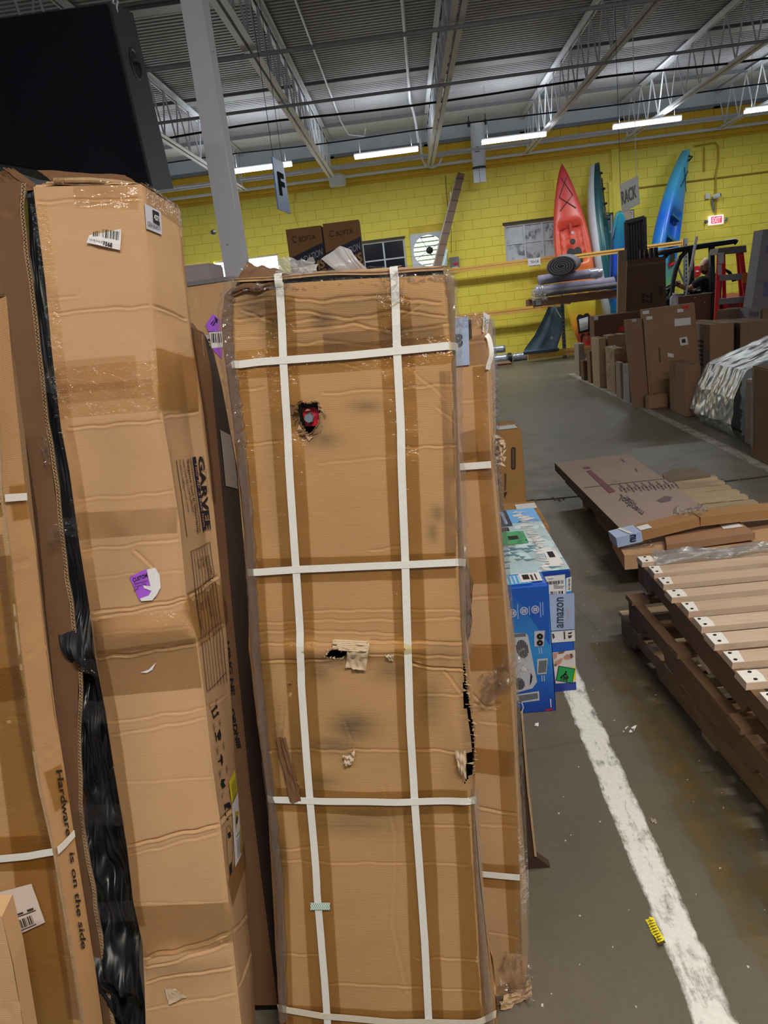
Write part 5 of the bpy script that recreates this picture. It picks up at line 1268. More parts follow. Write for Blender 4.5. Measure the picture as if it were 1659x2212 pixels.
V, Fc, uvm, uv = SA.mesh(36, 220); obj('front_panel', V, Fc, M_A, BXA, True, uv=uvm)
SAs.disp = crease_disp(SAs, [([(30, 1225), (80, 1205)], .003, .006), ([(40, 1300), (90, 1285)], .003, .006), ([(60, 1420), (100, 1390)], .003, .006), ([(85, 1640), (125, 1610)], .003, .006)], .003, 38)
V, Fc, uvm, uv = SAs.mesh(16, 220); obj('side_panel', V, Fc, M_A, BXA, True, uv=uvm)
rb = [r[2] + PA.b * .004 for r in R]; shell('rear_panel', [r[0] for r in R], [r[2] for r in R], [r[0] + PA.b * .06 for r in R], rb, M_A, BXA)
mb = MB(); ed = [PA.hit(*b) for _, b, _ in rowsA]
for a, b in zip(ed[:-1], ed[1:]): mb.bar(a, b, .004, .006, up=PA.b)
mb.build('frayed_corner', M_EDGE, BXA)
poly_tape(SA, [(-10, 1200), (30, 1560), (75, 1900), (120, 2300)], .03, M_TAPE, BXA); poly_tape(SA, [(-20, 1845), (118, 1838)], .034, M_TAPE, BXA, .0016); poly_tape(SA, [(-20, 1480), (50, 1470)], .03, M_TAPE, BXA, .0016); poly_tape(SA, [(-20, 1090), (5, 1088)], .02, M_TAPE, BXA, .0016)
poly_tape(SA, [(-2, 1150), (30, 1420), (58, 1600), (110, 1860), (160, 2200)], .008, M_TAPEC, BXA, .002)
poly_tape(SAs, [(20, 1085), (56, 1082)], .03, M_TAPE, BXA, .0014); poly_tape(SAs, [(104, 1710), (140, 1690)], .04, M_TAPE, BXA, .0014)
strap_on('strap', SA, [(-60, 1858), (60, 1848), (117, 1838)], .0135, M_STRAP, BXA, 20, .004); strap_on('strap', SAs, [(118, 1838), (136, 1822), (156, 1800)], .0135, M_STRAP, BXA, 14, .004)
strap_on('strap', SA, [(-60, 1078), (3, 1076)], .0125, M_STRAP, BXA, 12, .004); strap_on('strap', SAs, [(5, 1076), (52, 1073)], .0125, M_STRAP, BXA, 12, .004)
def down(sheet, s, x0, y0, x1, y1, h, parent):
    d = unit(np.array([x1 - x0, y1 - y0])); nr = np.array([d[1], -d[0]]) * h; a, b = np.array([x0, y0]), np.array([x1, y1])
    text_on('lettering', sheet, s, [a + nr, b + nr, b, a], M_INK, parent, .003, .015)
down(SAs, 'Hardware', 117, 1664, 139, 1806, 13, BXA); down(SAs, 'is on the side', 146, 1842, 172, 2050, 12, BXA)
patch('shipping_label', SA, [(-20, 1930), (70, 1906), (100, 1988), (16, 2026)], plain('label_pinkish', srgb(226, 208, 196), .6), BXA, .004, (6, 6), .001)
Q = SA.quad([(-20, 1930), (70, 1906), (100, 1988), (16, 2026)])
polys_on('barcode', SA, stripes(Q, bars(13, 16, .22, .78), .70, .90), M_INKF, BXA, .0064)
polys_on('label_print', SA, sub_polys(Q, [(.35, .56, .6, .60), (.7, .55, .86, .60), (.4, .62, .9, .64), (.3, .93, .8, .95)]), M_INKF, BXA, .0064)
# corner of another kraft box at bottom left
PZ = Plane((-.5, .98, 0), 8, 5)
RZ = [[PZ.hit(-120, 1985), PZ.hit(4, 1980)], [PZ.hit(-110, 2080), PZ.hit(28, 2080)], [PZ.hit(-100, 2330), PZ.hit(70, 2330)]]
bz = root('cardboard_box', RZ[-1][1] * [1, 1, 0], 'pale kraft box corner poking in at the bottom left edge', 'box')
SZ = Sheet(RZ); SZ.disp = crease_disp(SZ, [([(0, 2190), (50, 2165)], .004, .006)], .003, 44); V, Fc, uvm, uv = SZ.mesh(16, 30); obj('front_panel', V, Fc, M_C, bz, True, uv=uvm)
shell('rear_panel', [r[0] for r in RZ], [r[1] for r in RZ], [r[0] + PZ.b * .05 for r in RZ], [r[1] + PZ.b * .05 for r in RZ], M_C, bz)
# brown box behind, end seen left of the flap
PY_ = Plane((-.9, 1.75, 0), 2, 3)
RY = [[PY_.hit(-160, 510), PY_.hit(14, 505)], [PY_.hit(-150, 700), PY_.hit(30, 700)], [PY_.hit(-120, 1000), PY_.hit(60, 1000)], [PY_.hit(-60, 1900), PY_.hit(160, 1900)]]
by = root('cardboard_box', RY[-1][1] * [1, 1, 0], 'old taped box standing behind the split flap at the left edge', 'box')
SY = Sheet(RY); V, Fc, uvm, uv = SY.mesh(8, 30); obj('front_panel', V, Fc, M_G, by, True, uv=uvm)
shell('rear_panel', [r[0] for r in RY], [r[1] for r in RY], [r[0] + PY_.b * .2 for r in RY], [r[1] + PY_.b * .2 for r in RY], M_KD, by)
poly_tape(SY, [(-10, 530), (20, 630)], .012, M_TAPEC, by); poly_tape(SY, [(-40, 625), (24, 620)], .02, M_TAPEC, by)

# ------------------------------------------------------------------ boxes between the two big ones
PD = Plane((-.33, 1.415, 0), 3, 11.8)
rowsD = [((400, 700), (440, 718)), ((412, 800), (456, 800)), ((440, 1000), (474, 1000)), ((472, 1330), (503, 1330)), ((500, 1700), (540, 1700)), ((525, 2000), (578, 2000)), ((540, 2172), (600, 2172))]
R = [[PD.hit(*a), PD.hit(*b)] for a, b in rowsD]
BXD = root('cardboard_box', (R[-1][0] + R[-1][1]) / 2 * [1, 1, 0] + [0, .05, 0], 'long brown shadowed box with bold black lettering, between the two tallest boxes', 'box')
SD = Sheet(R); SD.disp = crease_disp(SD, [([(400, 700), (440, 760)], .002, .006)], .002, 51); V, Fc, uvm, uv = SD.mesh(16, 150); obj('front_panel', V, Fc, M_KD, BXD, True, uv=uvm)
PDb = Plane((-.33, 1.48, 0), 3, 11.8)
sd = [(461, 760), (478, 830), (512, 1010), (540, 1340), (582, 1700), (602, 2000), (612, 2172)]
rb = [PDb.hit(*p) for p in sd]
SDs = Sheet([[r[1], b] for r, b in zip(R, rb)], out=(1, -.4, 0)); V, Fc, uvm, uv = SDs.mesh(4, 100); obj('side_panel', V, Fc, plain('shaded_brown_board', srgb(58, 41, 31), .85), BXD, True)  # side panel colour darkened to hold the shade of the gap
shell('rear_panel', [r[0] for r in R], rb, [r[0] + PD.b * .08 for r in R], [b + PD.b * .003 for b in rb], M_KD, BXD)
def downD(s, x0, y0, x1, y1, h, sheet=SD, m=M_INK, bold=.03):
    d = unit(np.array([x1 - x0, y1 - y0])); nr = np.array([d[1], -d[0]]) * h; a, b = np.array([x0, y0]), np.array([x1, y1])
    text_on('lettering', sheet, s, [a + nr, b + nr, b, a], m, BXD, .003, bold)
downD('HING NE', 487, 1385, 500, 1500, 9); downD('ORDNIII', 496, 1530, 512, 1615, 10)
lab = [PD.hit(437, 722) - PD.b * .003, PDb.hit(457, 722) - PD.b * .03, PDb.hit(460, 770) - PD.b * .03, PD.hit(441, 768) - PD.b * .003]
film('shiny_label', lab, plain('silver_label', srgb(176, 170, 178), .25), BXD, (4, 4), .001, 3)
SLb = Sheet([[lab[0], lab[1]], [lab[3], lab[2]]]); polys_on('label_print', SLb, sub_polys([(.15, .2), (.9, .2), (.9, .7), (.15, .7)], [(.0, 0, .3, .12), (.5, 0, .95, .2), (.1, .3, .25, .5), (.35, .28, .5, .6), (.6, .35, .9, .45), (.0, .7, .9, .8), (.0, .9, .7, .98)]), M_INK, BXD, .004)
patch('side_label', SDs, [(.2, .13), (.9, .13), (.9, .21), (.2, .21)], plain('label_dim', srgb(150, 138, 128), .5), BXD, .002)
# tan box further back with purple stickers
PE = Plane((-.7, 2.35, 0), 2, 4)
RE = [[PE.hit(385, 622), PE.hit(500, 606)], [PE.hit(392, 720), PE.hit(505, 720)], [PE.hit(440, 1400), PE.hit(560, 1400)], [PE.hit(500, 1900), PE.hit(620, 1900)]]
BXE = root('cardboard_box', RE[-1][1] * [1, 1, 0], 'tan box behind with purple stickers and a barcode, left of the centre box', 'box')
SE = Sheet(RE); SE.disp = crease_disp(SE, [([(414, 640), (440, 668), (460, 690)], .006, .008)], .003, 57); V, Fc, uvm, uv = SE.mesh(20, 80); obj('front_panel', V, Fc, M_G, BXE, True, uv=uvm)
shell('rear_panel', [r[0] for r in RE], [r[1] for r in RE], [r[0] + PE.b * .2 for r in RE], [r[1] + PE.b * .2 for r in RE], M_G, BXE)
top = MB().hexa([RE[0][0] + [0, 0, .001], RE[0][1] + [0, 0, .001], RE[0][1] + PE.b * .2 + [0, 0, .001], RE[0][0] + PE.b * .2 + [0, 0, .001], RE[0][0] + [0, 0, .014], RE[0][1] + [0, 0, .014], RE[0][1] + PE.b * .2 + [0, 0, .014], RE[0][0] + PE.b * .2 + [0, 0, .014]]); top.build('taped_lid', plain('grey_tape_lid', srgb(120, 118, 120), .4), BXE)
polys_on('purple_sticker', SE, [[(444, 702), (460, 678), (476, 690), (476, 716), (450, 716)]], M_PURP, BXE, .004); polys_on('purple_sticker', SE, [[(458, 752), (480, 750), (480, 776)]], M_PURP, BXE, .004)
polys_on('sticker_paper', SE, [[(452, 718), (482, 716), (482, 750), (458, 752)]], M_WHITE, BXE, .0035)
polys_on('barcode', SE, [[(x, 720), (x + w_, 720), (x + w_ + 2, 740), (x + 2, 740)] for x, w_ in ((456, 1.5), (459, 3), (464, 2), (468, 1), (471, 3), (476, 2))], M_INK, BXE, .0046)
polys_on('sticker_print', SE, [[(455, 700), (462, 690), (464, 692), (457, 702)], [(459, 703), (466, 692), (468, 694), (461, 705)], [(463, 684), (472, 690), (470, 700), (466, 694)]], M_NAVY, BXE, .0048)
# mauve-grey box farther left, before the bright window
PM = Plane((-1.4, 3.3, 0), 0, 0); a_ = [PM.hit(402, 578), PM.hit(452, 574), PM.hit(462, 640), PM.hit(408, 640)]
mg = root('cardboard_box', (a_[2] * [1, 1, 0]), 'mauve grey box before the bright window, over the tan box', 'box')
x0, x1, zt = a_[0][0] - .1, a_[1][0], a_[0][2]
MB().box(((x0 + x1) / 2, 3.42, zt / 2), (x1 - x0, .24, zt)).build('carton', plain('mauve_board', srgb(150, 136, 142), .8), mg)
MB().box(((x0 + x1) / 2, 3.42, zt + .004), (x1 - x0 - .004, .23, .006)).build('lid', plain('mauve_board', srgb(150, 136, 142), .8), mg)
# ------------------------------------------------------------------ loudspeaker on chains
sp = root('loudspeaker', W(180, 400, 3.4), 'big black loudspeaker hung from the roof at upper left', 'speaker')
yf = 3.4
fa, fb, fc, fd = W(-60, 47, yf + .16), W(238, 5, yf), W(332, 412, yf - .10), W(-30, 352, yf + .06)
Y2 = yf + .42
sa, sc = W(287, 28, Y2 + .0), W(375, 408, Y2 - .12)
Vv = [fa, fb, fc, fd, fa + [0, .5, 0], sa, sc, fd + [0, .5, 0]]
M_SPK = plain('speaker_box_black', srgb(38, 39, 44), .6, scale=30, bstr=.4)
def spk_mat():
    t = NT('speaker_grille_cloth'); v = t.coord('Object'); a = t.noise(v, 400, 2); b = t.noise(v, 2, 2)
    return t.done(t.bsdf(t.mix(b, srgb(8, 10, 18), srgb(12, 14, 26)), .8, 0, a, .1, .001, .2))
obj('cabinet', Vv, [(4, 7, 6, 5), (0, 4, 5, 1), (1, 5, 6, 2), (2, 6, 7, 3), (3, 7, 4, 0), (0, 1, 2, 3)], M_SPK, sp)
nf = unit(np.cross(fb - fa, fd - fa)); nf = nf if np.dot(nf, CAMP - fa) > 0 else -nf
ins = [p + (np.mean([fa, fb, fc, fd], 0) - p) * .03 + nf * .002 for p in (fa, fb, fc, fd)]
MB().hexa([ins[3], ins[2], ins[2] + nf * .008, ins[3] + nf * .008, ins[0], ins[1], ins[1] + nf * .008, ins[0] + nf * .008]).build('grille', spk_mat(), sp)
SS = Sheet([[fb, sa], [fc, sc]]); hc = SS.quad([(292, 138)])[0]
ang = np.linspace(0, 2 * math.pi, 25)[:-1]
ring = lambda ru, rv, off: SS.at(np.array([(hc[0] + ru * math.cos(a), hc[1] + rv * math.sin(a)) for a in ang]), off)
n = 24; V = np.vstack([ring(.24, .092, .003), ring(.20, .08, .006), ring(.17, .07, -.0)]); Fc = [(i, (i + 1) % n, n + (i + 1) % n, n + i) for i in range(n)] + [(n + i, n + (i + 1) % n, 2 * n + (i + 1) % n, 2 * n + i) for i in range(n)]
obj('handle_plate', V, Fc, M_BLK, sp, True)
obj('handle_recess', ring(.17, .07, .002), [tuple(range(n))], M_DARK, sp)
q = SS.at(np.array([(hc[0] - .15, hc[1] - .012), (hc[0] + .15, hc[1] - .012)]), .012); MB().bar(q[0], q[1], .012, .02, up=SS._n(np.array([hc]))[0]).build('handle_bar', M_SPK, sp)
eb = W(251, 16, yf + .1); MB().tube([eb - [0, 0, .02], eb, eb + [.01, 0, .02], eb + [.0, 0, .04], eb + [-.01, 0, .02], eb], .005, 6).build('eye_bolt', M_ZINC, sp)
MB().tube([eb + [0, 0, .03], (eb[0], eb[1], 4.93)], .004, 5).build('suspension_cable', M_BLK, sp)
e2 = W(-40, 50, yf + .3); MB().tube([e2 - [0, 0, .03], (e2[0], e2[1], 4.93)], .004, 5).build('suspension_cable', M_BLK, sp)
# boxes with gold lettering across the aisle
for i, (c4, lab_) in enumerate((([(617, 498), (692, 485), (704, 600), (636, 604)], 'left one of two printed boxes reading foundation arms, yellow wall behind'), ([(697, 485), (774, 473), (790, 600), (712, 604)], 'right one of two printed boxes reading foundation arms, nearest the dark window'))):
    yb = 8.0; p = [W(*q, yb) for q in c4]; xl, xr = p[0][0], p[1][0]; zt = (p[0][2] + p[1][2]) / 2
    b = root('printed_box', ((xl + xr) / 2, yb, 0), lab_, 'box', 'printed boxes before the far windows')
    MB().box(((xl + xr) / 2, yb + .12, zt / 2), (xr - xl, .24, zt)).build('carton', cardboard('brown_print_board', srgb(168, 122, 82), uvmode=False), b)
    S = Sheet([[(xl, yb, zt), (xr, yb, zt)], [(xl, yb, zt - .8), (xr, yb, zt - .8)]], out=(0, -1, 0))
    polys_on('navy_band', S, [[(0, .34), (1, .20), (1, .50), (0, .64)]], M_NAVY, b, .002)
    text_on('lettering', S, 'BDFTA', [(.34, .105), (.82, .095), (.82, .150), (.34, .16)], plain('brown_print', srgb(88, 62, 44), .8), b, .003, .01)
    line = [(.22 + .07 * math.cos(a), .125 + .04 * math.sin(a)) for a in np.linspace(.6, 5.8, 12)]
    polys_on('logo_ring', S, [[line[k], line[k + 1], tuple(np.array([.22, .125]) + (np.array(line[k + 1]) - [.22, .125]) * .72), tuple(np.array([.22, .125]) + (np.array(line[k]) - [.22, .125]) * .72)] for k in range(11)], plain('brown_print', srgb(88, 62, 44), .8), b, .003)
    text_on('lettering', S, 'FOUNDATION', [(.04, .385), (.96, .262), (.96, .345), (.04, .47)], plain('silver_print', srgb(170, 170, 180), .5), b, .004, .015)
    text_on('lettering', S, 'ARMS', [(.22, .475), (.98, .375), (.98, .49), (.22, .60)], plain('gold_print', srgb(196, 150, 80), .5), b, .004, .03)
# ================================================================== GENERIC CARTON
def carton(label, P0, w, d, h, yaw=0.0, lean=0.0, m=0, group=None, name='cardboard_box', tape=True, flaps=True, tuck=None):
    """P0 = front left foot; returns root and its front/left/right/top sheets"""
    a, l = math.radians(yaw), math.radians(lean)
    r = np.array([math.cos(a), math.sin(a), 0]); b0 = np.array([-math.sin(a), math.cos(a), 0])
    u = b0 * math.sin(l) + np.array([0, 0, math.cos(l)]); b = b0 * math.cos(l) - np.array([0, 0, math.sin(l)])
    P0 = np.array(P0, float)
    if lean > 0: P0 = P0 + [0, 0, d * math.sin(l)]
    mt = M_KB[m] if isinstance(m, int) else m
    o = root(name, P0 + r * w / 2 + b0 * d / 2 - [0, 0, d * math.sin(l) if lean > 0 else 0], label, 'box', group)
    jr = random.Random(int(abs(P0[0] * 977 + P0[1] * 331 + w * 71)))
    e = min(.006, w * .05, d * .05, h * .05)
    C = lambda x, y, z: P0 + r * x + b * y + u * z
    V, Fc = [], []
    # body: bevelled box with slightly wandering corners
    J = lambda: jr.uniform(-.004, .004)
    c8 = {(i, j, k): np.array([(0, w)[i] + J(), (0, d)[j] + J(), (0, h)[k] + (J() if k else 0)]) for i in (0, 1) for j in (0, 1) for k in (0, 1)}
    vid = {}
    for key, c in c8.items():
        for ax in range(3):
            q = c.copy()
            for k2 in range(3):
                if k2 != ax: q[k2] += e if key[k2] == 0 else -e
            # face vertex for the face normal ax
            vid[(key, ax)] = len(V); V.append(C(*q))
    for ax in range(3):
        o1, o2 = [(1, 2), (2, 0), (0, 1)][ax]
        for s_ in (0, 1):
            ks = []
            for p_, q_ in ((0, 0), (1, 0), (1, 1), (0, 1)):
                k = [0, 0, 0]; k[ax] = s_; k[o1] = p_; k[o2] = q_; ks.append(vid[(tuple(k), ax)])
            Fc.append(tuple(ks if s_ else ks[::-1]))
    for ax in range(3):
        o1, o2 = [(1, 2), (2, 0), (0, 1)][ax]
        for p_ in (0, 1):
            for q_ in (0, 1):
                k0 = [0, 0, 0]; k0[o1] = p_; k0[o2] = q_; k1 = list(k0); k1[ax] = 1
                f = (vid[(tuple(k0), o1)], vid[(tuple(k1), o1)], vid[(tuple(k1), o2)], vid[(tuple(k0), o2)])
                Fc.append(f if (p_ ^ q_) else f[::-1])
    for key in c8: 
        t = [vid[(key, 0)], vid[(key, 1)], vid[(key, 2)]]; Fc.append(tuple(t if sum(key) % 2 else t[::-1]))
    obj('carton', V, Fc, mt, o)
    if flaps and w > .05 and d > .05:
        ln = w >= d
        for s_ in (0, 1):
            if ln: x0, x1, y0, y1 = .003, w - .003, (.003, d / 2 + .002)[s_], (d / 2 - .002, d - .003)[s_]
            else: x0, x1, y0, y1 = (.003, w / 2 + .002)[s_], (w / 2 - .002, w - .003)[s_], .003, d - .003
            z0, z1 = h - .003, h + .004 + jr.uniform(0, .002)
            MB().hexa([C(x0, y0, z0), C(x1, y0, z0), C(x1, y1, z0), C(x0, y1, z0), C(x0, y0, z1), C(x1, y0, z1), C(x1, y1, z1), C(x0, y1, z1)]).build('flap', mt, o)
        if tape:
            tw = .03; z = h + .0075
            if ln: q = [C(0, d / 2 - tw, z), C(w, d / 2 - tw, z), C(w, d / 2 + tw, z), C(0, d / 2 + tw, z)]
            else: q = [C(w / 2 - tw, 0, z), C(w / 2 + tw, 0, z), C(w / 2 + tw, d, z), C(w / 2 - tw, d, z)]
            obj('tape', q, [(0, 1, 2, 3)], M_TAPEC, o, uv=np.array([(0, 0), (1, 0), (1, .06), (0, .06)]) * 1.0)
    S = dict(front=Sheet([[C(0, -.001, h), C(w, -.001, h)], [C(0, -.001, 0), C(w, -.001, 0)]], out=-b), left=Sheet([[C(-.001, d, h), C(-.001, 0, h)], [C(-.001, d, 0), C(-.001, 0, 0)]], out=-r),
             right=Sheet([[C(w + .001, 0, h), C(w + .001, d, h)], [C(w + .001, 0, 0), C(w + .001, d, 0)]], out=r), top=Sheet([[C(0, d, h + .006), C(w, d, h + .006)], [C(0, 0, h + .006), C(w, 0, h + .006)]], out=u))
    return o, S
def rect(u0, v0, u1, v1): return [(u0, v0), (u1, v0), (u1, v1), (u0, v1)]
def pcarton(label, Y, x0, x1, yt, yb=None, d=.3, z0=0.0, **kw):
    """front face seen between pixel columns x0..x1 and rows yt..yb at depth Y"""
    ym = (yt + (yb if yb else yt + 60)) / 2
    a, b = W(x0, ym, Y), W(x1, ym, Y); zt = W((x0 + x1) / 2, yt, Y)[2]
    if z0 is None: z0 = max(0.0, W((x0 + x1) / 2, yb, Y)[2])
    return carton(label, (a[0], Y, z0), b[0] - a[0], d, zt - z0, **kw)

# ------------------------------------------------------------------ boxes along the left of the aisle
M_BLUE = plain('glossy_blue_print', srgb(24, 92, 196), .3, var=.04, scale=2)
def blue_grad():
    t = NT('blue_gradient_print'); v = t.coord('UV'); sx = t.n('SeparateXYZ'); t.l(v, sx.inputs[0])
    k = t.ramp(t.math('MULTIPLY', sx.outputs[1], -1.85), [(0.0, srgb(36, 86, 190)), (.5, srgb(52, 150, 224)), (.75, srgb(34, 96, 196)), (1, srgb(24, 62, 160))])
    return t.done(t.bsdf(k, .3))
M_SKYP = plain('sky_blue_print', srgb(60, 160, 235), .35, var=.05)
M_NVB = plain('deep_blue_print', srgb(28, 62, 150), .35, var=.05)
M_PALE = plain('pale_print', srgb(196, 222, 228), .35, var=.10, scale=14)
# large blue box
z_ = .512; J0 = W(1245, 1490, 2.8)
bj, S = carton('large blue printed appliance box with a grey tape strip, behind the smaller blue one', (J0[0] - .40, 2.8, 0), .40, .88, .512, m=M_BLUE, name='printed_box', tape=False)
f = S['front']
fq = lambda *p: f.quad(p)
patch('front_print', f, rect(0, 0, 1, .06), M_NVB, bj, .0015); patch('front_print', f, rect(.0, .70, 1, 1), M_NVB, bj, .0014); patch('front_print', f, rect(.5, .06, 1, .4), M_SKYP, bj, .0013)
patch('carrier_label', f, [(1168, 1246), (1220, 1240), (1222, 1282), (1172, 1284)], M_WHITE, bj, .003)
Q = f.quad([(1168, 1246), (1220, 1240), (1222, 1282), (1172, 1284)])
polys_on('barcode', f, stripes(Q, bars(21, 16, .2, .95), .28, .46), M_INK, bj, .004); polys_on('barcode', f, stripes(Q, bars(22, 10, .2, .9), .84, .98), M_INK, bj, .004); polys_on('label_print', f, sub_polys(Q, [(.5, .58, .95, .61), (.5, .66, .9, .69), (.3, .14, .5, .17), (.5, .5, .7, .53)]), M_INKF, bj, .004)
patch('small_label', f, [(1223, 1248), (1234, 1245), (1234, 1275), (1223, 1278)], M_WHITE, bj, .003); Q2 = f.quad([(1223, 1248), (1234, 1245), (1234, 1275), (1223, 1278)]); polys_on('barcode', f, stripes(Q2, bars(23, 10, .1, .9), .4, .75, True), M_INK, bj, .004)
patch('printed_tape', f, [(1182, 1284), (1240, 1280), (1241, 1358), (1186, 1362)], M_PTAPE, bj, .004, (6, 6), .001)
text_on('tape_lettering', f, 'amazon', [(1202, 1355), (1202, 1289), (1217, 1289), (1217, 1355)], plain('slate_ink', srgb(58, 66, 88), .5), bj, .0062, .015)
for a_ in range(8):
    pass
sm = [(1223 - 1.5 + 5 * math.sin(k / 11 * math.pi), 1340 - k * 2.6) for k in range(12)]
polys_on('tape_arrow', f, [[(x, y), (sm[k + 1][0], sm[k + 1][1]), (sm[k + 1][0] + 2, sm[k + 1][1]), (x + 2, y)] for k, (x, y) in enumerate(sm[:-1])], plain('orange_arrow', srgb(196, 160, 150), .5), bj, .0062)
patch('white_label', f, [(1188, 1364), (1241, 1360), (1242, 1384), (1190, 1388)], M_WHITE, bj, .003); polys_on('label_print', f, [[(1217, 1363), (1220, 1363), (1221, 1380), (1218, 1380)], [(1192, 1368), (1196, 1368), (1198, 1376), (1194, 1380)], [(1226, 1366), (1236, 1364), (1234, 1368), (1228, 1369)], [(1226, 1372), (1236, 1371), (1233, 1377), (1228, 1378)]], M_INKF, bj, .004)
# photo print of a person in a white sweater
patch('photo_print', f, [(1193, 1409), (1242, 1403), (1244, 1472), (1200, 1476)], plain('photo_white', srgb(222, 214, 210), .4, var=.1, scale=20), bj, .003)
polys_on('photo_shapes', f, [[(1217, 1418), (1224, 1412), (1232, 1414), (1234, 1421), (1226, 1424), (1218, 1423)], [(1197, 1428), (1206, 1424), (1216, 1420), (1212, 1430), (1206, 1436), (1198, 1434)], [(1194, 1410), (1204, 1409), (1202, 1420), (1196, 1424)]], plain('photo_skin', srgb(196, 140, 124), .5), bj, .0040)
polys_on('photo_shapes', f, [[(1230, 1411), (1236, 1411), (1238, 1418), (1233, 1422)], [(1204, 1408), (1222, 1404), (1216, 1410), (1206, 1412)], [(1196, 1434), (1202, 1432), (1202, 1438), (1197, 1438)]], plain('photo_hair', srgb(120, 92, 66), .5), bj, .0044)
polys_on('photo_shapes', f, [[(1238, 1440), (1242, 1437), (1243, 1466), (1236, 1470)]], M_YEL, bj, .0044)
M_GRN = plain('green_sticker', srgb(20, 160, 80), .4, var=.03)
polys_on('green_sticker', f, [[(1206, 1437), (1242, 1443), (1236, 1475), (1200, 1469)]], M_INK, bj, .0048); polys_on('green_sticker', f, [[(1207.5, 1438.5), (1240.5, 1444), (1235, 1473.5), (1201.5, 1468)]], M_GRN, bj, .0054)
text_on('sticker_text', f, 'TPS', [(1209, 1461), (1227, 1464), (1225, 1471), (1208, 1468)], M_INK, bj, .0062, .03)
polys_on('sticker_figure', f, [[(1220, 1448), (1224, 1448), (1224, 1452), (1220, 1452)], [(1213, 1458), (1220, 1452), (1223, 1454), (1215, 1460), (1211, 1463), (1209, 1462)], [(1219, 1452), (1226, 1457), (1224, 1459), (1218, 1455)], [(1217, 1456), (1222, 1463), (1219, 1463), (1215, 1459)], [(1222, 1459), (1228, 1460), (1227, 1464), (1221, 1463)]], M_INK, bj, .0062)
t_ = S['top']
patch('top_print', t_, rect(0, 0, 1, 1), M_PALE, bj, .0012); patch('top_print', t_, rect(.0, .0, .66, .30), M_NAVY, bj, .0018); patch('top_print', t_, rect(.66, .0, 1, .26), M_SKYP, bj, .0018); patch('top_print', t_, rect(.05, .30, .60, .62), plain('taupe_print', srgb(160, 150, 150), .4), bj, .0018)
polys_on('top_lines', t_, sub_polys([(0, 0), (1, 0), (1, 1), (0, 1)], [(.10 + i * .032, .36, .118 + i * .032, .62) for i in range(8)] + [(.42, .32, .6, .38)]), M_INK, bj, .0024)
patch('green_sticker', t_, rect(.46, .40, .74, .60), M_GRN, bj, .0030); polys_on('sticker_print', t_, [rect(.55, .47, .66, .53)], M_INK, bj, .0036)
patch('product_photo', t_, rect(.36, .34, .52, .44), M_INK, bj, .0026)
for i, (a, b) in enumerate(((.12, .06), (.22, .05), (.32, .08), (.50, .03), (.58, .02))):
    polys_on('top_text', t_, [rect(a, b, a + (.02 if i < 3 else .035), .26)], plain('pale_ink', srgb(170, 184, 200), .5), bj, .0024)
polys_on('worn_patches', t_, [[(.70 + .28 * rnd.random(), y) , (.74 + .22 * rnd.random(), y + .02), (.80 + .16 * rnd.random(), y + .05), (.70 + .1 * rnd.random(), y + .04)] for y in np.linspace(.03, .95, 26)], M_WHITE, bj, .0030)
polys_on('worn_patches', t_, [[(a, b), (a + .05 + .1 * rnd.random(), b + .01), (a + .03, b + .03)] for a, b in [(rnd.uniform(.3, .9), rnd.uniform(.62, .95)) for _ in range(26)]], plain('teal_wear', srgb(90, 140, 156), .5), bj, .0032)
polys_on('corner_label', t_, [rect(.84, .72, .97, .94)], M_WHITE, bj, .0034); polys_on('label_black', t_, [rect(.87, .76, .93, .84)], M_INK, bj, .0042)
film('wrap_film', [t_.at(np.array([p]), .006)[0] for p in ((.3, .35), (1, .2), (1, 1), (.1, 1))], M_FILM, bj, (16, 12), .006, 5)
# smaller blue box in front
K1 = W(1200, 1535, 2.66)
bk, S = carton('smaller blue printed box picturing a white heat pump, before the large blue one', (K1[0] - .27, 2.66, 0), .27, .125, .52, m=M_BLUE, name='printed_box', yaw=0, tape=False)
f = S['front']
patch('front_print', f, rect(0.003, .003, .997, .997), blue_grad(), bk, .0015, (4, 12))
for cx, cy in ((1107, 1324), (1132, 1319), (1156, 1316)):
    ringp = []
    for k in range(20):
        a, b = 2 * math.pi * k / 20, 2 * math.pi * (k + 1) / 20
        for r0, r1 in ((8.6, 7.6), (7.0, 6.4)):
            ringp.append([(cx + r0 * math.cos(a), cy + r0 * 1.0 * math.sin(a)), (cx + r0 * math.cos(b), cy + r0 * math.sin(b)), (cx + r1 * math.cos(b), cy + r1 * math.sin(b)), (cx + r1 * math.cos(a), cy + r1 * math.sin(a))])
    polys_on('feature_ring', f, ringp + [[(cx - 4, cy - 3.5), (cx + 4, cy - 4), (cx + 4, cy + 3.5), (cx - 4, cy + 4)]], M_WHITE, bk, .003)
    polys_on('feature_mark', f, [[(cx - .6, cy - 5), (cx + .6, cy - 5), (cx + .6, cy + 5), (cx - .6, cy + 5)], [(cx - 3, cy - 1), (cx - 1.5, cy - 2), (cx - 1.5, cy + 2)], [(cx + 3, cy - 1), (cx + 1.5, cy - 2), (cx + 1.5, cy + 2)]], M_BLUE, bk, .0036)
for x, y, L in ((1117, 1304, 32), (1142, 1308, 20), (1166, 1300, 32), (1171, 1300, 28)): polys_on('caption', f, [[(x, y), (x + 1.6, y), (x + 2.6, y + L), (x + 1, y + L)]], plain('pale_caption', srgb(170, 196, 236), .5), bk, .003)
M_ACW = plain('unit_white', srgb(198, 202, 210), .4); M_ACG = plain('unit_grey', srgb(110, 112, 118), .4)
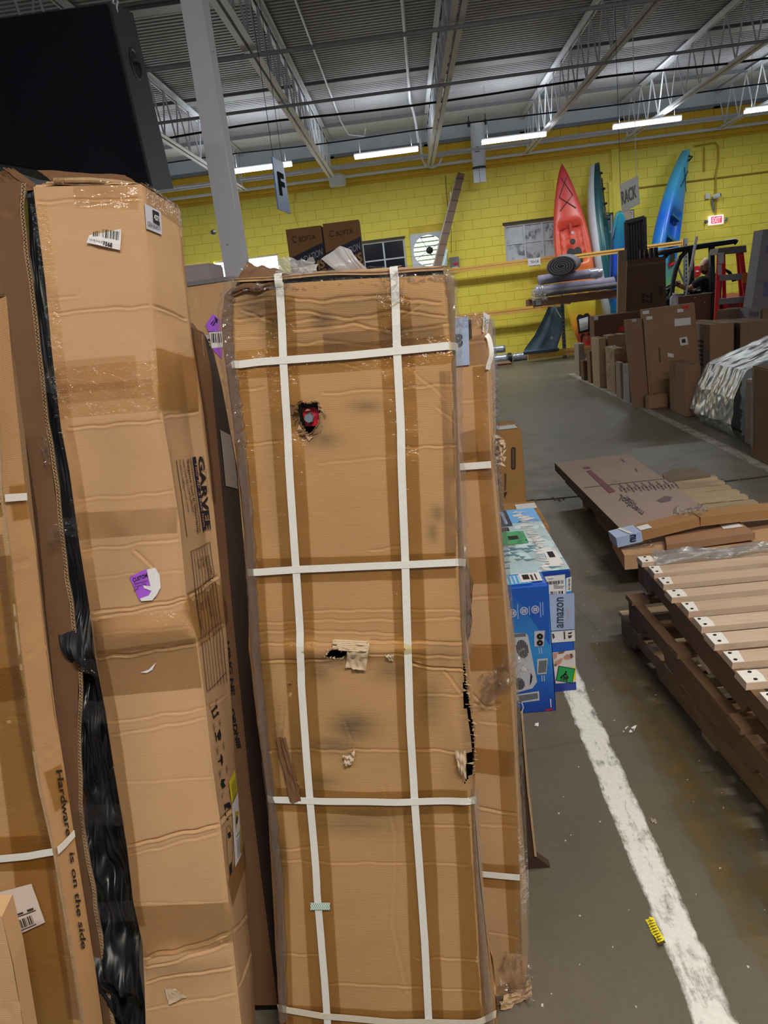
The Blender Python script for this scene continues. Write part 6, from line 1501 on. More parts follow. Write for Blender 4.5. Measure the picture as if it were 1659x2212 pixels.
polys_on('unit_picture', f, [[(1104, 1368), (1134, 1366), (1140, 1372), (1160, 1472), (1150, 1486), (1114, 1496)], [(1112, 1500), (1164, 1492), (1165, 1512), (1120, 1518)]], M_ACW, bk, .003)
polys_on('unit_picture', f, [[(1108, 1369), (1135, 1366), (1136, 1374), (1110, 1376)], [(1118, 1502), (1161, 1496), (1162, 1508), (1122, 1515)]], M_ACG, bk, .0034)
def grille(cx, cy, rx, ry, n=9, sk=.12):
    out = []
    for k in range(n):
        x = -1 + 2 * (k + .5) / n; hh = ry * math.sqrt(1 - x * x)
        out.append([(cx + x * rx - 1 - sk * hh, cy - hh), (cx + x * rx + 1 - sk * hh, cy - hh), (cx + x * rx + 1 + sk * hh, cy + hh), (cx + x * rx - 1 + sk * hh, cy + hh)])
    return out
polys_on('unit_grille', f, grille(1128, 1401, 13, 20), M_INK, bk, .0038); polys_on('unit_grille', f, grille(1121, 1476, 12, 13), M_INK, bk, .0038)
polys_on('unit_grille', f, [[(1146, 1452), (1150, 1460), (1148, 1472), (1144, 1480), (1145, 1465)]], M_INK, bk, .0038)
for x, y in ((1154, 1361), (1160, 1421)):
    polys_on('inset_picture', f, [[(x, y + 2), (x + 23, y), (x + 20, y + 34), (x, y + 35)]], M_ACW, bk, .003)
    if y < 1400:
        for cy in (14, 28):
            cc = [(x + 12 + 7 * math.cos(k * math.pi / 8), y + cy - 1 + 6.6 * math.sin(k * math.pi / 8)) for k in range(16)]; polys_on('fan_disc', f, [cc], M_INK, bk, .0038)
            polys_on('fan_hub', f, [[(x + 11, y + cy - 2), (x + 13, y + cy - 2), (x + 13, y + cy), (x + 11, y + cy)]], M_WHITE, bk, .0044)
    else: polys_on('panel_picture', f, [[(x + 4, y + 6), (x + 21, y + 4), (x + 19, y + 30), (x + 2, y + 32)]], M_ACG, bk, .0038)
    for k in (0, 5): polys_on('caption', f, [[(x + 9 + k, y + 37), (x + 11 + k, y + 37), (x + 12 + k, y + 50), (x + 10 + k, y + 50)]], plain('pale_caption', srgb(170, 196, 236), .5), bk, .003)
arc = [[(1116 + 15 * math.cos(a), 1527 + 15 * math.sin(a)), (1116 + 15 * math.cos(a + .2), 1527 + 15 * math.sin(a + .2)), (1116 + 13 * math.cos(a + .2), 1527 + 13 * math.sin(a + .2)), (1116 + 13 * math.cos(a), 1527 + 13 * math.sin(a))] for a in np.arange(-1.6, .9, .2)]
polys_on('corner_arc', f, arc, M_WHITE, bk, .003); polys_on('red_tab', f, [[(1177, 1532), (1194, 1529), (1194, 1532), (1177, 1535)]], M_RED, bk, .003); polys_on('caption', f, [[(1188, 1509), (1190, 1509), (1191, 1527), (1189, 1527)]], M_WHITE, bk, .003)
t_ = S['top']; patch('top_print', t_, rect(.25, .1, .80, .9), M_SKYP, bk, .0015)
polys_on('top_lines', t_, sub_polys([(.25, .1), (.8, .1), (.8, .9), (.25, .9)], [(i / 10, .1, i / 10 + .04, .9) for i in range(10)]), M_PALE, bk, .002)
patch('stock_label', t_, rect(.66, .08, .95, .8), M_WHITE, bk, .0026); polys_on('label_black', t_, [rect(.70, .2, .79, .6)], M_INK, bk, .0034); polys_on('label_print', t_, [rect(.81, .25, .84, .7), rect(.87, .2, .89, .7)], M_INKF, bk, .0034)
r_ = S['right']; patch('side_print', r_, rect(0, 0, 1, 1), plain('pale_edge', srgb(190, 200, 216), .4), bk, .0012)
# kraft box with a dark pill-shaped print
H0 = W(1138, 1105, 5.38)
bh, S = carton('kraft box with a dark pill-shaped print, left of the aisle beyond the blue boxes', (H0[0] - .42, 5.38, 0), .42, .36, .60, m=cardboard('warm_board', srgb(186, 138, 84), uvmode=False), yaw=1)
f = S['front']
pill = [(1109 + 5 * math.cos(a), 970 + 4.5 * math.sin(a)) for a in np.linspace(math.pi, 2 * math.pi, 8)] + [(1109 + 5 * math.cos(a), 1010 + 4.5 * math.sin(a)) for a in np.linspace(0, math.pi, 8)]
polys_on('pill_print', f, [pill], plain('dark_brown_print', srgb(64, 46, 34), .7), bh, .002)
text_on('lettering', f, 'WALLFLOWERS BIRD', [(1106.5, 1011), (1106.5, 969), (1111, 969), (1111, 1011)], plain('tan_print', srgb(150, 118, 84), .7), bh, .003, .01)
for k in range(18):
    pass
ringp = [[(1066 + 12 * math.cos(a), 1042 + 18 * math.sin(a)), (1066 + 12 * math.cos(a + .18), 1042 + 18 * math.sin(a + .18)), (1066 + 11 * math.cos(a + .18), 1042 + 17 * math.sin(a + .18)), (1066 + 11 * math.cos(a), 1042 + 17 * math.sin(a))] for a in np.arange(-1.4, 2.0, .18)]
polys_on('outline_print', f, ringp + [[(1090, 1022), (1092, 1022), (1091, 1060), (1089.5, 1060)], [(1093, 1022), (1094, 1024), (1093, 1058), (1092, 1058)], [(1088, 1064), (1096, 1062), (1094, 1068), (1090, 1077)]], plain('dark_brown_print', srgb(104, 74, 48), .7), bh, .002)
patch('shipping_label', S['top'], rect(.62, .55, .95, .95), M_WHITE, bh, .003)
# small box on the floor by it, crumpled wrapper, lens of light
b2, S = carton('brown box with a curved dark print, farther up the aisle at left', (.36, 7.2, 0), .31, .3, .42, m=1)
polys_on('curved_print', S['front'], [[(.3, .35), (.5, .32), (.66, .45), (.7, .6), (.5, .7), (.36, .66)]], plain('dark_brown_print', srgb(90, 66, 46), .7), b2, .002)
wr = root('wrapper', (.60, 6.3, 0), 'scrunched clear and purple wrapper on a small box beside the aisle', 'packaging')
carton_low, S = carton('low flat brown box under the scrunched wrapper at left of the aisle', (.40, 6.15, 0), .30, .3, .27, m=0)
wr.location = (.60, 6.3, .278); LOC[wr.name] = np.array([.60, 6.3, .278])
film('film', [(.50, 6.18, .285), (.68, 6.18, .285), (.66, 6.4, .30), (.5, 6.4, .36)], M_FILM, wr, (10, 8), .03, 8); film('paper', [(.55, 6.2, .29), (.66, 6.2, .29), (.66, 6.3, .33), (.55, 6.32, .35)], plain('purple_print', srgb(120, 110, 190), .5), wr, (4, 4), .01, 9)
film('film', [(.44, 7.25, .44), (.62, 7.22, .44), (.60, 7.45, .46), (.44, 7.45, .50)], M_FILM, b2, (10, 8), .03, 18)
# flat kraft boxes behind the large blue box
bi, S = carton('flat kraft box with a white label lying behind the large blue box', (.17, 3.86, 0), .44, .50, .36, m=cardboard('warm_board', srgb(186, 138, 84), uvmode=False), yaw=-1)
patch('shipping_label', S['top'], rect(.72, .12, .98, .34), M_WHITE, bi, .003); film('clear_tape', [S['top'].at(np.array([p]), .004)[0] for p in ((.86, .55), (.98, .5), (1, .9), (.9, .95))], M_FILM, bi, (5, 5), .006, 3)
bi2, S = carton('small kraft parcel with a blue-edged label lying on the flat kraft box', (.17, 3.80, .372), .245, .2, .045, m=cardboard('warm_board', srgb(186, 138, 84), uvmode=False))
patch('label_edge', S['top'], rect(.40, .2, .86, .92), plain('violet_edge', srgb(80, 70, 170), .5), bi2, .002); patch('shipping_label', S['top'], rect(.40, .28, .8, .84), M_WHITE, bi2, .003); polys_on('barcode', S['top'], stripes([(.42, .36), (.78, .36), (.78, .56), (.42, .56)], bars(31, 8), .0, 1), M_INK, bi2, .004)

# ------------------------------------------------------------------ pallets
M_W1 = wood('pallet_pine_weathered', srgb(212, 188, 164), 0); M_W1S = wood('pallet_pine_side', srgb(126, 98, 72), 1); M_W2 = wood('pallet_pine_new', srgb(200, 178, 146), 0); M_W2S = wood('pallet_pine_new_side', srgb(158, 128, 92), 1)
M_WEND = plain('whitened_board_end', srgb(226, 222, 214), .7, var=.1, scale=60)
def pallet(label, x0, y0, w, L, z0, n, yaw=0.0, mt=M_W1, ms=M_W1S, bw=.084, seed=1, ends=False, nst=3):
    jr = random.Random(seed); a = math.radians(yaw); R_ = Matrix.Rotation(a, 3, 'Z'); O = np.array([x0, y0, 0])
    P = lambda x, y, z: O + np.array(R_ @ Vector((x, y, z))) 
    o = root('pallet', P(w / 2, L / 2, z0), label, 'pallet', None)
    Rm = np.array(R_)
    hs, tb = .095, .018
    for k in range(nst):        # notched stringers
        x = (.02, w / 2, w - .02)[k] if nst == 3 else .02 + (w - .04) * k / (nst - 1)
        out = [(0, 0), (.16, 0), (.19, .035), (.40, .035), (.43, 0), (L - .43, 0), (L - .40, .035), (L - .19, .035), (L - .16, 0), (L, 0), (L, hs), (0, hs)]
        MB().prism([P(x - .019, y, z0 + tb + z) for y, z in out], P(.038, 0, 0) - P(0, 0, 0)).build('stringer', ms, o)
    sp = (L - bw) / (n - 1)
    for k in range(n):
        ww = bw + jr.uniform(-.008, .008); y = bw / 2 + sp * k; e = jr.uniform(-.008, .008); th = tb + jr.uniform(-.002, .003)
        g = .0035
        z1 = z0 + tb + hs
        b = MB(); xs_ = (e - .004, w + jr.uniform(-.006, .008))
        b.hexa([P(xs_[0], y - ww / 2, z1), P(xs_[1], y - ww / 2, z1), P(xs_[1], y + ww / 2, z1), P(xs_[0], y + ww / 2, z1),
                P(xs_[0] + g, y - ww / 2 + g, z1 + th), P(xs_[1] - g, y - ww / 2 + g, z1 + th), P(xs_[1] - g, y + ww / 2 - g, z1 + th + jr.uniform(-.002, .002)), P(xs_[0] + g, y + ww / 2 - g, z1 + th)])
        bo = b.build('deck_board', mt, o)
        if ends:
            MB().hexa([P(xs_[0] + g, y - ww / 2 + .005, z1 + th - .001), P(.04 + jr.uniform(0, .02), y - ww / 2 + .005, z1 + th - .001), P(.05, y + ww / 2 - .005, z1 + th - .001), P(xs_[0] + g, y + ww / 2 - .005, z1 + th - .001),
                       P(xs_[0] + g, y - ww / 2 + .005, z1 + th + .0016), P(.04, y - ww / 2 + .005, z1 + th + .0012), P(.05, y + ww / 2 - .005, z1 + th + .0012), P(xs_[0] + g, y + ww / 2 - .005, z1 + th + .0016)]).build('bleached_end', M_WEND, bo)
            nb = MB()
            for q in (-.022, .022): nb.lathe([(0, 0), (.0055, 0), (.006, .002), (0, .0025)], P(.022 + jr.uniform(-.004, .004), y + q, z1 + th + .0012), (0, 0, 1), 8)
            nb.build('nails', M_BLK, bo, kind='stuff')
    for k in range(3):
        y = (.06, L / 2, L - .06)[k]
        b = MB(); b.hexa([P(0, y - .05, z0), P(w, y - .05, z0), P(w, y + .05, z0), P(0, y + .05, z0), P(0, y - .05, z0 + tb), P(w, y - .05, z0 + tb), P(w, y + .05, z0 + tb), P(0, y + .05, z0 + tb)]); b.build('bottom_board', mt, o)
    return o
pt = pallet('top pallet of the near stack at right, boards with bleached nailed ends', .86, 1.62, 1.02, 1.50, .290, 12, 0, seed=3, ends=True)
pallet('middle pallet of the near stack, its stringer sticking out to the left', .862, 1.52, 1.0, 1.54, .150, 4, 2.3, M_W1S, M_W1S, seed=5)
pallet('lowest pallet of the near stack, lying on the floor and turned slightly', .938, 1.50, 1.0, 1.73, .0, 11, 4.3, M_W2, M_W2S, seed=7)
film('film_scrap', [(.90, 2.99, .425), (1.42, 3.02, .425), (1.42, 3.11, .425), (.92, 3.12, .43)], M_POLY, pt, (24, 6), .010, 61)
film('film_scrap', [(.835, 2.95, .30), (.862, 3.02, .43), (.862, 2.93, .43), (.84, 2.9, .33)], M_FILM, pt, (6, 6), .006, 62)
P4 = pallet('far pallet under the flat boxes, boards showing at its right', 1.10, 3.70, .92, 1.66, 0, 13, 0, M_W2, M_W2S, seed=9, bw=.074)
# flat boxes lying on the far pallet
def slab(label, c4, zt, th, mt, name='flat_box', cat='box', parent_label=None, zr=0.0):
    """flat box: c4 = four ground corners (front left, front right, back right, back left) with own tops"""
    c = [np.array([x, y, 0.0]) for x, y in c4]; zz = zt if hasattr(zt, '__len__') else [zt] * 4
    bot = [p + [0, 0, z - th] for p, z in zip(c, zz)]; tp = [p + [0, 0, z] for p, z in zip(c, zz)]
    o = root(name, np.mean(bot, 0), label, cat); MB().hexa(bot + tp).build('carton', mt, o)
    return o, dict(top=Sheet([[tp[3], tp[2]], [tp[0], tp[1]]], out=(0, 0, 1)), front=Sheet([[tp[0], tp[1]], [bot[0], bot[1]]], out=(0, -1, 0)), left=Sheet([[tp[3], tp[0]], [bot[3], bot[0]]], out=(-1, 0, 0)))
m2, S2 = slab('dark flat box sandwiched under the printed flat box on the far pallet', [(1.05, 4.12), (1.56, 4.10), (1.55, 5.60), (1.02, 5.55)], .184, .045, plain('dark_flat_board', srgb(86, 64, 50), .85))
m1, S1 = slab('mauve-brown flat box with faint upside-down print, topmost on the far pallet', [(1.022, 4.04), (1.56, 4.12), (1.545, 5.79), (.985, 5.74)], .25, .062, cardboard('mauve_flat_board', srgb(172, 152, 140), uvmode=False))
tS = S1['top']
text_on('faint_lettering', tS, 'mendooL', [(1385, 1117), (1333, 1079), (1340, 1068), (1392, 1106)], plain('faint_purple_ink', srgb(84, 72, 84), .8), m1, .003, .02)
text_on('faint_lettering', tS, 'HOME', [(1372, 1093), (1350, 1077), (1354, 1072), (1376, 1088)], plain('faint_purple_ink2', srgb(112, 94, 98), .8), m1, .003, .01)
polys_on('faint_band', tS, [[(1266, 1018), (1276, 1016), (1330, 1062), (1316, 1066)], [(1258, 1010), (1272, 1008), (1276, 1012), (1264, 1014)]], plain('faint_rose_ink', srgb(126, 76, 84), .8), m1, .0024)
jr = random.Random(4)
polys_on('faint_print', tS, [[(x + i * 16, y + i * -1.2), (x + i * 16 + w, y + i * -1.2), (x + i * 16 + w + 6, y + 8 - i * 1.2), (x + i * 16 + 6, y + 8 - i * 1.2)] for x, y, w in ((1336, 1046, 3), (1342, 1050, 3), (1336, 1054, 4), (1346, 1056, 4)) for i in range(8)], plain('faint_purple_ink2', srgb(112, 94, 98), .8), m1, .0024)
polys_on('faint_print', tS, [[(1418, 1082), (1436, 1072), (1452, 1074), (1448, 1082), (1430, 1086)], [(1340, 992), (1344, 992), (1350, 998), (1346, 998)], [(1370, 1012), (1376, 1014), (1378, 1020), (1373, 1018)]], plain('faint_purple_ink2', srgb(112, 94, 98), .8), m1, .0024)
line_on(tS, [(1262, 1054), (1330, 1046), (1450, 1033)], 1.0, plain('board_seam', srgb(104, 84, 76), .9), m1, .002)
film('tape_tuft', [tS.at(np.array([tS.inv(*p)]), .008)[0] for p in ((1320, 1036), (1342, 1038), (1336, 1050), (1316, 1048))], M_FILM, m1, (8, 6), .03, 12)
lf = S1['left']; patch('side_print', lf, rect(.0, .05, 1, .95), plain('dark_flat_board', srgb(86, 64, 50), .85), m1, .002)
# long kraft box along the front edge, thin one on top, bent strip with a grey taped end
zA = .225
n1, SN = slab('long flat kraft box along the near edge of the far pallet', [(.955, 3.70), (1.95, 3.655), (1.98, 4.02), (.985, 4.06)], .216, .078, cardboard('long_box_board', srgb(196, 156, 116), uvmode=False))
film('film_scrap', [(.97, 3.75, .222), (1.12, 3.75, .222), (1.13, 3.85, .222), (.97, 3.86, .222)], M_FILM, n1, (10, 6), .006, 13)
o1, SO = slab('thinner kraft box lying askew on the long one, white label near its end', [(1.16, 3.68), (1.60, 3.70), (1.60, 3.95), (1.24, 3.99)], [.256, .268, .268, .256], .037, cardboard('thin_box_board', srgb(170, 130, 98), uvmode=False))
patch('shipping_label', SO['top'], rect(.72, .15, .96, .6), M_WHITE, o1, .003)
q = G(1295, 1152, .30); A_ = np.array([.935, 3.83, .262]); B_ = np.array([1.36, 3.86, .318]); C_ = np.array([1.92, 3.96, .292])
st = root('cardboard_strip', (1.3, 3.9, .23), 'long brown corner strip with a grey-blue taped end lying over the flat boxes', 'cardboard')
M_STR = cardboard('strip_board', srgb(172, 130, 86), uvmode=False)
def seg(a, b, w=.12, h=.048): return MB().bar(a, b, w, h)
seg(A_, B_).build('strip', M_STR, st); seg(B_, C_).build('strip', M_STR, st)
t_ = unit(B_ - A_); seg(A_ - t_ * .002, A_ + t_ * .13, .124, .053).build('grey_tape', M_PTAPE, st)
sd_ = np.array([t_[1], -t_[0], 0]); Sf = Sheet([[A_ + sd_ * .063 + [0, 0, .026], A_ + t_ * .13 + sd_ * .063 + [0, 0, .026]], [A_ + sd_ * .063 - [0, 0, .026], A_ + t_ * .13 + sd_ * .063 - [0, 0, .026]]], out=sd_)
text_on('tape_lettering', Sf, 'un', [(.5, .05), (.5, .8), (.75, .8), (.75, .05)], M_NAVY, st, .002, .03)
St = Sheet([[A_ - sd_ * .06 + [0, 0, .027], B_ - sd_ * .06 + [0, 0, .027]], [A_ + sd_ * .06 + [0, 0, .027], B_ + sd_ * .06 + [0, 0, .027]]], out=(0, 0, 1))
patch('shipping_label', St, rect(.30, .35, .44, .9), M_WHITE, st, .002); patch('white_tape', St, [(.10, 0), (.14, 0), (.20, 1), (.16, 1)], M_WHITE, st, .003)
film('film_tuft', [B_ + [-.12, -.05, .03], B_ + [.06, -.06, .03], B_ + [.06, .05, .05], B_ + [-.1, .05, .04]], M_FILM, st, (12, 8), .02, 14)
hp = [(1.66, 5.28), (1.70, 5.46), (1.82, 5.56), (1.95, 5.50), (1.98, 5.30)]
tag(MB().prism([(x, y, .134) for x, y in hp], (0, 0, .02)).build('board_offcut', plain('olive_board', srgb(128, 112, 92), .85)), 'rounded board offcut lying at the far end of the far pallet', 'cardboard')

# ------------------------------------------------------------------ litter on the floor
def litter(name, label, px, mat, h=.004, seed=1, cat='litter'):
    P = [G(*p, .002) for p in px]; o = root(name, np.mean(P, 0) * [1, 1, 0], label, cat); film('scrap', [p + [0, 0, .002] for p in P], mat, o, (6, 4), h, seed, .001); return o
lt = litter('torn_label', 'torn yellow label on the floor at the edge of the white line', [(1394, 1985), (1412, 1982), (1438, 2038), (1424, 2044)], M_YEL, .003, 2)
Sx = Sheet([[G(1394, 1985, .009), G(1412, 1982, .009)], [G(1424, 2044, .009), G(1438, 2038, .009)]]); polys_on('print', Sx, [rect(.1, .1 + .1 * k, .8, .13 + .1 * k) for k in range(8)] + [rect(0, .9, 1, 1)], M_INKF, lt, .002)
litter('paper_shred', 'crumpled white paper shred on the floor right of the white line', [(1346, 1580), (1358, 1564), (1378, 1564), (1362, 1588)], M_WHITE, .014, 3)
litter('paper_scrap', 'tiny white paper scrap on the floor below the blue boxes', [(1156, 1562), (1163, 1562), (1163, 1569), (1156, 1569)], M_WHITE, .002, 4)
litter('paper_scrap', 'small pale fleck on the floor right of the white line, halfway down', [(1406, 1768), (1416, 1770), (1420, 1778), (1408, 1777)], plain('pink_grey_scrap', srgb(170, 150, 140), .8), .003, 5)
# ================================================================== ROW OF BOXES ON THE RIGHT
def rc(label, xc, yb, x1, yt, xfar, m=0, **kw):
    P0 = G(xc, yb); w = W(x1, (yb + yt) / 2, P0[1])[0] - W(xc, (yb + yt) / 2, P0[1])[0]; h = W(xc, yt, P0[1])[2]
    d = max(.08, XP(xfar, yb - (xc - xfar) * .35, P0[0])[1] - P0[1])
    return carton(label, P0, max(.05, w), d, h, m=m, **kw)
def qslab(label, plane, px4, depth, m=0, name='cardboard_box', cat='box', floor=True):
    c = [plane.hit(*p) for p in px4]
    if floor:
        for i, j in ((3, 0), (2, 1)):
            t = unit(c[i] - c[j]); c[i] = c[j] + t * ((.002 - c[j][2]) / t[2])
    d = np.cross(plane.r, plane.u) * -depth; d[2] = max(d[2], 0) if floor else d[2]
    o = root(name, (c[2] + c[3]) / 2 * [1, 1, 1] + d / 2, label, cat)
    mt = M_KB[m] if isinstance(m, int) else m
    b = MB(); b.hexa([c[3], c[2], c[2] + d, c[3] + d, c[0], c[1], c[1] + d, c[0] + d]); b.build('carton', mt, o)
    ct = np.mean(c[:2], 0) + d / 2
    tq = [c[0] + [0, 0, .001], c[1] + [0, 0, .001], c[1] + d + [0, 0, .001], c[0] + d + [0, 0, .001]]
    MB().hexa([p + [0, 0, -.001] for p in tq] + [p + [0, 0, .004] for p in tq]).build('end_flap', mt, o)
    return o, Sheet([[c[0], c[1]], [c[3], c[2]]])
def stick(S, parent, *px4, m=None, name='label', off=.003): return patch(name, S, list(px4), m or M_WHITE, parent, off)
def px_rect(x0, y0, x1, y1, sk=-.1): return [(x0, y0), (x1, y0 + (x1 - x0) * sk), (x1, y1 + (x1 - x0) * sk), (x0, y1)]

o, S = rc('far end box of the right row wrapped in grey film, behind the first dark parcel', 1252, 812, 1266, 744, 1243, 5)
film('wrap_film', [S['front'].at(np.array([p]), .012)[0] for p in ((-.1, -.02), (1.1, -.02), (1.0, .5), (0, .6))], M_FILM, o, (8, 8), .02, 3)
rc('small dark parcel standing second from the far end of the right row', 1261, 822, 1270, 780, 1256, 4)
rc('narrow grey box third from the far end of the right row', 1277, 828, 1283, 758, 1270, 2)
o, S = rc('upright kraft box with a pale side, fourth from the far end of the right row', 1297, 838, 1312, 732, 1281, 3)
o, S = pcarton('wide brown box standing behind the upright pale-sided one, white scuff on its top left', 12.05, 1283, 1400, 678, d=.3, m=4)
f = S['front']; stick(f, o, *px_rect(1283, 682, 1292, 692)); stick(f, o, *px_rect(1336, 706, 1352, 716), m=M_RED, name='red_tag')
o, S = pcarton('flat-topped box with white tape on its lid, behind the film-wrapped box', 11.15, 1314, 1354, 724, d=.3, m=0)
o, S = rc('crumpled ragged-topped box in clear wrap, before the flat-topped box', 1330, 850, 1349, 754, 1311, 3)
film('wrap_film', [S['left'].at(np.array([p]), .012)[0] for p in ((-.05, -.04), (1.05, -.06), (1, .95), (.0, .9))], M_FILM, o, (14, 14), .022, 4); film('wrap_film', [S['front'].at(np.array([p]), .012)[0] for p in ((-.1, -.05), (1.1, -.04), (1, .3), (.0, .4))], M_FILM, o, (10, 8), .022, 5)
for k in range(4): film('torn_top', [S['top'].at(np.array([p]), .01)[0] for p in ((.05 + k * .22, .2), (.25 + k * .22, .15), (.22 + k * .22, .6), (.05 + k * .22, .55))], M_POLY, o, (5, 5), .03, 30 + k)
rc('thin grey box edge in front of the wrapped crumpled one', 1342, 862, 1350, 784, 1332, 5)
o, S = rc('narrow whitish box with shiny film on its top, left of the tall leaning box', 1360, 870, 1370, 790, 1347, plain('dull_white_board', srgb(150, 144, 142), .6))
film('wrap_film', [S['left'].at(np.array([p]), .01)[0] for p in ((0, -.02), (1, -.05), (1, .2), (.1, .25))], M_FILM, o, (8, 6), .03, 6)
pl = Plane(G(1386, 879), 3, 5)
o, S = qslab('tall narrow box leaning back in the right row, label at its top', pl, [(1353, 692), (1386, 689), (1402, 876), (1371, 879)], .10, 0)
stick(S, o, (1364, 689), (1375, 688), (1375, 695), (1365, 696), m=M_GREYP)
pl = Plane(G(1446, 873), 0, 5)
o, S = qslab('large flat box leaning in the right row with five white labels on its face', pl, [(1388, 670), (1500, 655), (1518, 866), (1404, 877)], .10, 1)
for q in (px_rect(1388, 672, 1402, 679), px_rect(1396, 684, 1409, 691), px_rect(1463, 668, 1476, 675), px_rect(1457, 689, 1492, 705), px_rect(1442, 762, 1455, 770, .2)): stick(S, o, *q)
stick(S, o, *px_rect(1474, 661, 1487, 668), m=M_RED, name='red_tag'); stick(S, o, (1467, 730), (1484, 727), (1487, 744), (1470, 747)); polys_on('label_print', S, [[(1472, 733), (1480, 732), (1481, 740), (1473, 741)]], M_INKF, o, .005)
polys_on('faint_print', S, [[(1422, 752), (1426, 751), (1428, 782), (1424, 783)]], plain('faint_brown_ink', srgb(112, 86, 62), .8), o, .003)
patch('tape', S, [(.02, .0), (.07, .0), (.07, 1), (.02, 1)], M_TAPEC, o, .003, (2, 12))
yk = G(1420, 882)[1]; o, S = pcarton('low stubby box at the foot of the large flat leaning box', yk, 1401, 1443, 853, d=.13, m=1)
film('loose_flap', [S['top'].at(np.array([p]), .006)[0] for p in ((0, .1), (1, .1), (1, 1), (0, 1))], M_KB[1], o, (6, 4), .012, 7)
o, S = rc('medium box left of the polythene-covered item, its lid lying flat', 1480, 901, 1514, 790, 1447, 0)
patch('tape', S['left'], [(.30, 0), (.38, 0), (.38, .3), (.30, .3)], M_TAPEC, o, .003)
o, S = pcarton('tall box with a pale printed side, behind the polythene-covered item', 9.0, 1534, 1586, 700, d=.95, m=1)
lf = S['left']; patch('pale_side', lf, rect(.0, 0, 1, 1), plain('pale_side_board', srgb(140, 122, 112), .8), o, .002); polys_on('side_print', lf, [rect(.2, .22 + .09 * k, .38, .29 + .09 * k) for k in range(4)] + [rect(.6, .20 + .06 * k, .8, .24 + .06 * k) for k in range(6)], M_INKF, o, .004)
stick(S['front'], o, *px_rect(1541, 775, 1545, 779), m=M_INK, name='print_mark')
o, S = pcarton('box with a pale tape patch at the right edge, behind the covered item', 8.9, 1599, 1668, 695, d=.9, m=0)
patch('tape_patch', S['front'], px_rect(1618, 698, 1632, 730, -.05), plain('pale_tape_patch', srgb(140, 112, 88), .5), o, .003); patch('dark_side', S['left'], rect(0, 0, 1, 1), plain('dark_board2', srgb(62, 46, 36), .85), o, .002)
stick(S['front'], o, (1655, 727), (1662, 726), (1662, 744), (1655, 745))
o, S = pcarton('big brown box with a dark end standing before the forklift driver', 11.3, 1462, 1535, 638, d=.25, m=4)
polys_on('specks', S['front'], [[(1500, 642), (1502, 642), (1502, 644), (1500, 644)], [(1522, 652), (1523.5, 651), (1523.5, 654), (1522, 654)]], M_WHITE, o, .003)
o, S = pcarton('dark green-black case beside the red ladder', 11.35, 1535.5, 1545, 633, d=.4, m=plain('dark_case', srgb(34, 38, 34), .6))
o, S = pcarton('brown box edge carrying the white jug, behind the large leaning box', 10.2, 1440, 1461, 663, d=.25, m=0)
jz = W(1456, 663, 10.3)[2]; jx = W(1456, 655, 10.3)[0]
jg = root('jug', (jx, 10.3, jz), 'white plastic jug standing behind the large leaning box', 'jug')
MB().lathe([(0, .004), (.048, .004), (.05, .01), (.05, .10), (.036, .125), (.018, .135), (.018, .15)], (jx, 10.3, jz + .008), n=16).build('body', plain('jug_white', srgb(190, 190, 206), .4), jg, True); MB().lathe([(.02, .148), (.02, .165), (0, .166)], (jx, 10.3, jz + .008), n=12).build('cap', M_WHITE, jg)
pl = Plane((W(1345, 600, 12.5)[0], 12.5, 0), 0, 0)
o, S = qslab('narrow pale board end with shiny tape, left of the box printed ZZ', pl, [(1336, 542), (1354, 540), (1351, 668), (1334, 669)], .06, 3)
film('shiny_tape', [S.at(np.array([p]), .006)[0] for p in ((.3, .0), (.95, .0), (.95, .26), (.3, .28))], M_FILM, o, (6, 8), .01, 8); stick(S, o, (1341, 546), (1350, 545), (1350, 556), (1341, 557), m=plain('rusty_grey', srgb(146, 136, 130), .6))
pl = Plane((W(1395, 600, 12.55)[0], 12.55, 0), 0, 0)
o, S = qslab('tall brown box printed ZZ standing before the forklift', pl, [(1355, 563), (1438, 554), (1438, 664), (1352, 668)], .20, 4)
text_on('lettering', S, 'ZZ', [(1387, 657), (1387, 633), (1409, 633), (1409, 657)], M_INK, o, .004, .02); polys_on('dark_print', S, [px_rect(1423, 618, 1432, 638)], M_INKF, o, .003); patch('tape', S, [(1355, 572), (1438, 563), (1438, 568), (1355, 577)], M_TAPEC, o, .003)
pl = Plane((W(1640, 600, 9.9)[0], 9.9, 0), 0, 0)
o, S = qslab('tall grey box leaning at the right picture edge', pl, [(1648, 497), (1730, 488), (1702, 660), (1623, 668)], .25, plain('grey_violet_board', srgb(136, 130, 138), .8))
film('wrap_film', [S.at(np.array([p]), .01)[0] for p in ((0, 0), (.8, 0), (.8, .4), (0, .4))], M_FILM, o, (8, 12), .012, 9); polys_on('side_print', S, [[(1655, 530), (1662, 529), (1660, 546), (1653, 547)], [(1650, 610), (1662, 606), (1660, 640), (1647, 642)]], plain('violet_print', srgb(110, 100, 140), .7), o, .003)
o, S = pcarton('scuffed brown box under the lowest visible ladder step', 9.75, 1568, 1613, 668, d=.3, m=4)
film('wrap_film', [S['front'].at(np.array([p]), .008)[0] for p in ((0, 0), (1, 0), (1, .1), (0, .12))], M_FILM, o, (8, 4), .01, 10)
o, S = pcarton('grey-sided small box with handwriting at the right edge', 9.5, 1617, 1646, 667, d=.3, m=plain('grey_violet_board', srgb(136, 130, 138), .8))
polys_on('handwriting', S['front'], [[(1619 + k * 3.4, 678 + (k % 2) * 2), (1620 + k * 3.4, 672), (1621 + k * 3.4, 673), (1620.5 + k * 3.4, 688 - k % 3)] for k in range(6)], M_INKF, o, .003)
pcarton('brown box end at the far right edge beside the handwritten one', 9.45, 1648, 1700, 668, d=.3, m=0)
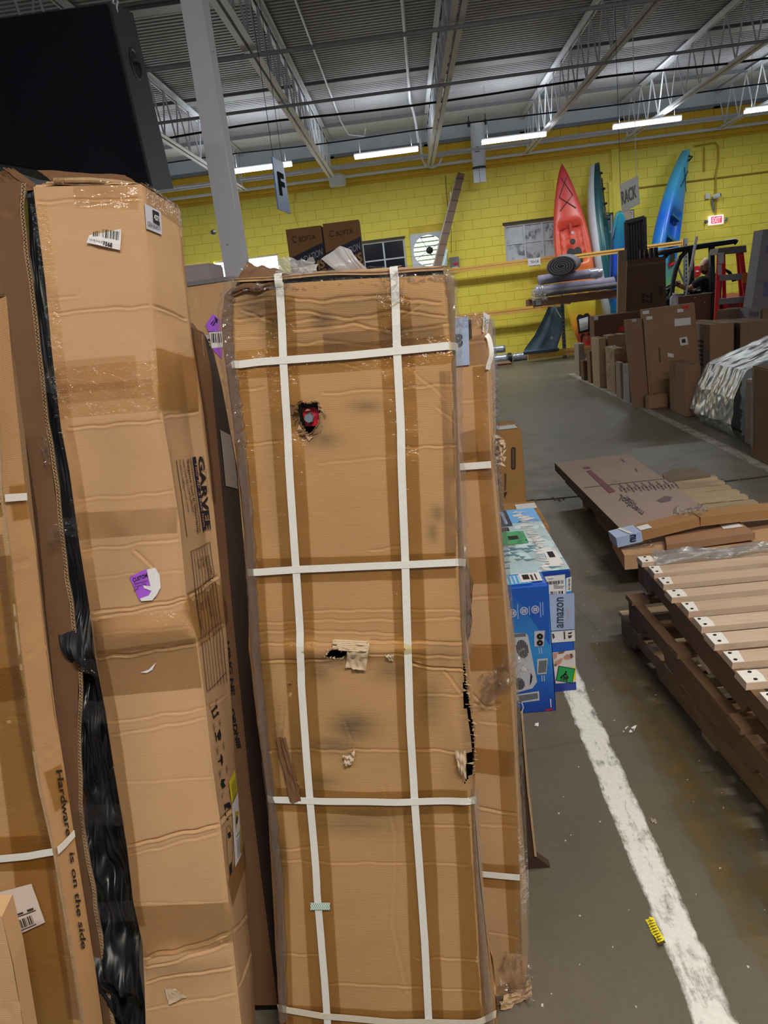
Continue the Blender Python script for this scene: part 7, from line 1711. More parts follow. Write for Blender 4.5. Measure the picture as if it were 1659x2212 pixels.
o, S = rc('slim grey box in front of the polythene cover, near the right edge', 1630, 966, 1652, 826, 1609, 5)
film('wrap_film', [S['left'].at(np.array([p]), .008)[0] for p in ((0, -.01), (1, -.02), (1, .14), (0, .16))], M_FILM, o, (8, 5), .012, 11)
N0 = G(1622, 988); hN = W(1631, 791, N0[1])[2]
o, S = carton('nearest big dark brown box at the right picture edge', (N0[0], N0[1] - .85, 0), .55, .85, hN, m=2)
patch('tape', S['left'], [(.0, .0), (.06, .0), (.06, .9), (.0, .9)], M_TAPEC, o, .003, (2, 10)); film('wrap_film', [S['top'].at(np.array([p]), .004)[0] for p in ((0, .0), (.5, .0), (.4, .8), (0, .9))], M_FILM, o, (10, 8), .012, 12)

# ------------------------------------------------------------------ furniture under polythene
cv = root('covered_armchair', (3.1, 7.85, 0), 'dark bulky item under a loose shiny polythene cover, right row', 'furniture')
core = MB(); core.hexa([(2.98, 7.12, .02), (3.7, 7.12, .02), (3.7, 8.2, .02), (2.98, 8.2, .02), (3.02, 7.2, .60), (3.66, 7.2, .62), (3.66, 8.15, .58), (3.04, 8.15, .55)])
core.build('dark_core', plain('dark_upholstery', srgb(34, 38, 40), .7), cv)
MB().hexa([(3.35, 7.15, .60), (3.7, 7.15, .60), (3.7, 8.15, .58), (3.35, 8.15, .58), (3.42, 7.2, .74), (3.66, 7.2, .74), (3.66, 8.1, .68), (3.42, 8.1, .68)]).build('backrest', plain('dark_upholstery', srgb(34, 38, 40), .7), cv)
def drape(name, path_fn, nu, nv, amp, seed, mat):
    st = np.array([(a, b) for b in np.linspace(0, 1, nv + 1) for a in np.linspace(0, 1, nu + 1)])
    P = np.array([path_fn(a, b) for a, b in st]); f = [sines(seed + k, n=26, lo=1.5, hi=13) for k in range(4)]
    q = st * [1.3, 1.8]; fold = np.abs(f[0](q)) ** .8 * np.sign(f[0](q))
    P = P + np.stack([-fold, f[1](q) * .6, f[2](q) * .6], 1) * amp
    P[:, 2] = np.maximum(P[:, 2], .004)
    idx = np.arange(len(st)).reshape(nv + 1, nu + 1); Fc = np.stack([idx[:-1, :-1], idx[1:, :-1], idx[1:, 1:], idx[:-1, 1:]], -1).reshape(-1, 4)
    return obj(name, P, Fc, mat, cv)
XPTS = np.array([(0, 2.86, .01), (.2, 2.80, .12), (.38, 2.84, .36), (.5, 2.94, .60), (.62, 3.2, .70), (.8, 3.5, .80), (1, 3.8, .76)])
def pth(a, b):
    x = np.interp(a, XPTS[:, 0], XPTS[:, 1]); z = np.interp(a, XPTS[:, 0], XPTS[:, 2]); y = 7.02 + 1.36 * b
    k = max(0, (b - .62) / .38); return (x - .0 + .10 * k, y + .0, z * (1 - .42 * k * k))
drape('polythene_cover', pth, 100, 120, .022, 5, film_mat('polythene_cover', (.88, .91, .95, 1), .34, .26, .0))
def pend(a, b): return (2.9 + .85 * a, 7.02 + .05 * math.sin(a * 6), (.01 + .62 * (1 - b)) * (1 + .2 * a))
drape('polythene_end', pend, 30, 26, .03, 15, film_mat('polythene_cover', (.88, .91, .95, 1), .34, .26, .0))
def pfar(a, b): return (2.96 + .55 * a, 8.28 + .05 * math.sin(b * 3), .01 + .42 * (1 - b))
drape('polythene_end', pfar, 20, 20, .05, 25, film_mat('polythene_cover', (.88, .91, .95, 1), .34, .26, .0))

# ================================================================== RACK, RUGS AND KAYAKS BY THE WALL
RY = 16.0
def perf_post(label, x, y, z1, name='rack_upright'):
    o = root(name, (x, y, 0), label, 'rack upright')
    MB().box((x - .03, y, z1 / 2), (.006, .07, z1)).box((x + .03, y, z1 / 2), (.006, .07, z1)).box((x, y - .033, z1 / 2), (.066, .005, z1)).build('channel', M_STEELG, o)
    mb = MB(); z = .1
    while z < z1 - .05: mb.box((x, y - .0365, z), (.018, .003, .03)); z += .075
    mb.build('slots', M_DARK, o); MB().box((x, y, .004), (.12, .12, .008)).build('foot_plate', M_STEELG, o); return o
x_p = W(1220, 772, RY)[0]
perf_post('grey perforated rack upright beside the hanging blue-grey blanket', x_p, RY, 1.24)
x_q = W(1481, 600, RY)[0]; ztop = W(1481, 515, RY)[2]
pq = perf_post('grey perforated rack upright with a brace, seen behind the forklift driver', x_q, RY, ztop)
MB().bar(W(1458, 560, RY + .05), W(1478, 612, RY + .05), .03, .03).build('brace', M_STEELG, pq)
def beam(label, a, b, hgt, m=M_TAN, d=.05, name='rack_beam'):
    a, b = np.array(a), np.array(b); o = root(name, (a + b) / 2, label, 'rack beam')
    MB().bar(a, b, d, hgt).build('beam', m, o); MB().bar(a + [0, -d * .5 - .004, hgt * .2], b + [0, -d * .5 - .004, hgt * .2], .008, hgt * .25).build('step_lip', m, o)
    for e in (a, b): MB().box(e, (.012, d + .03, hgt + .06)).build('end_hook', m, o)
    return o
zu = W(1290, 549, RY)[2]
beam('long orange rack beam in front of the kayaks', (x_p + .1, RY, zu), (W(1476, 530, RY)[0] - .02, RY, zu + .02), .085)
a, b = W(940, 588, 17.6), W(1222, 556, 17.6); zz = (a[2] + b[2]) / 2; ub = beam('upper orange beam along the yellow wall under the frosted window', (a[0] - 3, 17.6, zz), (b[0] + .3, 17.6, zz), .11)
a, b = W(1060, 680, 17.6), W(1160, 663, 17.6); zz = (a[2] + b[2]) / 2; beam('lower orange beam along the yellow wall', (a[0] - 4, 17.6, zz), (b[0] + .5, 17.6, zz), .12)
for i, (px, nm) in enumerate(((1000, 'hidden behind the leaning post'), (1300, 'hidden behind the kayaks'))): perf_post('grey wall-side rack upright ' + nm, W(px, 700, 17.72)[0] - (2 if i == 0 else -.22), 17.72, 2.1)
lb = W(1154, 566, 17.52); wl = root('shelf_sign', lb, 'white shelf sign hanging on the upper wall beam', 'sign'); MB().box(lb, (.27, .01, .16)).build('card', M_WHITE, wl)
Sx = Sheet([[lb + [-.13, -.006, .08], lb + [.13, -.006, .08]], [lb + [-.13, -.006, -.08], lb + [.13, -.006, -.08]]], out=(0, -1, 0)); text_on('lettering', Sx, 'TO-C-B', [(.2, .3), (.85, .3), (.85, .6), (.2, .6)], M_NAVY, wl, .003, .01); polys_on('print_line', Sx, [rect(.05, .92, .95, .97)], M_INK, wl, .003)
MB().box(lb + [0, .03, .06], (.05, .06, .02)).build('clip', M_STEELG, wl)
# low beam and deck at the floor
beam('low orange rack beam at floor level with a yellow end', (W(1140, 768, RY)[0], RY - .05, .12), (W(1250, 752, RY)[0] + .5, RY - .05, .12), .13)
yb_ = MB().box((W(1205, 765, RY)[0], RY - .09, .12), (.16, .012, .10)).build('yellow_plate', plain('yellow_plate', srgb(226, 196, 40), .5)); tag(yb_, 'bright yellow plate on the low orange beam', 'plate')
# shelf with rolled rugs
sy = 15.35; zs0 = W(1160, 655, sy)[2]
x0s, x1s = W(1151, 655, sy)[0], W(1340, 640, sy)[0]
sh = root('rack_shelf', ((x0s + x1s) / 2, sy + .35, zs0 - .07), 'brownish rack shelf carrying rolled rugs', 'shelf')
M_SB = plain('brown_beam', srgb(140, 100, 76), .5)
MB().box(((x0s + x1s) / 2, sy, zs0), (x1s - x0s, .05, .13)).build('front_beam', M_SB, sh); MB().box(((x0s + x1s) / 2, sy + .9, zs0), (x1s - x0s, .05, .13)).build('rear_beam', M_SB, sh)
for k in range(7): MB().box((x0s + .1 + k * (x1s - x0s - .2) / 6, sy + .45, zs0 + .07), (.09, .95, .02)).build('deck_slat', M_SB, sh)
MB().box((x0s + .10, sy - .03, zs0 + .01), (.10, .012, .09)).build('end_label', M_GREYP, sh); MB().box((x0s + .02, sy, zs0), (.02, .07, .16)).build('end_hook', M_STEELG, sh)
for xx in (x_p, x1s - .1): MB().box((xx, sy + .45, zs0 - .075), (.06, 1.0, .02)).build('bracket', M_STEELG, sh)
M_RUG = plain('grey_rug_pile', srgb(112, 106, 112), .95, var=.25, scale=18, bstr=.6); M_RUG2 = plain('violet_grey_rug', srgb(142, 134, 152), .9, var=.2, scale=14, bstr=.5); M_RUGE = plain('rug_edge_dark', srgb(66, 60, 58), .95, var=.3, scale=40)
def rug(label, a, b, r, m, spiral=True, squash=.85, wrap=None, seed=1):
    a, b = np.array(a, float), np.array(b, float); o = root('rolled_rug', (a + b) / 2 - [0, 0, r], label, 'rug', None)
    t = unit(b - a); sd = unit(np.cross(t, [0, 0, 1])); u = np.cross(sd, t); n = 26; k = 10
    f = sines(seed, lo=.5, hi=3); V = []
    for i in range(k + 1):
        for j in range(n):
            an = 2 * math.pi * j / n; rr = r * (1 + .06 * f(np.array([[i / k * 2, an / 3]]))[0]); V.append(a + (b - a) * i / k + sd * rr * math.cos(an) + u * rr * squash * math.sin(an))
    Fc = [(i * n + j, i * n + (j + 1) % n, (i + 1) * n + (j + 1) % n, (i + 1) * n + j) for i in range(k) for j in range(n)] + [tuple(range(k * n, k * n + n)), tuple(reversed(range(n)))]
    obj('roll', V, Fc, m, o, True)
    if spiral:
        V, Fc = [], []; N = 150
        for i in range(N + 1):
            an = i / N * 2 * math.pi * 4.5; rr = r * .99 * (1 - .82 * i / N); 
            for e in (0, r * .10): V.append(a - t * (.012 if e == 0 else .012) + (sd * math.cos(an) + u * squash * math.sin(an)) * max(.004, rr - e))
        Fc = [(2 * i, 2 * i + 2, 2 * i + 3, 2 * i + 1) for i in range(N)]; obj('spiral_edge', V, Fc, m, o)
        obj('end_face', [a - t * .006 + (sd * math.cos(x) + u * squash * math.sin(x)) * r * .985 for x in np.linspace(0, 2 * math.pi, 25)[:-1]], [tuple(range(24))], M_RUGE, o)
    if wrap is not None:
        V = []; k0, k1 = wrap
        for i in range(9):
            for j in range(n):
                an = 2 * math.pi * j / n; rr = r * (1.06 + .06 * f(np.array([[i * .9, an * 1.4]]))[0]); V.append(a + (b - a) * (k0 + (k1 - k0) * i / 8) + sd * rr * math.cos(an) + u * rr * squash * math.sin(an))
        obj('film_wrap', V, [(i * n + j, i * n + (j + 1) % n, (i + 1) * n + (j + 1) % n, (i + 1) * n + j) for i in range(8) for j in range(n)], M_POLY, o)
    return o
zr = zs0 + .10
c = W(1210, 575, 15.15)
rug('rolled grey rug lowest on the shelf, wrapped in film at both ends', (x0s + .10, 15.55, zr + .115), (x1s - .05, 15.6, zr + .115), .115, M_RUG2, False, .9, (.0, .14), 2)
rug('thin brown-grey rug roll along the front of the shelf', (x0s + .25, 15.33, zr + .06), (x1s, 15.36, zr + .06), .062, M_RUG, False, .9, None, 3)
rug('violet-grey rug roll lying across the lowest one, film scrunched at its right end', (x0s + .18, 15.58, zr + .32), (x1s - .25, 15.78, zr + .325), .105, M_RUG2, False, .85, (.8, 1.0), 4)
rug('dark grey rug rolled up with its spiral end facing the aisle, topmost on the shelf', (c[0], 15.02, c[2]), (c[0] + .35, 16.2, c[2] + .05), .265, M_RUG, True, .66, None, 5)
film('film_scrap', [W(1148, 625, 15.3), W(1180, 622, 15.3), W(1184, 648, 15.28), W(1150, 650, 15.28)], M_POLY, bpy.data.objects['rolled_rug'], (8, 8), .04, 31)
# blue-grey blanket hanging from the shelf
bl = root('blanket', W(1170, 762, 15.9), 'blue-grey folded blanket hanging to the floor beside the rack upright', 'blanket')
rowsL = [((1184, 663), (1214, 662)), ((1172, 690), (1216, 690)), ((1154, 725), (1212, 725)), ((1134, 752), (1204, 748)), ((1130, 762), (1206, 758))]
R = [[W(*a, 15.95 - .1 * i / 4), W(*b, 15.95 - .1 * i / 4)] for i, (a, b) in enumerate(rowsL)]
SB2 = Sheet(R, out=(0, -1, 0)); g = sines(9, lo=.6, hi=2.5); SB2.disp = lambda uv: g(np.asarray(uv) * [1.6, .4]) * .03
V, Fc, uvm, uv = SB2.mesh(20, 30); M_BLT = plain('blue_grey_felt', srgb(92, 112, 126), .95, var=.12, scale=12); obj('cloth', V, Fc, M_BLT, bl, True)
for k in range(3): MB().tube([R[-1][0] + [.0, -.02 - .03 * k, -.02 + .02 * k], (R[-1][0] + R[-1][1]) / 2 + [0, -.03 - .03 * k, .0 + .02 * k], R[-1][1] + [0, -.02 - .03 * k, .02 + .01 * k]], .022, 8).build('fold', M_BLT, bl, True)
MB().box(W(1192, 730, 15.78), (.05, .01, .06)).build('white_tag', M_GREYP, bl); MB().tube([W(1196, 658, 15.85), W(1212, 686, 15.82)], .012, 6).build('white_trim', M_WHITE, bl)
# foil-wrapped rolls on the floor
M_FOIL = plain('crinkled_foil', srgb(190, 196, 206), .3, .6, var=.3, scale=14, bstr=.9)
def foil(label, pa, pb, y, r, black=False):
    a, b = W(*pa, y), W(*pb, y); zc = r if black is not None else 0
    o = root('foil_roll', ((a + b) / 2)[0:3] * [1, 1, 0], label, 'roll'); a[2] = b[2] = max((a[2] + b[2]) / 2, r)
    k = 8; MB().tube([a + (b - a) * i / k for i in range(k + 1)], [r * (1 + .05 * math.sin(i * 2.1)) for i in range(k + 1)], 16).build('roll', M_FOIL, o, True)
    if black: MB().tube([b, b + [.07, 0, 0]], r * 1.12, 16).build('black_end', M_BLK, o)
    MB().tube([b + [.07 if black else 0, 0, 0], b + [.075 if black else .006, 0, 0]], r * .45, 12).build('core', M_GREYP, o); return o
foil('foil-wrapped roll lying uppermost on the heap by the wall', (1045, 758), (1091, 753), 16.5, .075)
foil('foil-wrapped roll with a black end ring, lying on the floor by the wall', (1050, 783), (1098, 778), 16.25, .095, True)
foil('foil-wrapped roll under the uppermost one, mostly hidden by the boxes', (1030, 776), (1074, 772), 16.75, .085)
foil('short foil-wrapped roll lying right of the black-ended one', (1108, 780), (1138, 776), 16.5, .08)
cp = root('cardboard_tray', (1.72, 15.7, 0), 'low ragged cardboard tray on the floor before the foil rolls', 'cardboard'); q0, q1 = G(1040, 806), G(1084, 798)
MB().hexa([(1.45, 15.5, 0), (1.95, 15.5, 0), (1.95, 15.9, 0), (1.45, 15.9, 0), (1.47, 15.52, .07), (1.93, 15.52, .06), (1.93, 15.88, .08), (1.47, 15.88, .07)]).build('tray', M_KB[0], cp); MB().bar((1.46, 15.52, .075), (1.94, 15.52, .068), .03, .012).build('rim', M_EDGE, cp)

# ------------------------------------------------------------------ kayaks
def grad_mat(name, stops):
    t = NT(name); v = t.coord('UV'); sx = t.n('SeparateXYZ'); t.l(v, sx.inputs[0]); nz = t.noise(t.coord('Object'), 5, 3)
    k = t.math('ADD', sx.outputs[1], t.math('MULTIPLY', t.math('SUBTRACT', nz, .5), .07))
    return t.done(t.bsdf(t.ramp(k, stops), .32))
def kayak(label, top, bot, B, D, nvec, mat, cock=((.26, .50),), hull=None, blunt=.55, tpow=.75):
    """top, bot = ends (3-D), B beam, D depth, nvec = deck direction"""
    top, bot = np.array(top, float), np.array(bot, float); o = root('kayak', bot, label, 'kayak')
    a = unit(bot - top); nv = np.array(nvec, float); nv = unit(nv - a * np.dot(nv, a)); s = np.cross(a, nv); L = np.linalg.norm(bot - top)
    K, n = 56, 32; V, UV = [], []
    for i in range(K + 1):
        t = i / K; w = B / 2 * max(.012, min(1, (math.sin(math.pi * min(t, .5 + (t - .5) * .9 if t > .5 else t))) ** tpow)); 
        if t > .97: w *= max(.1, (1 - t) / .03) ** .5
        hd = D * .42 * (.5 + .5 * min(1, w / (B / 2))); hh = D * .58 * (.35 + .65 * min(1, w / (B / 2)))
        rk = .10 * (abs(2 * t - 1) ** 3)
        ctr = top + a * L * t + nv * rk
        for j in range(n):
            an = 2 * math.pi * j / n; c_, s_ = math.cos(an), math.sin(an)
            x = w * math.copysign(abs(c_) ** .8, c_); y = (hd if s_ > 0 else hh) * math.copysign(abs(s_) ** (.55 if s_ > 0 else .9), s_)
            if s_ > 0:
                for c0, c1 in cock:
                    e = max(0, min(1, min(t - c0, c1 - t) / .025)); ex = max(0, min(1, (1 - abs(x) / (w * .72)) / .18)); y -= e * ex * D * .40
            V.append(ctr + s * x + nv * y); UV.append((j / n, t))
    Fc = [(i * n + j, i * n + (j + 1) % n, (i + 1) * n + (j + 1) % n, (i + 1) * n + j) for i in range(K) for j in range(n)] + [tuple(range(n)), tuple(reversed(range(K * n, K * n + n)))]
    mi = [(1 if (hull is not None and math.sin(2 * math.pi * ((j + .5) / n)) < -.02) else 0) for i in range(K) for j in range(n)] + [0, 0]
    obj('hull', V, Fc, [mat, hull or mat], o, True, uv=UV, mi=mi)
    rim = lambda t, x, up=0.0: top + a * L * t + s * x + nv * (D * .42 + up)
    return o, rim, (a, nv, s, L)
G_RED = grad_mat('red_orange_yellow_fade', [(.0, srgb(196, 40, 60)), (.12, srgb(214, 70, 70)), (.42, srgb(226, 84, 56)), (.62, srgb(232, 132, 60)), (.74, srgb(226, 206, 60)), (.86, srgb(236, 150, 40)), (.95, srgb(226, 52, 60))])
o, rim, fr = kayak('red to yellow sit-on kayak standing against the wall, deck facing the aisle', W(1212, 360, 17.55), W(1268, 760, 16.75), .76, .34, (-.05, -1, 0), G_RED, ((.30, .52), (.56, .585)))
MB().tube([rim(.07, -.06, .01), rim(.17, .15, .01), rim(.24, -.16, .01)], .008, 5).build('bungee_cord', M_BLK, o); MB().tube([rim(.07, .06, .01), rim(.17, -.13, .01), rim(.24, .17, .01)], .008, 5).build('bungee_cord', M_BLK, o)
ctr = rim(.40, 0, -.02)
def pad(t0, t1, w, dz=.0, m=M_BLK, nm='seat_pad', th=.03):
    out = []; 
    for x, t in ((-w, t0 + .015), (-w * .7, t0), (-.05, t0), (0, t0 + .008), (.05, t0), (w * .7, t0), (w, t0 + .015), (w, t1), (-w, t1)): out.append(rim(t, x, dz))
    MB().prism(out, -fr[1] * th).build(nm, m, o)
pad(.445, .525, .15, .02); pad(.80, .90, .14, .02); pad(.905, .955, .12, .02)
hc = rim(.41, .0, .012); MB().lathe([(0, 0), (.055, 0), (.06, -.02)], hc, fr[1], 16).build('scupper_hatch', M_BLK, o); MB().lathe([(0, .0), (.03, 0), (.03, -.02)], rim(.365, -.02, .012), fr[1], 12).build('drain_plug', plain('grey_plug', srgb(196, 176, 176), .5), o)
for k in range(5):
    t = .21 + k * .028; MB().bar(rim(t, -.20, -.085), rim(t, -.08, -.085), .02, .02).build('foot_rest', plain('red_moulding', srgb(168, 40, 48), .5), o); MB().bar(rim(t, .08, -.085), rim(t + .012, .2, -.085), .02, .02).build('foot_rest', plain('red_moulding', srgb(168, 40, 48), .5), o)
MB().bar(rim(.20, 0, -.07), rim(.36, 0, -.07), .05, .03).build('keel_channel', plain('red_moulding', srgb(168, 40, 48), .5), o)
hl = rim(.835, .0, .035); MB().hexa([rim(.82, -.09, .03), rim(.825, .1, .03), rim(.825, .1, .034), rim(.82, -.09, .034), rim(.885, -.06, .03), rim(.89, .11, .03), rim(.89, .11, .034), rim(.885, -.06, .034)]).build('paper_label', M_WHITE, o)
MB().lathe([(0, 0), (.025, 0)], rim(.93, 0, .034), fr[1], 12).build('badge', M_GREYP, o)
G_TEAL = grad_mat('dark_teal_fade', [(0, srgb(30, 62, 70)), (.3, srgb(36, 88, 92)), (.7, srgb(30, 108, 116)), (1, srgb(34, 90, 104))])
o, rim, fr = kayak('white hulled kayak with a dark teal deck standing side-on by the wall', W(1275, 357, 17.75), W(1336, 758, 16.95), .66, .42, (.86, -.42, 0), G_TEAL, ((.28, .55),), plain('white_hull', srgb(196, 204, 212), .4))
for k, t in enumerate((.06, .14, .22, .3)): MB().lathe([(0, 0), (.03, 0), (.02, .05), (0, .055)], rim(t, .02 * (-1) ** k, .0), fr[1], 10).build('deck_fitting', M_BLK, o)
MB().tube([rim(.08, -.05, .01), rim(.26, .12, .01)], .01, 5).build('deck_line', M_BLK, o); pad(.44, .54, .14, .03)
G_BLU = grad_mat('blue_green_fade', [(0, srgb(96, 180, 206)), (.2, srgb(64, 158, 204)), (.36, srgb(28, 104, 220)), (.55, srgb(40, 140, 206)), (.68, srgb(110, 200, 130)), (.85, srgb(60, 160, 220)), (1, srgb(120, 190, 230))])
o, rim, fr = kayak('blue to green kayak leaning to the right against the wall, right of the rack sign', W(1472, 326, 17.7), W(1402, 752, 16.7), .78, .40, (.72, -.66, 0), G_BLU, ((.30, .56),))
MB().tube([rim(.035, 0, .02), rim(.04, .0, .09), rim(.06, 0, .02)], .02, 8).build('grab_handle', M_BLK, o); MB().tube([rim(.10, -.08, .01), rim(.2, .12, .01)], .007, 5).build('deck_line', M_BLK, o); MB().tube([rim(.10, .1, .01), rim(.2, -.14, .01)], .007, 5).build('deck_line', M_BLK, o)
pad(.52, .58, .10, .03); MB().bar(rim(.565, -.06, .03), rim(.59, .1, .03), .06, .04).build('red_strap', M_RED, o)
for t, w in ((.34, .18), (.45, .2)): MB().bar(rim(t, -w, -.08), rim(t, w, -.08), .10, .05).build('seat_moulding', plain('deep_teal', srgb(20, 110, 140), .4), o)
G_GRB = grad_mat('green_blue_green_fade', [(0, srgb(24, 120, 130)), (.22, srgb(20, 100, 140)), (.34, srgb(22, 70, 190)), (.62, srgb(30, 110, 190)), (.8, srgb(16, 140, 110)), (1, srgb(20, 120, 90))])
o, rim, fr = kayak('short blue-green board with a rounded tip standing behind the rack sign', W(1338, 458, 16.5), W(1340, 762, 16.15), .40, .22, (-.2, -1, 0), G_GRB, (), None, .3, .35)
MB().tube([rim(.02, .0, .02), rim(.2, .15, .02), rim(.6, .17, .02)], .012, 6).build('edge_trim', M_BLK, o)
o, rim, fr = kayak('grey-tan board standing behind the short blue-green one', W(1349, 446, 17.85), W(1362, 752, 17.6), .40, .10, (.1, -1, 0), plain('tan_hull', srgb(176, 156, 130), .5), (), None, .3, .35)
MB().bar(rim(.1, 0, .01), rim(.6, 0, .01), .02, .01).build('stringer_line', M_GREYP, o)
# black slatted panel and case in front of the boards
pl = Plane((W(1372, 520, 15.5)[0], 15.5, 0), -6, 0)
bp = root('slatted_panel', W(1372, 560, 15.5) * [1, 1, 0], 'black slatted panel standing before the blue-green board', 'panel')
c4 = [pl.hit(1351, 480), pl.hit(1392, 469), pl.hit(1388, 600), pl.hit(1351, 612)]
c4[2][2] = c4[3][2] = 0.0; c4[2][0] = c4[1][0]; c4[3][0] = c4[0][0]
d = pl.b * .05
for a, b in ((0, 1), (1, 2), (0, 3)): MB().bar(c4[a], c4[b], .06 if a else .05, .06).build('frame', M_BLK, bp)
for k in range(1, 7): MB().bar(c4[0] + (c4[1] - c4[0]) * k / 7 - [0, 0, .03], c4[3] + (c4[2] - c4[3]) * k / 7, .035, .02).build('slat', M_BLK, bp)
MB().hexa([c4[3] + d, c4[2] + d, c4[2] + d * 1.3, c4[3] + d * 1.3, c4[0] + d, c4[1] + d, c4[1] + d * 1.3, c4[0] + d * 1.3]).build('back_sheet', plain('black_sheet', srgb(34, 32, 34), .7), bp)
o, S = pcarton('black case behind the box printed ZZ, under the orange beam', 15.7, 1395, 1424, 543, d=.3, m=plain('black_case', srgb(26, 24, 28), .6))
# long taped carton leaning over the fan
tp, bt = W(996, 376, 17.72), W(886, 786, 16.6); bt[2] = .05
lc = root('long_carton', bt * [1, 1, 0], 'long narrow taped carton leaning on the wall across the fan', 'carton')
t = unit(tp - bt); L = np.linalg.norm(tp - bt); MB().bar(bt, tp, .15, .11, up=(0, 1, 0)).build('carton', cardboard('grey_brown_board', srgb(136, 112, 96), uvmode=False), lc)
sd = unit(np.cross(t, (0, 1, 0))); nn = np.cross(sd, t)
if nn[1] > 0: nn = -nn
for k in range(18): 
    p = bt + t * (L * (k + .5) / 18); MB().bar(p - sd * .077 + nn * .002 + t * .02, p + sd * .077 + nn * .002 - t * .02, .022, .118, up=nn).build('tape_band', plain('dark_tape_band', srgb(84, 70, 62), .5), lc)
MB().bar(bt + sd * .09, tp + sd * .085 - t * .1, .03, .09, up=(0, 1, 0)).build('pale_edge_strip', plain('pale_strip', srgb(190, 172, 158), .6), lc); MB().box(tp + sd * .105 - t * .5 + nn * .02, (.02, .06, .12)).build('white_label', M_WHITE, lc); MB().bar(bt + t * L * .35 - sd * .11, bt + t * L * .62 - sd * .10, .06, .05, up=(0, 1, 0)).build('pale_green_strip', plain('pale_green_strip', srgb(196, 222, 214), .4), lc)

# ================================================================== FORKLIFT, DRIVER, LADDER
FY = 13.5
fk = root('forklift', W(1530, 800, FY) * [1, 1, 0] + [.2, .4, 0], 'dark forklift with a curved overhead guard behind the boxes', 'forklift')
Fw = lambda x, y, dy=0.0: W(x, y, FY) + [0, dy, 0]
for dy in (0, .95):
    MB().tube([Fw(1425, 546, dy), Fw(1462, 540, dy), Fw(1500, 534, dy), Fw(1540, 528, dy), Fw(1586, 521, dy), Fw(1591, 524, dy)], .045, 10).build('roof_rail', M_BLK, fk, True)
    MB().tube([Fw(1506, 534, dy), Fw(1484, 541, dy), Fw(1470, 556, dy), Fw(1461, 578, dy), Fw(1455, 604, dy), Fw(1450, 650, dy), Fw(1446, 720, dy)], .036, 10).build('front_pillar', M_BLK, fk, True)
    MB().tube([Fw(1537, 530, dy), Fw(1538, 600, dy), Fw(1540, 720, dy)], .05, 10).build('rear_pillar', M_BLK, fk, True)
for x, y in ((1440, 544), (1470, 539), (1520, 532), (1550, 527), (1580, 522)): MB().tube([Fw(x, y, 0), Fw(x, y, .95)], .02, 8).build('roof_bar', M_BLK, fk)
b0 = Fw(1440, 700); x0, x1 = Fw(1446, 720)[0], Fw(1620, 700)[0]
MB().hexa([(x0 - .1, FY, .18), (x1 - .3, FY, .18), (x1 - .3, FY + .95, .18), (x0 - .1, FY + .95, .18), (x0 - .05, FY, .62), (x1 - .3, FY, .70), (x1 - .3, FY + .95, .70), (x0 - .05, FY + .95, .62)]).build('chassis', M_BLK, fk)
c = Fw(1614, 650); MB().hexa([(c[0] - .32, FY - .05, .25), (c[0] + .12, FY, .3), (c[0] + .12, FY + .95, .3), (c[0] - .32, FY + 1, .25), (c[0] - .32, FY - .05, c[2] + .05), (c[0] + .06, FY, c[2] + .12), (c[0] + .06, FY + .95, c[2] + .12), (c[0] - .32, FY + 1, c[2] + .05)]).build('counterweight', plain('dark_red_paint', srgb(150, 32, 40), .4), fk)
MB().bar((c[0] - .3, FY - .07, c[2] - .2), (c[0] + .1, FY - .04, c[2] - .18), .02, .04).build('white_stripe', M_WHITE, fk)
for xx in (x0 + .12, x1 - .45):
    for yy in (FY - .02, FY + .97): MB().lathe([(0, -.09), (.15, -.09), (.24, -.07), (.25, 0), (.24, .07), (.15, .09), (0, .09)], (xx, yy, .25), (0, 1, 0), 22).build('wheel', M_BLK, fk, True)
sw_ = Fw(1464, 620, .42); q = [(sw_ + np.array([.17 * math.cos(t), .17 * math.sin(t), .07 * math.cos(t)])) for t in np.linspace(0, 2 * math.pi, 21)]
MB().tube(q, .016, 8, False).build('steering_wheel', M_BLK, fk, True); MB().tube([sw_, sw_ + [-.12, 0, -.35]], .03, 8).build('steering_column', M_BLK, fk)
MB().hexa([(x0 - .02, FY + .05, .6), (x0 + .16, FY + .05, .6), (x0 + .16, FY + .9, .6), (x0 - .02, FY + .9, .6), (x0 - .02, FY + .05, 1.0), (x0 + .10, FY + .05, 1.06), (x0 + .10, FY + .9, 1.06), (x0 - .02, FY + .9, 1.0)]).build('dash_panel', M_BLK, fk)
for k in range(3): MB().tube([Fw(1443 - k * 2, 560 + k * 8, .2), Fw(1441 + k * 2, 600, .2), Fw(1448, 650, .25)], .012, 6).build('hydraulic_hose', M_BLK, fk)
for xx in (x0 - .22, x0 - .14): MB().box((xx, FY + .2, .95), (.05, .08, 1.85)).build('mast_rail', M_BLK, fk); MB().box((xx, FY + .75, .95), (.05, .08, 1.85)).build('mast_rail', M_BLK, fk)
for yy in (FY + .2, FY + .75): MB().bar((x0 - .27, yy, .06), (x0 - .95, yy, .05), .10, .035).build('fork_tine', M_BLK, fk)
MB().box((x0 - .26, FY + .47, .3), (.04, .7, .4)).build('carriage', M_BLK, fk)
hp = Fw(1537, 640, .42); sx_ = Fw(1528, 640, .42)[0]
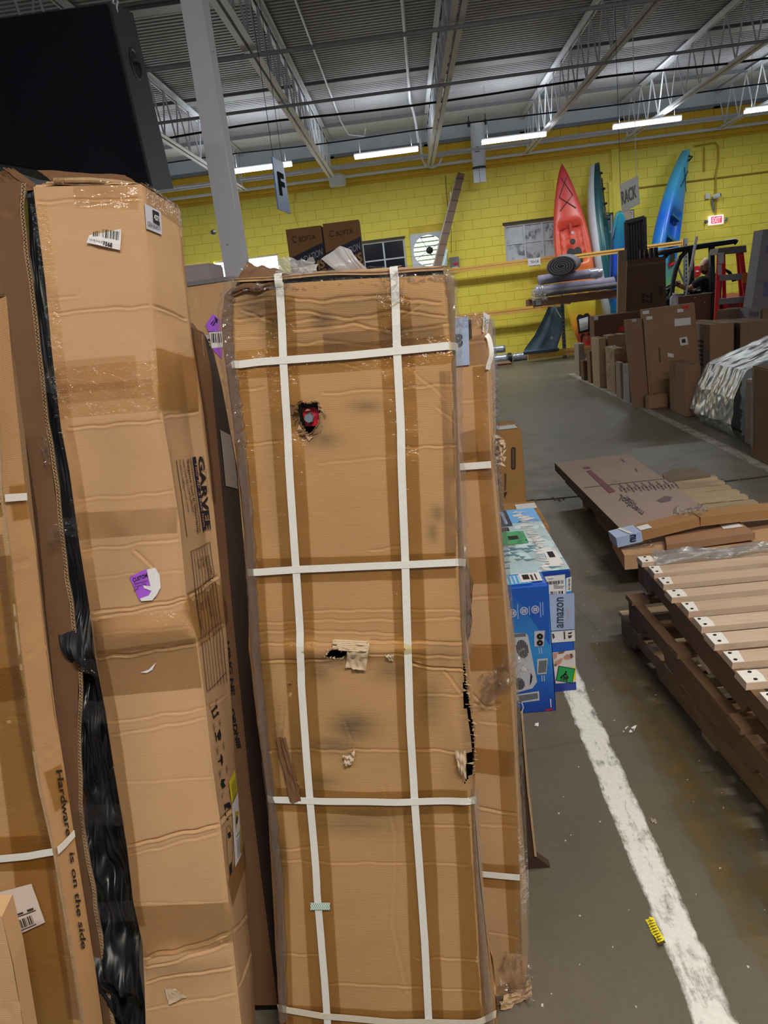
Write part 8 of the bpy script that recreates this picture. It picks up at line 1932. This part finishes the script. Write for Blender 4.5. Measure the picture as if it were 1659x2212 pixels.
MB().hexa([(sx_ - .28, FY + .2, .64), (sx_ + .22, FY + .2, .64), (sx_ + .22, FY + .75, .64), (sx_ - .28, FY + .75, .64), (sx_ - .26, FY + .22, .88), (sx_ + .2, FY + .22, .86), (sx_ + .2, FY + .73, .86), (sx_ - .26, FY + .73, .88)]).build('seat', M_BLK, fk); MB().hexa([(sx_ + .18, FY + .2, .84), (sx_ + .3, FY + .2, .84), (sx_ + .3, FY + .75, .84), (sx_ + .18, FY + .75, .84), (sx_ + .24, FY + .24, 1.34), (sx_ + .34, FY + .24, 1.34), (sx_ + .34, FY + .71, 1.34), (sx_ + .24, FY + .71, 1.34)]).build('seat_back', M_BLK, fk)
MB().tube([Fw(1575, 590, .3), Fw(1583, 582, .3), Fw(1592, 588, .3), Fw(1600, 605, .3), Fw(1614, 600, .3)], .03, 8).build('rear_hose', M_BLK, fk, True)

# ------------------------------------------------------------------ driver
DY = FY + .45
def J(x, y, dy=0.0): return W(x, y, DY + dy)
def skinned(name, pts, edges, rad, mat, parent, lvl=1):
    b = base_of(parent); me = bpy.data.meshes.new(name); me.from_pydata([tuple(np.array(p) - b) for p in pts], edges, []); me.materials.append(mat)
    o = bpy.data.objects.new(name, me); COL.objects.link(o); o.parent = parent; LOC[o.name] = b
    m = o.modifiers.new('skin', 'SKIN'); m.use_smooth_shade = True
    for v, r in zip(me.skin_vertices[0].data, rad): v.radius = (r, r) if np.isscalar(r) else r
    me.skin_vertices[0].data[0].use_root = True
    s = o.modifiers.new('sub', 'SUBSURF'); s.levels = lvl; s.render_levels = lvl; return o
hd = J(1524, 577); ch = J(1519, 588)
neck = J(1530, 596); chest = J(1531, 612, .0); pel = np.array([sx_ + .0, DY, .97]); shL, shR = J(1519, 603, -.17), J(1541, 603, .17)
chest = (shL + shR) / 2 + [0, 0, -.14]
wk = root('person', pel * [1, 1, 0] + [0, 0, .86], 'man in a tan cap and black t-shirt driving the forklift, one arm on the wheel', 'person')
elL = shL + np.array([-.24, .06, -.14]); haL = sw_ + np.array([.15, -.10, .03]); elR = shR + [-.14, .02, -.26]; haR = sw_ + np.array([.16, .12, .02])
M_SKIN = plain('skin', srgb(176, 122, 96), .55, var=.08); M_TEE = plain('black_tshirt', srgb(24, 26, 34), .9); M_JEAN = plain('dark_trousers', srgb(40, 44, 56), .9)
kL, kR = pel + [-.42, -.14, .04], pel + [-.42, .14, .04]; fL, fR = kL + [-.06, 0, -.40], kR + [-.06, 0, -.40]
pts = [pel, (pel + chest) / 2, chest, neck - [0, 0, .03], neck + [0, 0, .03], shL, elL, haL, shR, elR, haR, pel + [-.02, -.1, -.02], kL, fL, fL + [-.14, 0, -.04], pel + [-.02, .1, -.02], kR, fR, fR + [-.14, 0, -.04], hd + [.01, 0, .0], hd + [.0, 0, .06]]
ed = [(0, 1), (1, 2), (2, 3), (3, 4), (2, 5), (5, 6), (6, 7), (2, 8), (8, 9), (9, 10), (0, 11), (11, 12), (12, 13), (13, 14), (0, 15), (15, 16), (16, 17), (17, 18), (4, 19), (19, 20)]
rad = [.13, .12, .13, .06, .055, .06, .042, .03, .06, .042, .03, .085, .065, .05, .035, .085, .065, .05, .035, .055, .05]
skinned('body', pts, ed, rad, M_SKIN, wk, 2)
skinned('shirt', [pel + [0, 0, .0], (pel + chest) / 2, chest, neck - [0, 0, .06], shL, shL + (elL - shL) * .75, shR, shR + (elR - shR) * .75], [(0, 1), (1, 2), (2, 3), (2, 4), (4, 5), (2, 6), (6, 7)], [.15, .14, .155, .075, .082, .068, .082, .068], M_TEE, wk, 2)
skinned('trousers', [pel, pel + [-.02, -.1, -.02], kL, fL, pel + [-.02, .1, -.02], kR, fR], [(0, 1), (1, 2), (2, 3), (0, 4), (4, 5), (5, 6)], [.15, .1, .08, .062, .1, .08, .062], M_JEAN, wk, 1)
def head_mesh(c, fwd):
    f = unit(fwd); u = np.array([0, 0, 1.0]); s = np.cross(f, u); V, Fc = [], []; n, m = 26, 18
    for i in range(m + 1):
        ph = math.pi * i / m
        for j in range(n):
            th = 2 * math.pi * j / n; x, y, z = math.sin(ph) * math.cos(th), math.sin(ph) * math.sin(th), math.cos(ph)
            r = np.array([.095 * x, .074 * y, .118 * z])
            if z < -.1: r[1] *= 1 + .25 * z; r[0] *= 1 + .12 * z
            if x > .2:
                r[0] += .022 * math.exp(-((y) / .16) ** 2) * math.exp(-((z + .12) / .16) ** 2) * 1.4          # nose
                r[0] += .010 * math.exp(-((y) / .3) ** 2) * math.exp(-((z + .62) / .13) ** 2)                    # chin
                r[0] -= .012 * math.exp(-((abs(y) - .34) / .14) ** 2) * math.exp(-((z - .10) / .12) ** 2)        # eye sockets
                r[0] += .006 * math.exp(-((y) / .28) ** 2) * math.exp(-((z + .40) / .07) ** 2)                    # lips
            V.append(np.array(c) + f * r[0] + s * r[1] + u * r[2])
    Fc = [(i * n + j, i * n + (j + 1) % n, (i + 1) * n + (j + 1) % n, (i + 1) * n + j) for i in range(m) for j in range(n)]; return V, Fc, f, s, u
V, Fc, f_, s_, u_ = head_mesh(hd, (-1, -.35, -.08)); obj('head', V, Fc, M_SKIN, wk, True)
for k in (-1, 1):
    MB().lathe([(0, 0), (.012, .002), (.012, .008), (0, .010)], hd + f_ * .074 + s_ * k * .032 + u_ * .012, f_, 10).build('eye', M_WHITE, wk); MB().lathe([(0, 0), (.005, .001)], hd + f_ * .0845 + s_ * k * .032 + u_ * .012, f_, 8).build('pupil', M_BLK, wk)
    e = hd + s_ * k * .072 - f_ * .01 - u_ * .005; MB().tube([e + u_ * .03, e + u_ * .02 - f_ * .02 + s_ * k * .008, e - u_ * .01 - f_ * .018 + s_ * k * .008, e - u_ * .03], [.008, .012, .011, .007], 8).build('ear', M_SKIN, wk, True)
MB().tube([hd + f_ * .088 + s_ * .022 - u_ * .048, hd + f_ * .096 - u_ * .046, hd + f_ * .088 - s_ * .022 - u_ * .048], .005, 6).build('mouth', plain('lip', srgb(140, 80, 72), .6), wk)
V2 = [hd + (np.array(v) - hd) * 1.05 for v in V]; keep = [q for q in Fc if all((np.dot(np.array(V[i]) - hd, u_) < -.045) for i in q)]; obj('beard', V2, keep, plain('beard_brown', srgb(84, 56, 42), .95), wk, True)
M_CAP = plain('tan_cap', srgb(222, 190, 166), .9, var=.12, scale=30)
V3 = [hd + f_ * -.008 + (np.array(v) - hd) * [1.12, 1.12, 1.12] + u_ * .02 for v in V]; keep = [q for q in Fc if all((np.dot(np.array(V[i]) - hd, u_) > .028) for i in q)]; obj('cap', V3, keep, M_CAP, wk, True)
P = []; 
for k in range(9): 
    t = -1.1 + 2.2 * k / 8; P.append([hd + f_ * (.055 * math.cos(t) + .05) + s_ * .078 * math.sin(t) + u_ * .052, hd + f_ * (.115 * math.cos(t) + .085) + s_ * .075 * math.sin(t) + u_ * (.038 + .012 * math.cos(t))])
V = [q for p in P for q in p]; V = V + [v + u_ * .006 for v in V]; Fc = [(2 * i, 2 * i + 2, 2 * i + 3, 2 * i + 1) for i in range(8)] + [(18 + 2 * i, 19 + 2 * i, 21 + 2 * i, 20 + 2 * i) for i in range(8)] + [(2 * i + 1, 2 * i + 3, 2 * i + 21, 2 * i + 19) for i in range(8)]
obj('cap_visor', V, Fc, plain('tan_cap_visor', srgb(232, 204, 180), .9), wk, True)
for hnd, el, sg, nm in ((haL, elL, -1, 'hand'), (haR, elR, 1, 'hand')):
    dr = unit(hnd - el); sdv = unit(np.cross(dr, [0, 0, 1])); P = [hnd, hnd + dr * .05]; E = [(0, 1)]; Rr = [.026, .03]
    for k in range(4):
        b = len(P); root_ = hnd + dr * .075 + sdv * (k - 1.5) * .019; ln = (.034, .040, .038, .028)[k]
        P += [root_, root_ + dr * ln, root_ + dr * ln * 1.15 - np.array([0, 0, .03]), root_ + dr * ln * .6 - np.array([0, 0, .045])]; E += [(1, b), (b, b + 1), (b + 1, b + 2), (b + 2, b + 3)]; Rr += [.0105, .0095, .009, .008]
    b = len(P); P += [hnd + dr * .02 + sdv * sg * .03, hnd + dr * .05 + sdv * sg * .045, hnd + dr * .075 + sdv * sg * .04 - np.array([0, 0, .02])]; E += [(0, b), (b, b + 1), (b + 1, b + 2)]; Rr += [.012, .011, .009]
    skinned(nm, P, E, Rr, M_SKIN, wk, 1)

# ------------------------------------------------------------------ ladder
LY = 10.9
ld = root('stepladder', W(1582, 830, LY) * [1, 1, 0], 'red fibreglass stepladder with grey steps and an orange sticker', 'ladder')
M_LR = plain('ladder_red', srgb(222, 36, 46), .4); M_LG = plain('ladder_grey', srgb(138, 132, 132), .4, .3)
def rail(pa, pb, y0, y1, nm, w=.06):
    a, b = W(*pa, y0), W(*pb, y1); t = (b - a); b = a + t * (a[2] / (a[2] - b[2])) if b[2] > 0 else b; b[2] = max(b[2], .0)
    MB().bar(a, b, w, .03, up=(0, 1, 0)).bar(a + [-w / 2 if False else 0, .02, 0], b + [0, .02, 0], .012, .03, up=(0, 1, 0)).build(nm, M_LR, ld); return a, b
lA, lB = rail((1554, 546), (1547, 700), LY, LY - .22, 'front_rail'); rA, rB = rail((1600, 543), (1618, 700), LY, LY - .22, 'front_rail')
rail((1562, 548), (1566, 700), LY + .18, LY + .55, 'rear_rail', .045); rail((1594, 546), (1606, 700), LY + .18, LY + .55, 'rear_rail', .045)
Z = lA[2]
MB().hexa([lA + [-.05, -.07, -.02], rA + [.05, -.07, -.02], rA + [.05, .26, -.02], lA + [-.05, .26, -.02], lA + [-.03, -.05, .06], rA + [.05, -.05, .07], rA + [.05, .24, .07], lA + [-.03, .24, .06]]).build('top_cap', plain('cap_grey', srgb(104, 96, 94), .5), ld)
MB().hexa([lA + [-.045, -.075, -.14], lA + [.03, -.075, -.14], lA + [.03, -.07, -.14], lA + [-.045, -.07, -.14], lA + [-.045, -.075, -.0], lA + [.03, -.075, .0], lA + [.03, -.07, .0], lA + [-.045, -.07, .0]]).build('hinge_plate', M_GREYP, ld)
for k in range(1, 6):
    z = Z - .30 * k + .0
    if z < .1: break
    f = (Z - z) / Z; a = lA + (lB - lA) * f; b = rA + (rB - rA) * f
    MB().bar(a + [.0, .0, 0], b, .09, .03).build('step', M_LG, ld); MB().bar(a + [0, -.04, -.03], b + [0, -.04, -.03], .01, .06).build('step_lip', M_LG, ld)
f = .21; b = rA + (rB - rA) * f; MB().box(b + [0, -.032, 0], (.07, .008, .13)).build('orange_sticker', plain('orange_sticker', srgb(240, 124, 40), .5), ld)
a = lA + (lB - lA) * .12; MB().box(a + [0, -.032, -.02], (.05, .006, .14)).build('paper_label', M_GREYP, ld); MB().tube([rA + (rB - rA) * .34 + [.0, -.03, 0], rA + (rB - rA) * .56 + [.0, -.03, 0]], .012, 6).build('spreader', M_ZINC, ld)
# white pole leaning between the boxes and the driver
a, b = W(1505, 511, 11.85), W(1482, 636, 11.85); t = b - a; c = a + t * (a[2] / (a[2] - b[2]))
po = root('pole', c, 'white telescopic pole leaning in front of the forklift driver', 'pole'); m = a + t * .55
MB().tube([a, m], .020, 10).build('upper_tube', plain('pole_white', srgb(226, 228, 240), .35), po); MB().tube([m, c], .013, 10).build('lower_tube', plain('pole_grey', srgb(176, 178, 190), .35), po); MB().tube([m - t * .03, m + t * .03], .03, 10).build('clamp', M_GREYP, po)
q = W(1506, 586, 17.9); eq = root('fire_sign', q, 'red round fire alarm on the yellow wall beside the driver', 'alarm'); MB().lathe([(0, 0), (.10, 0), (.12, .03), (.10, .06), (0, .065)], q + [0, .08, 0], (0, -1, 0), 18).build('bell', M_RED, eq); MB().box(q + [0, .0, 0], (.06, .01, .03)).build('label', M_WHITE, eq)
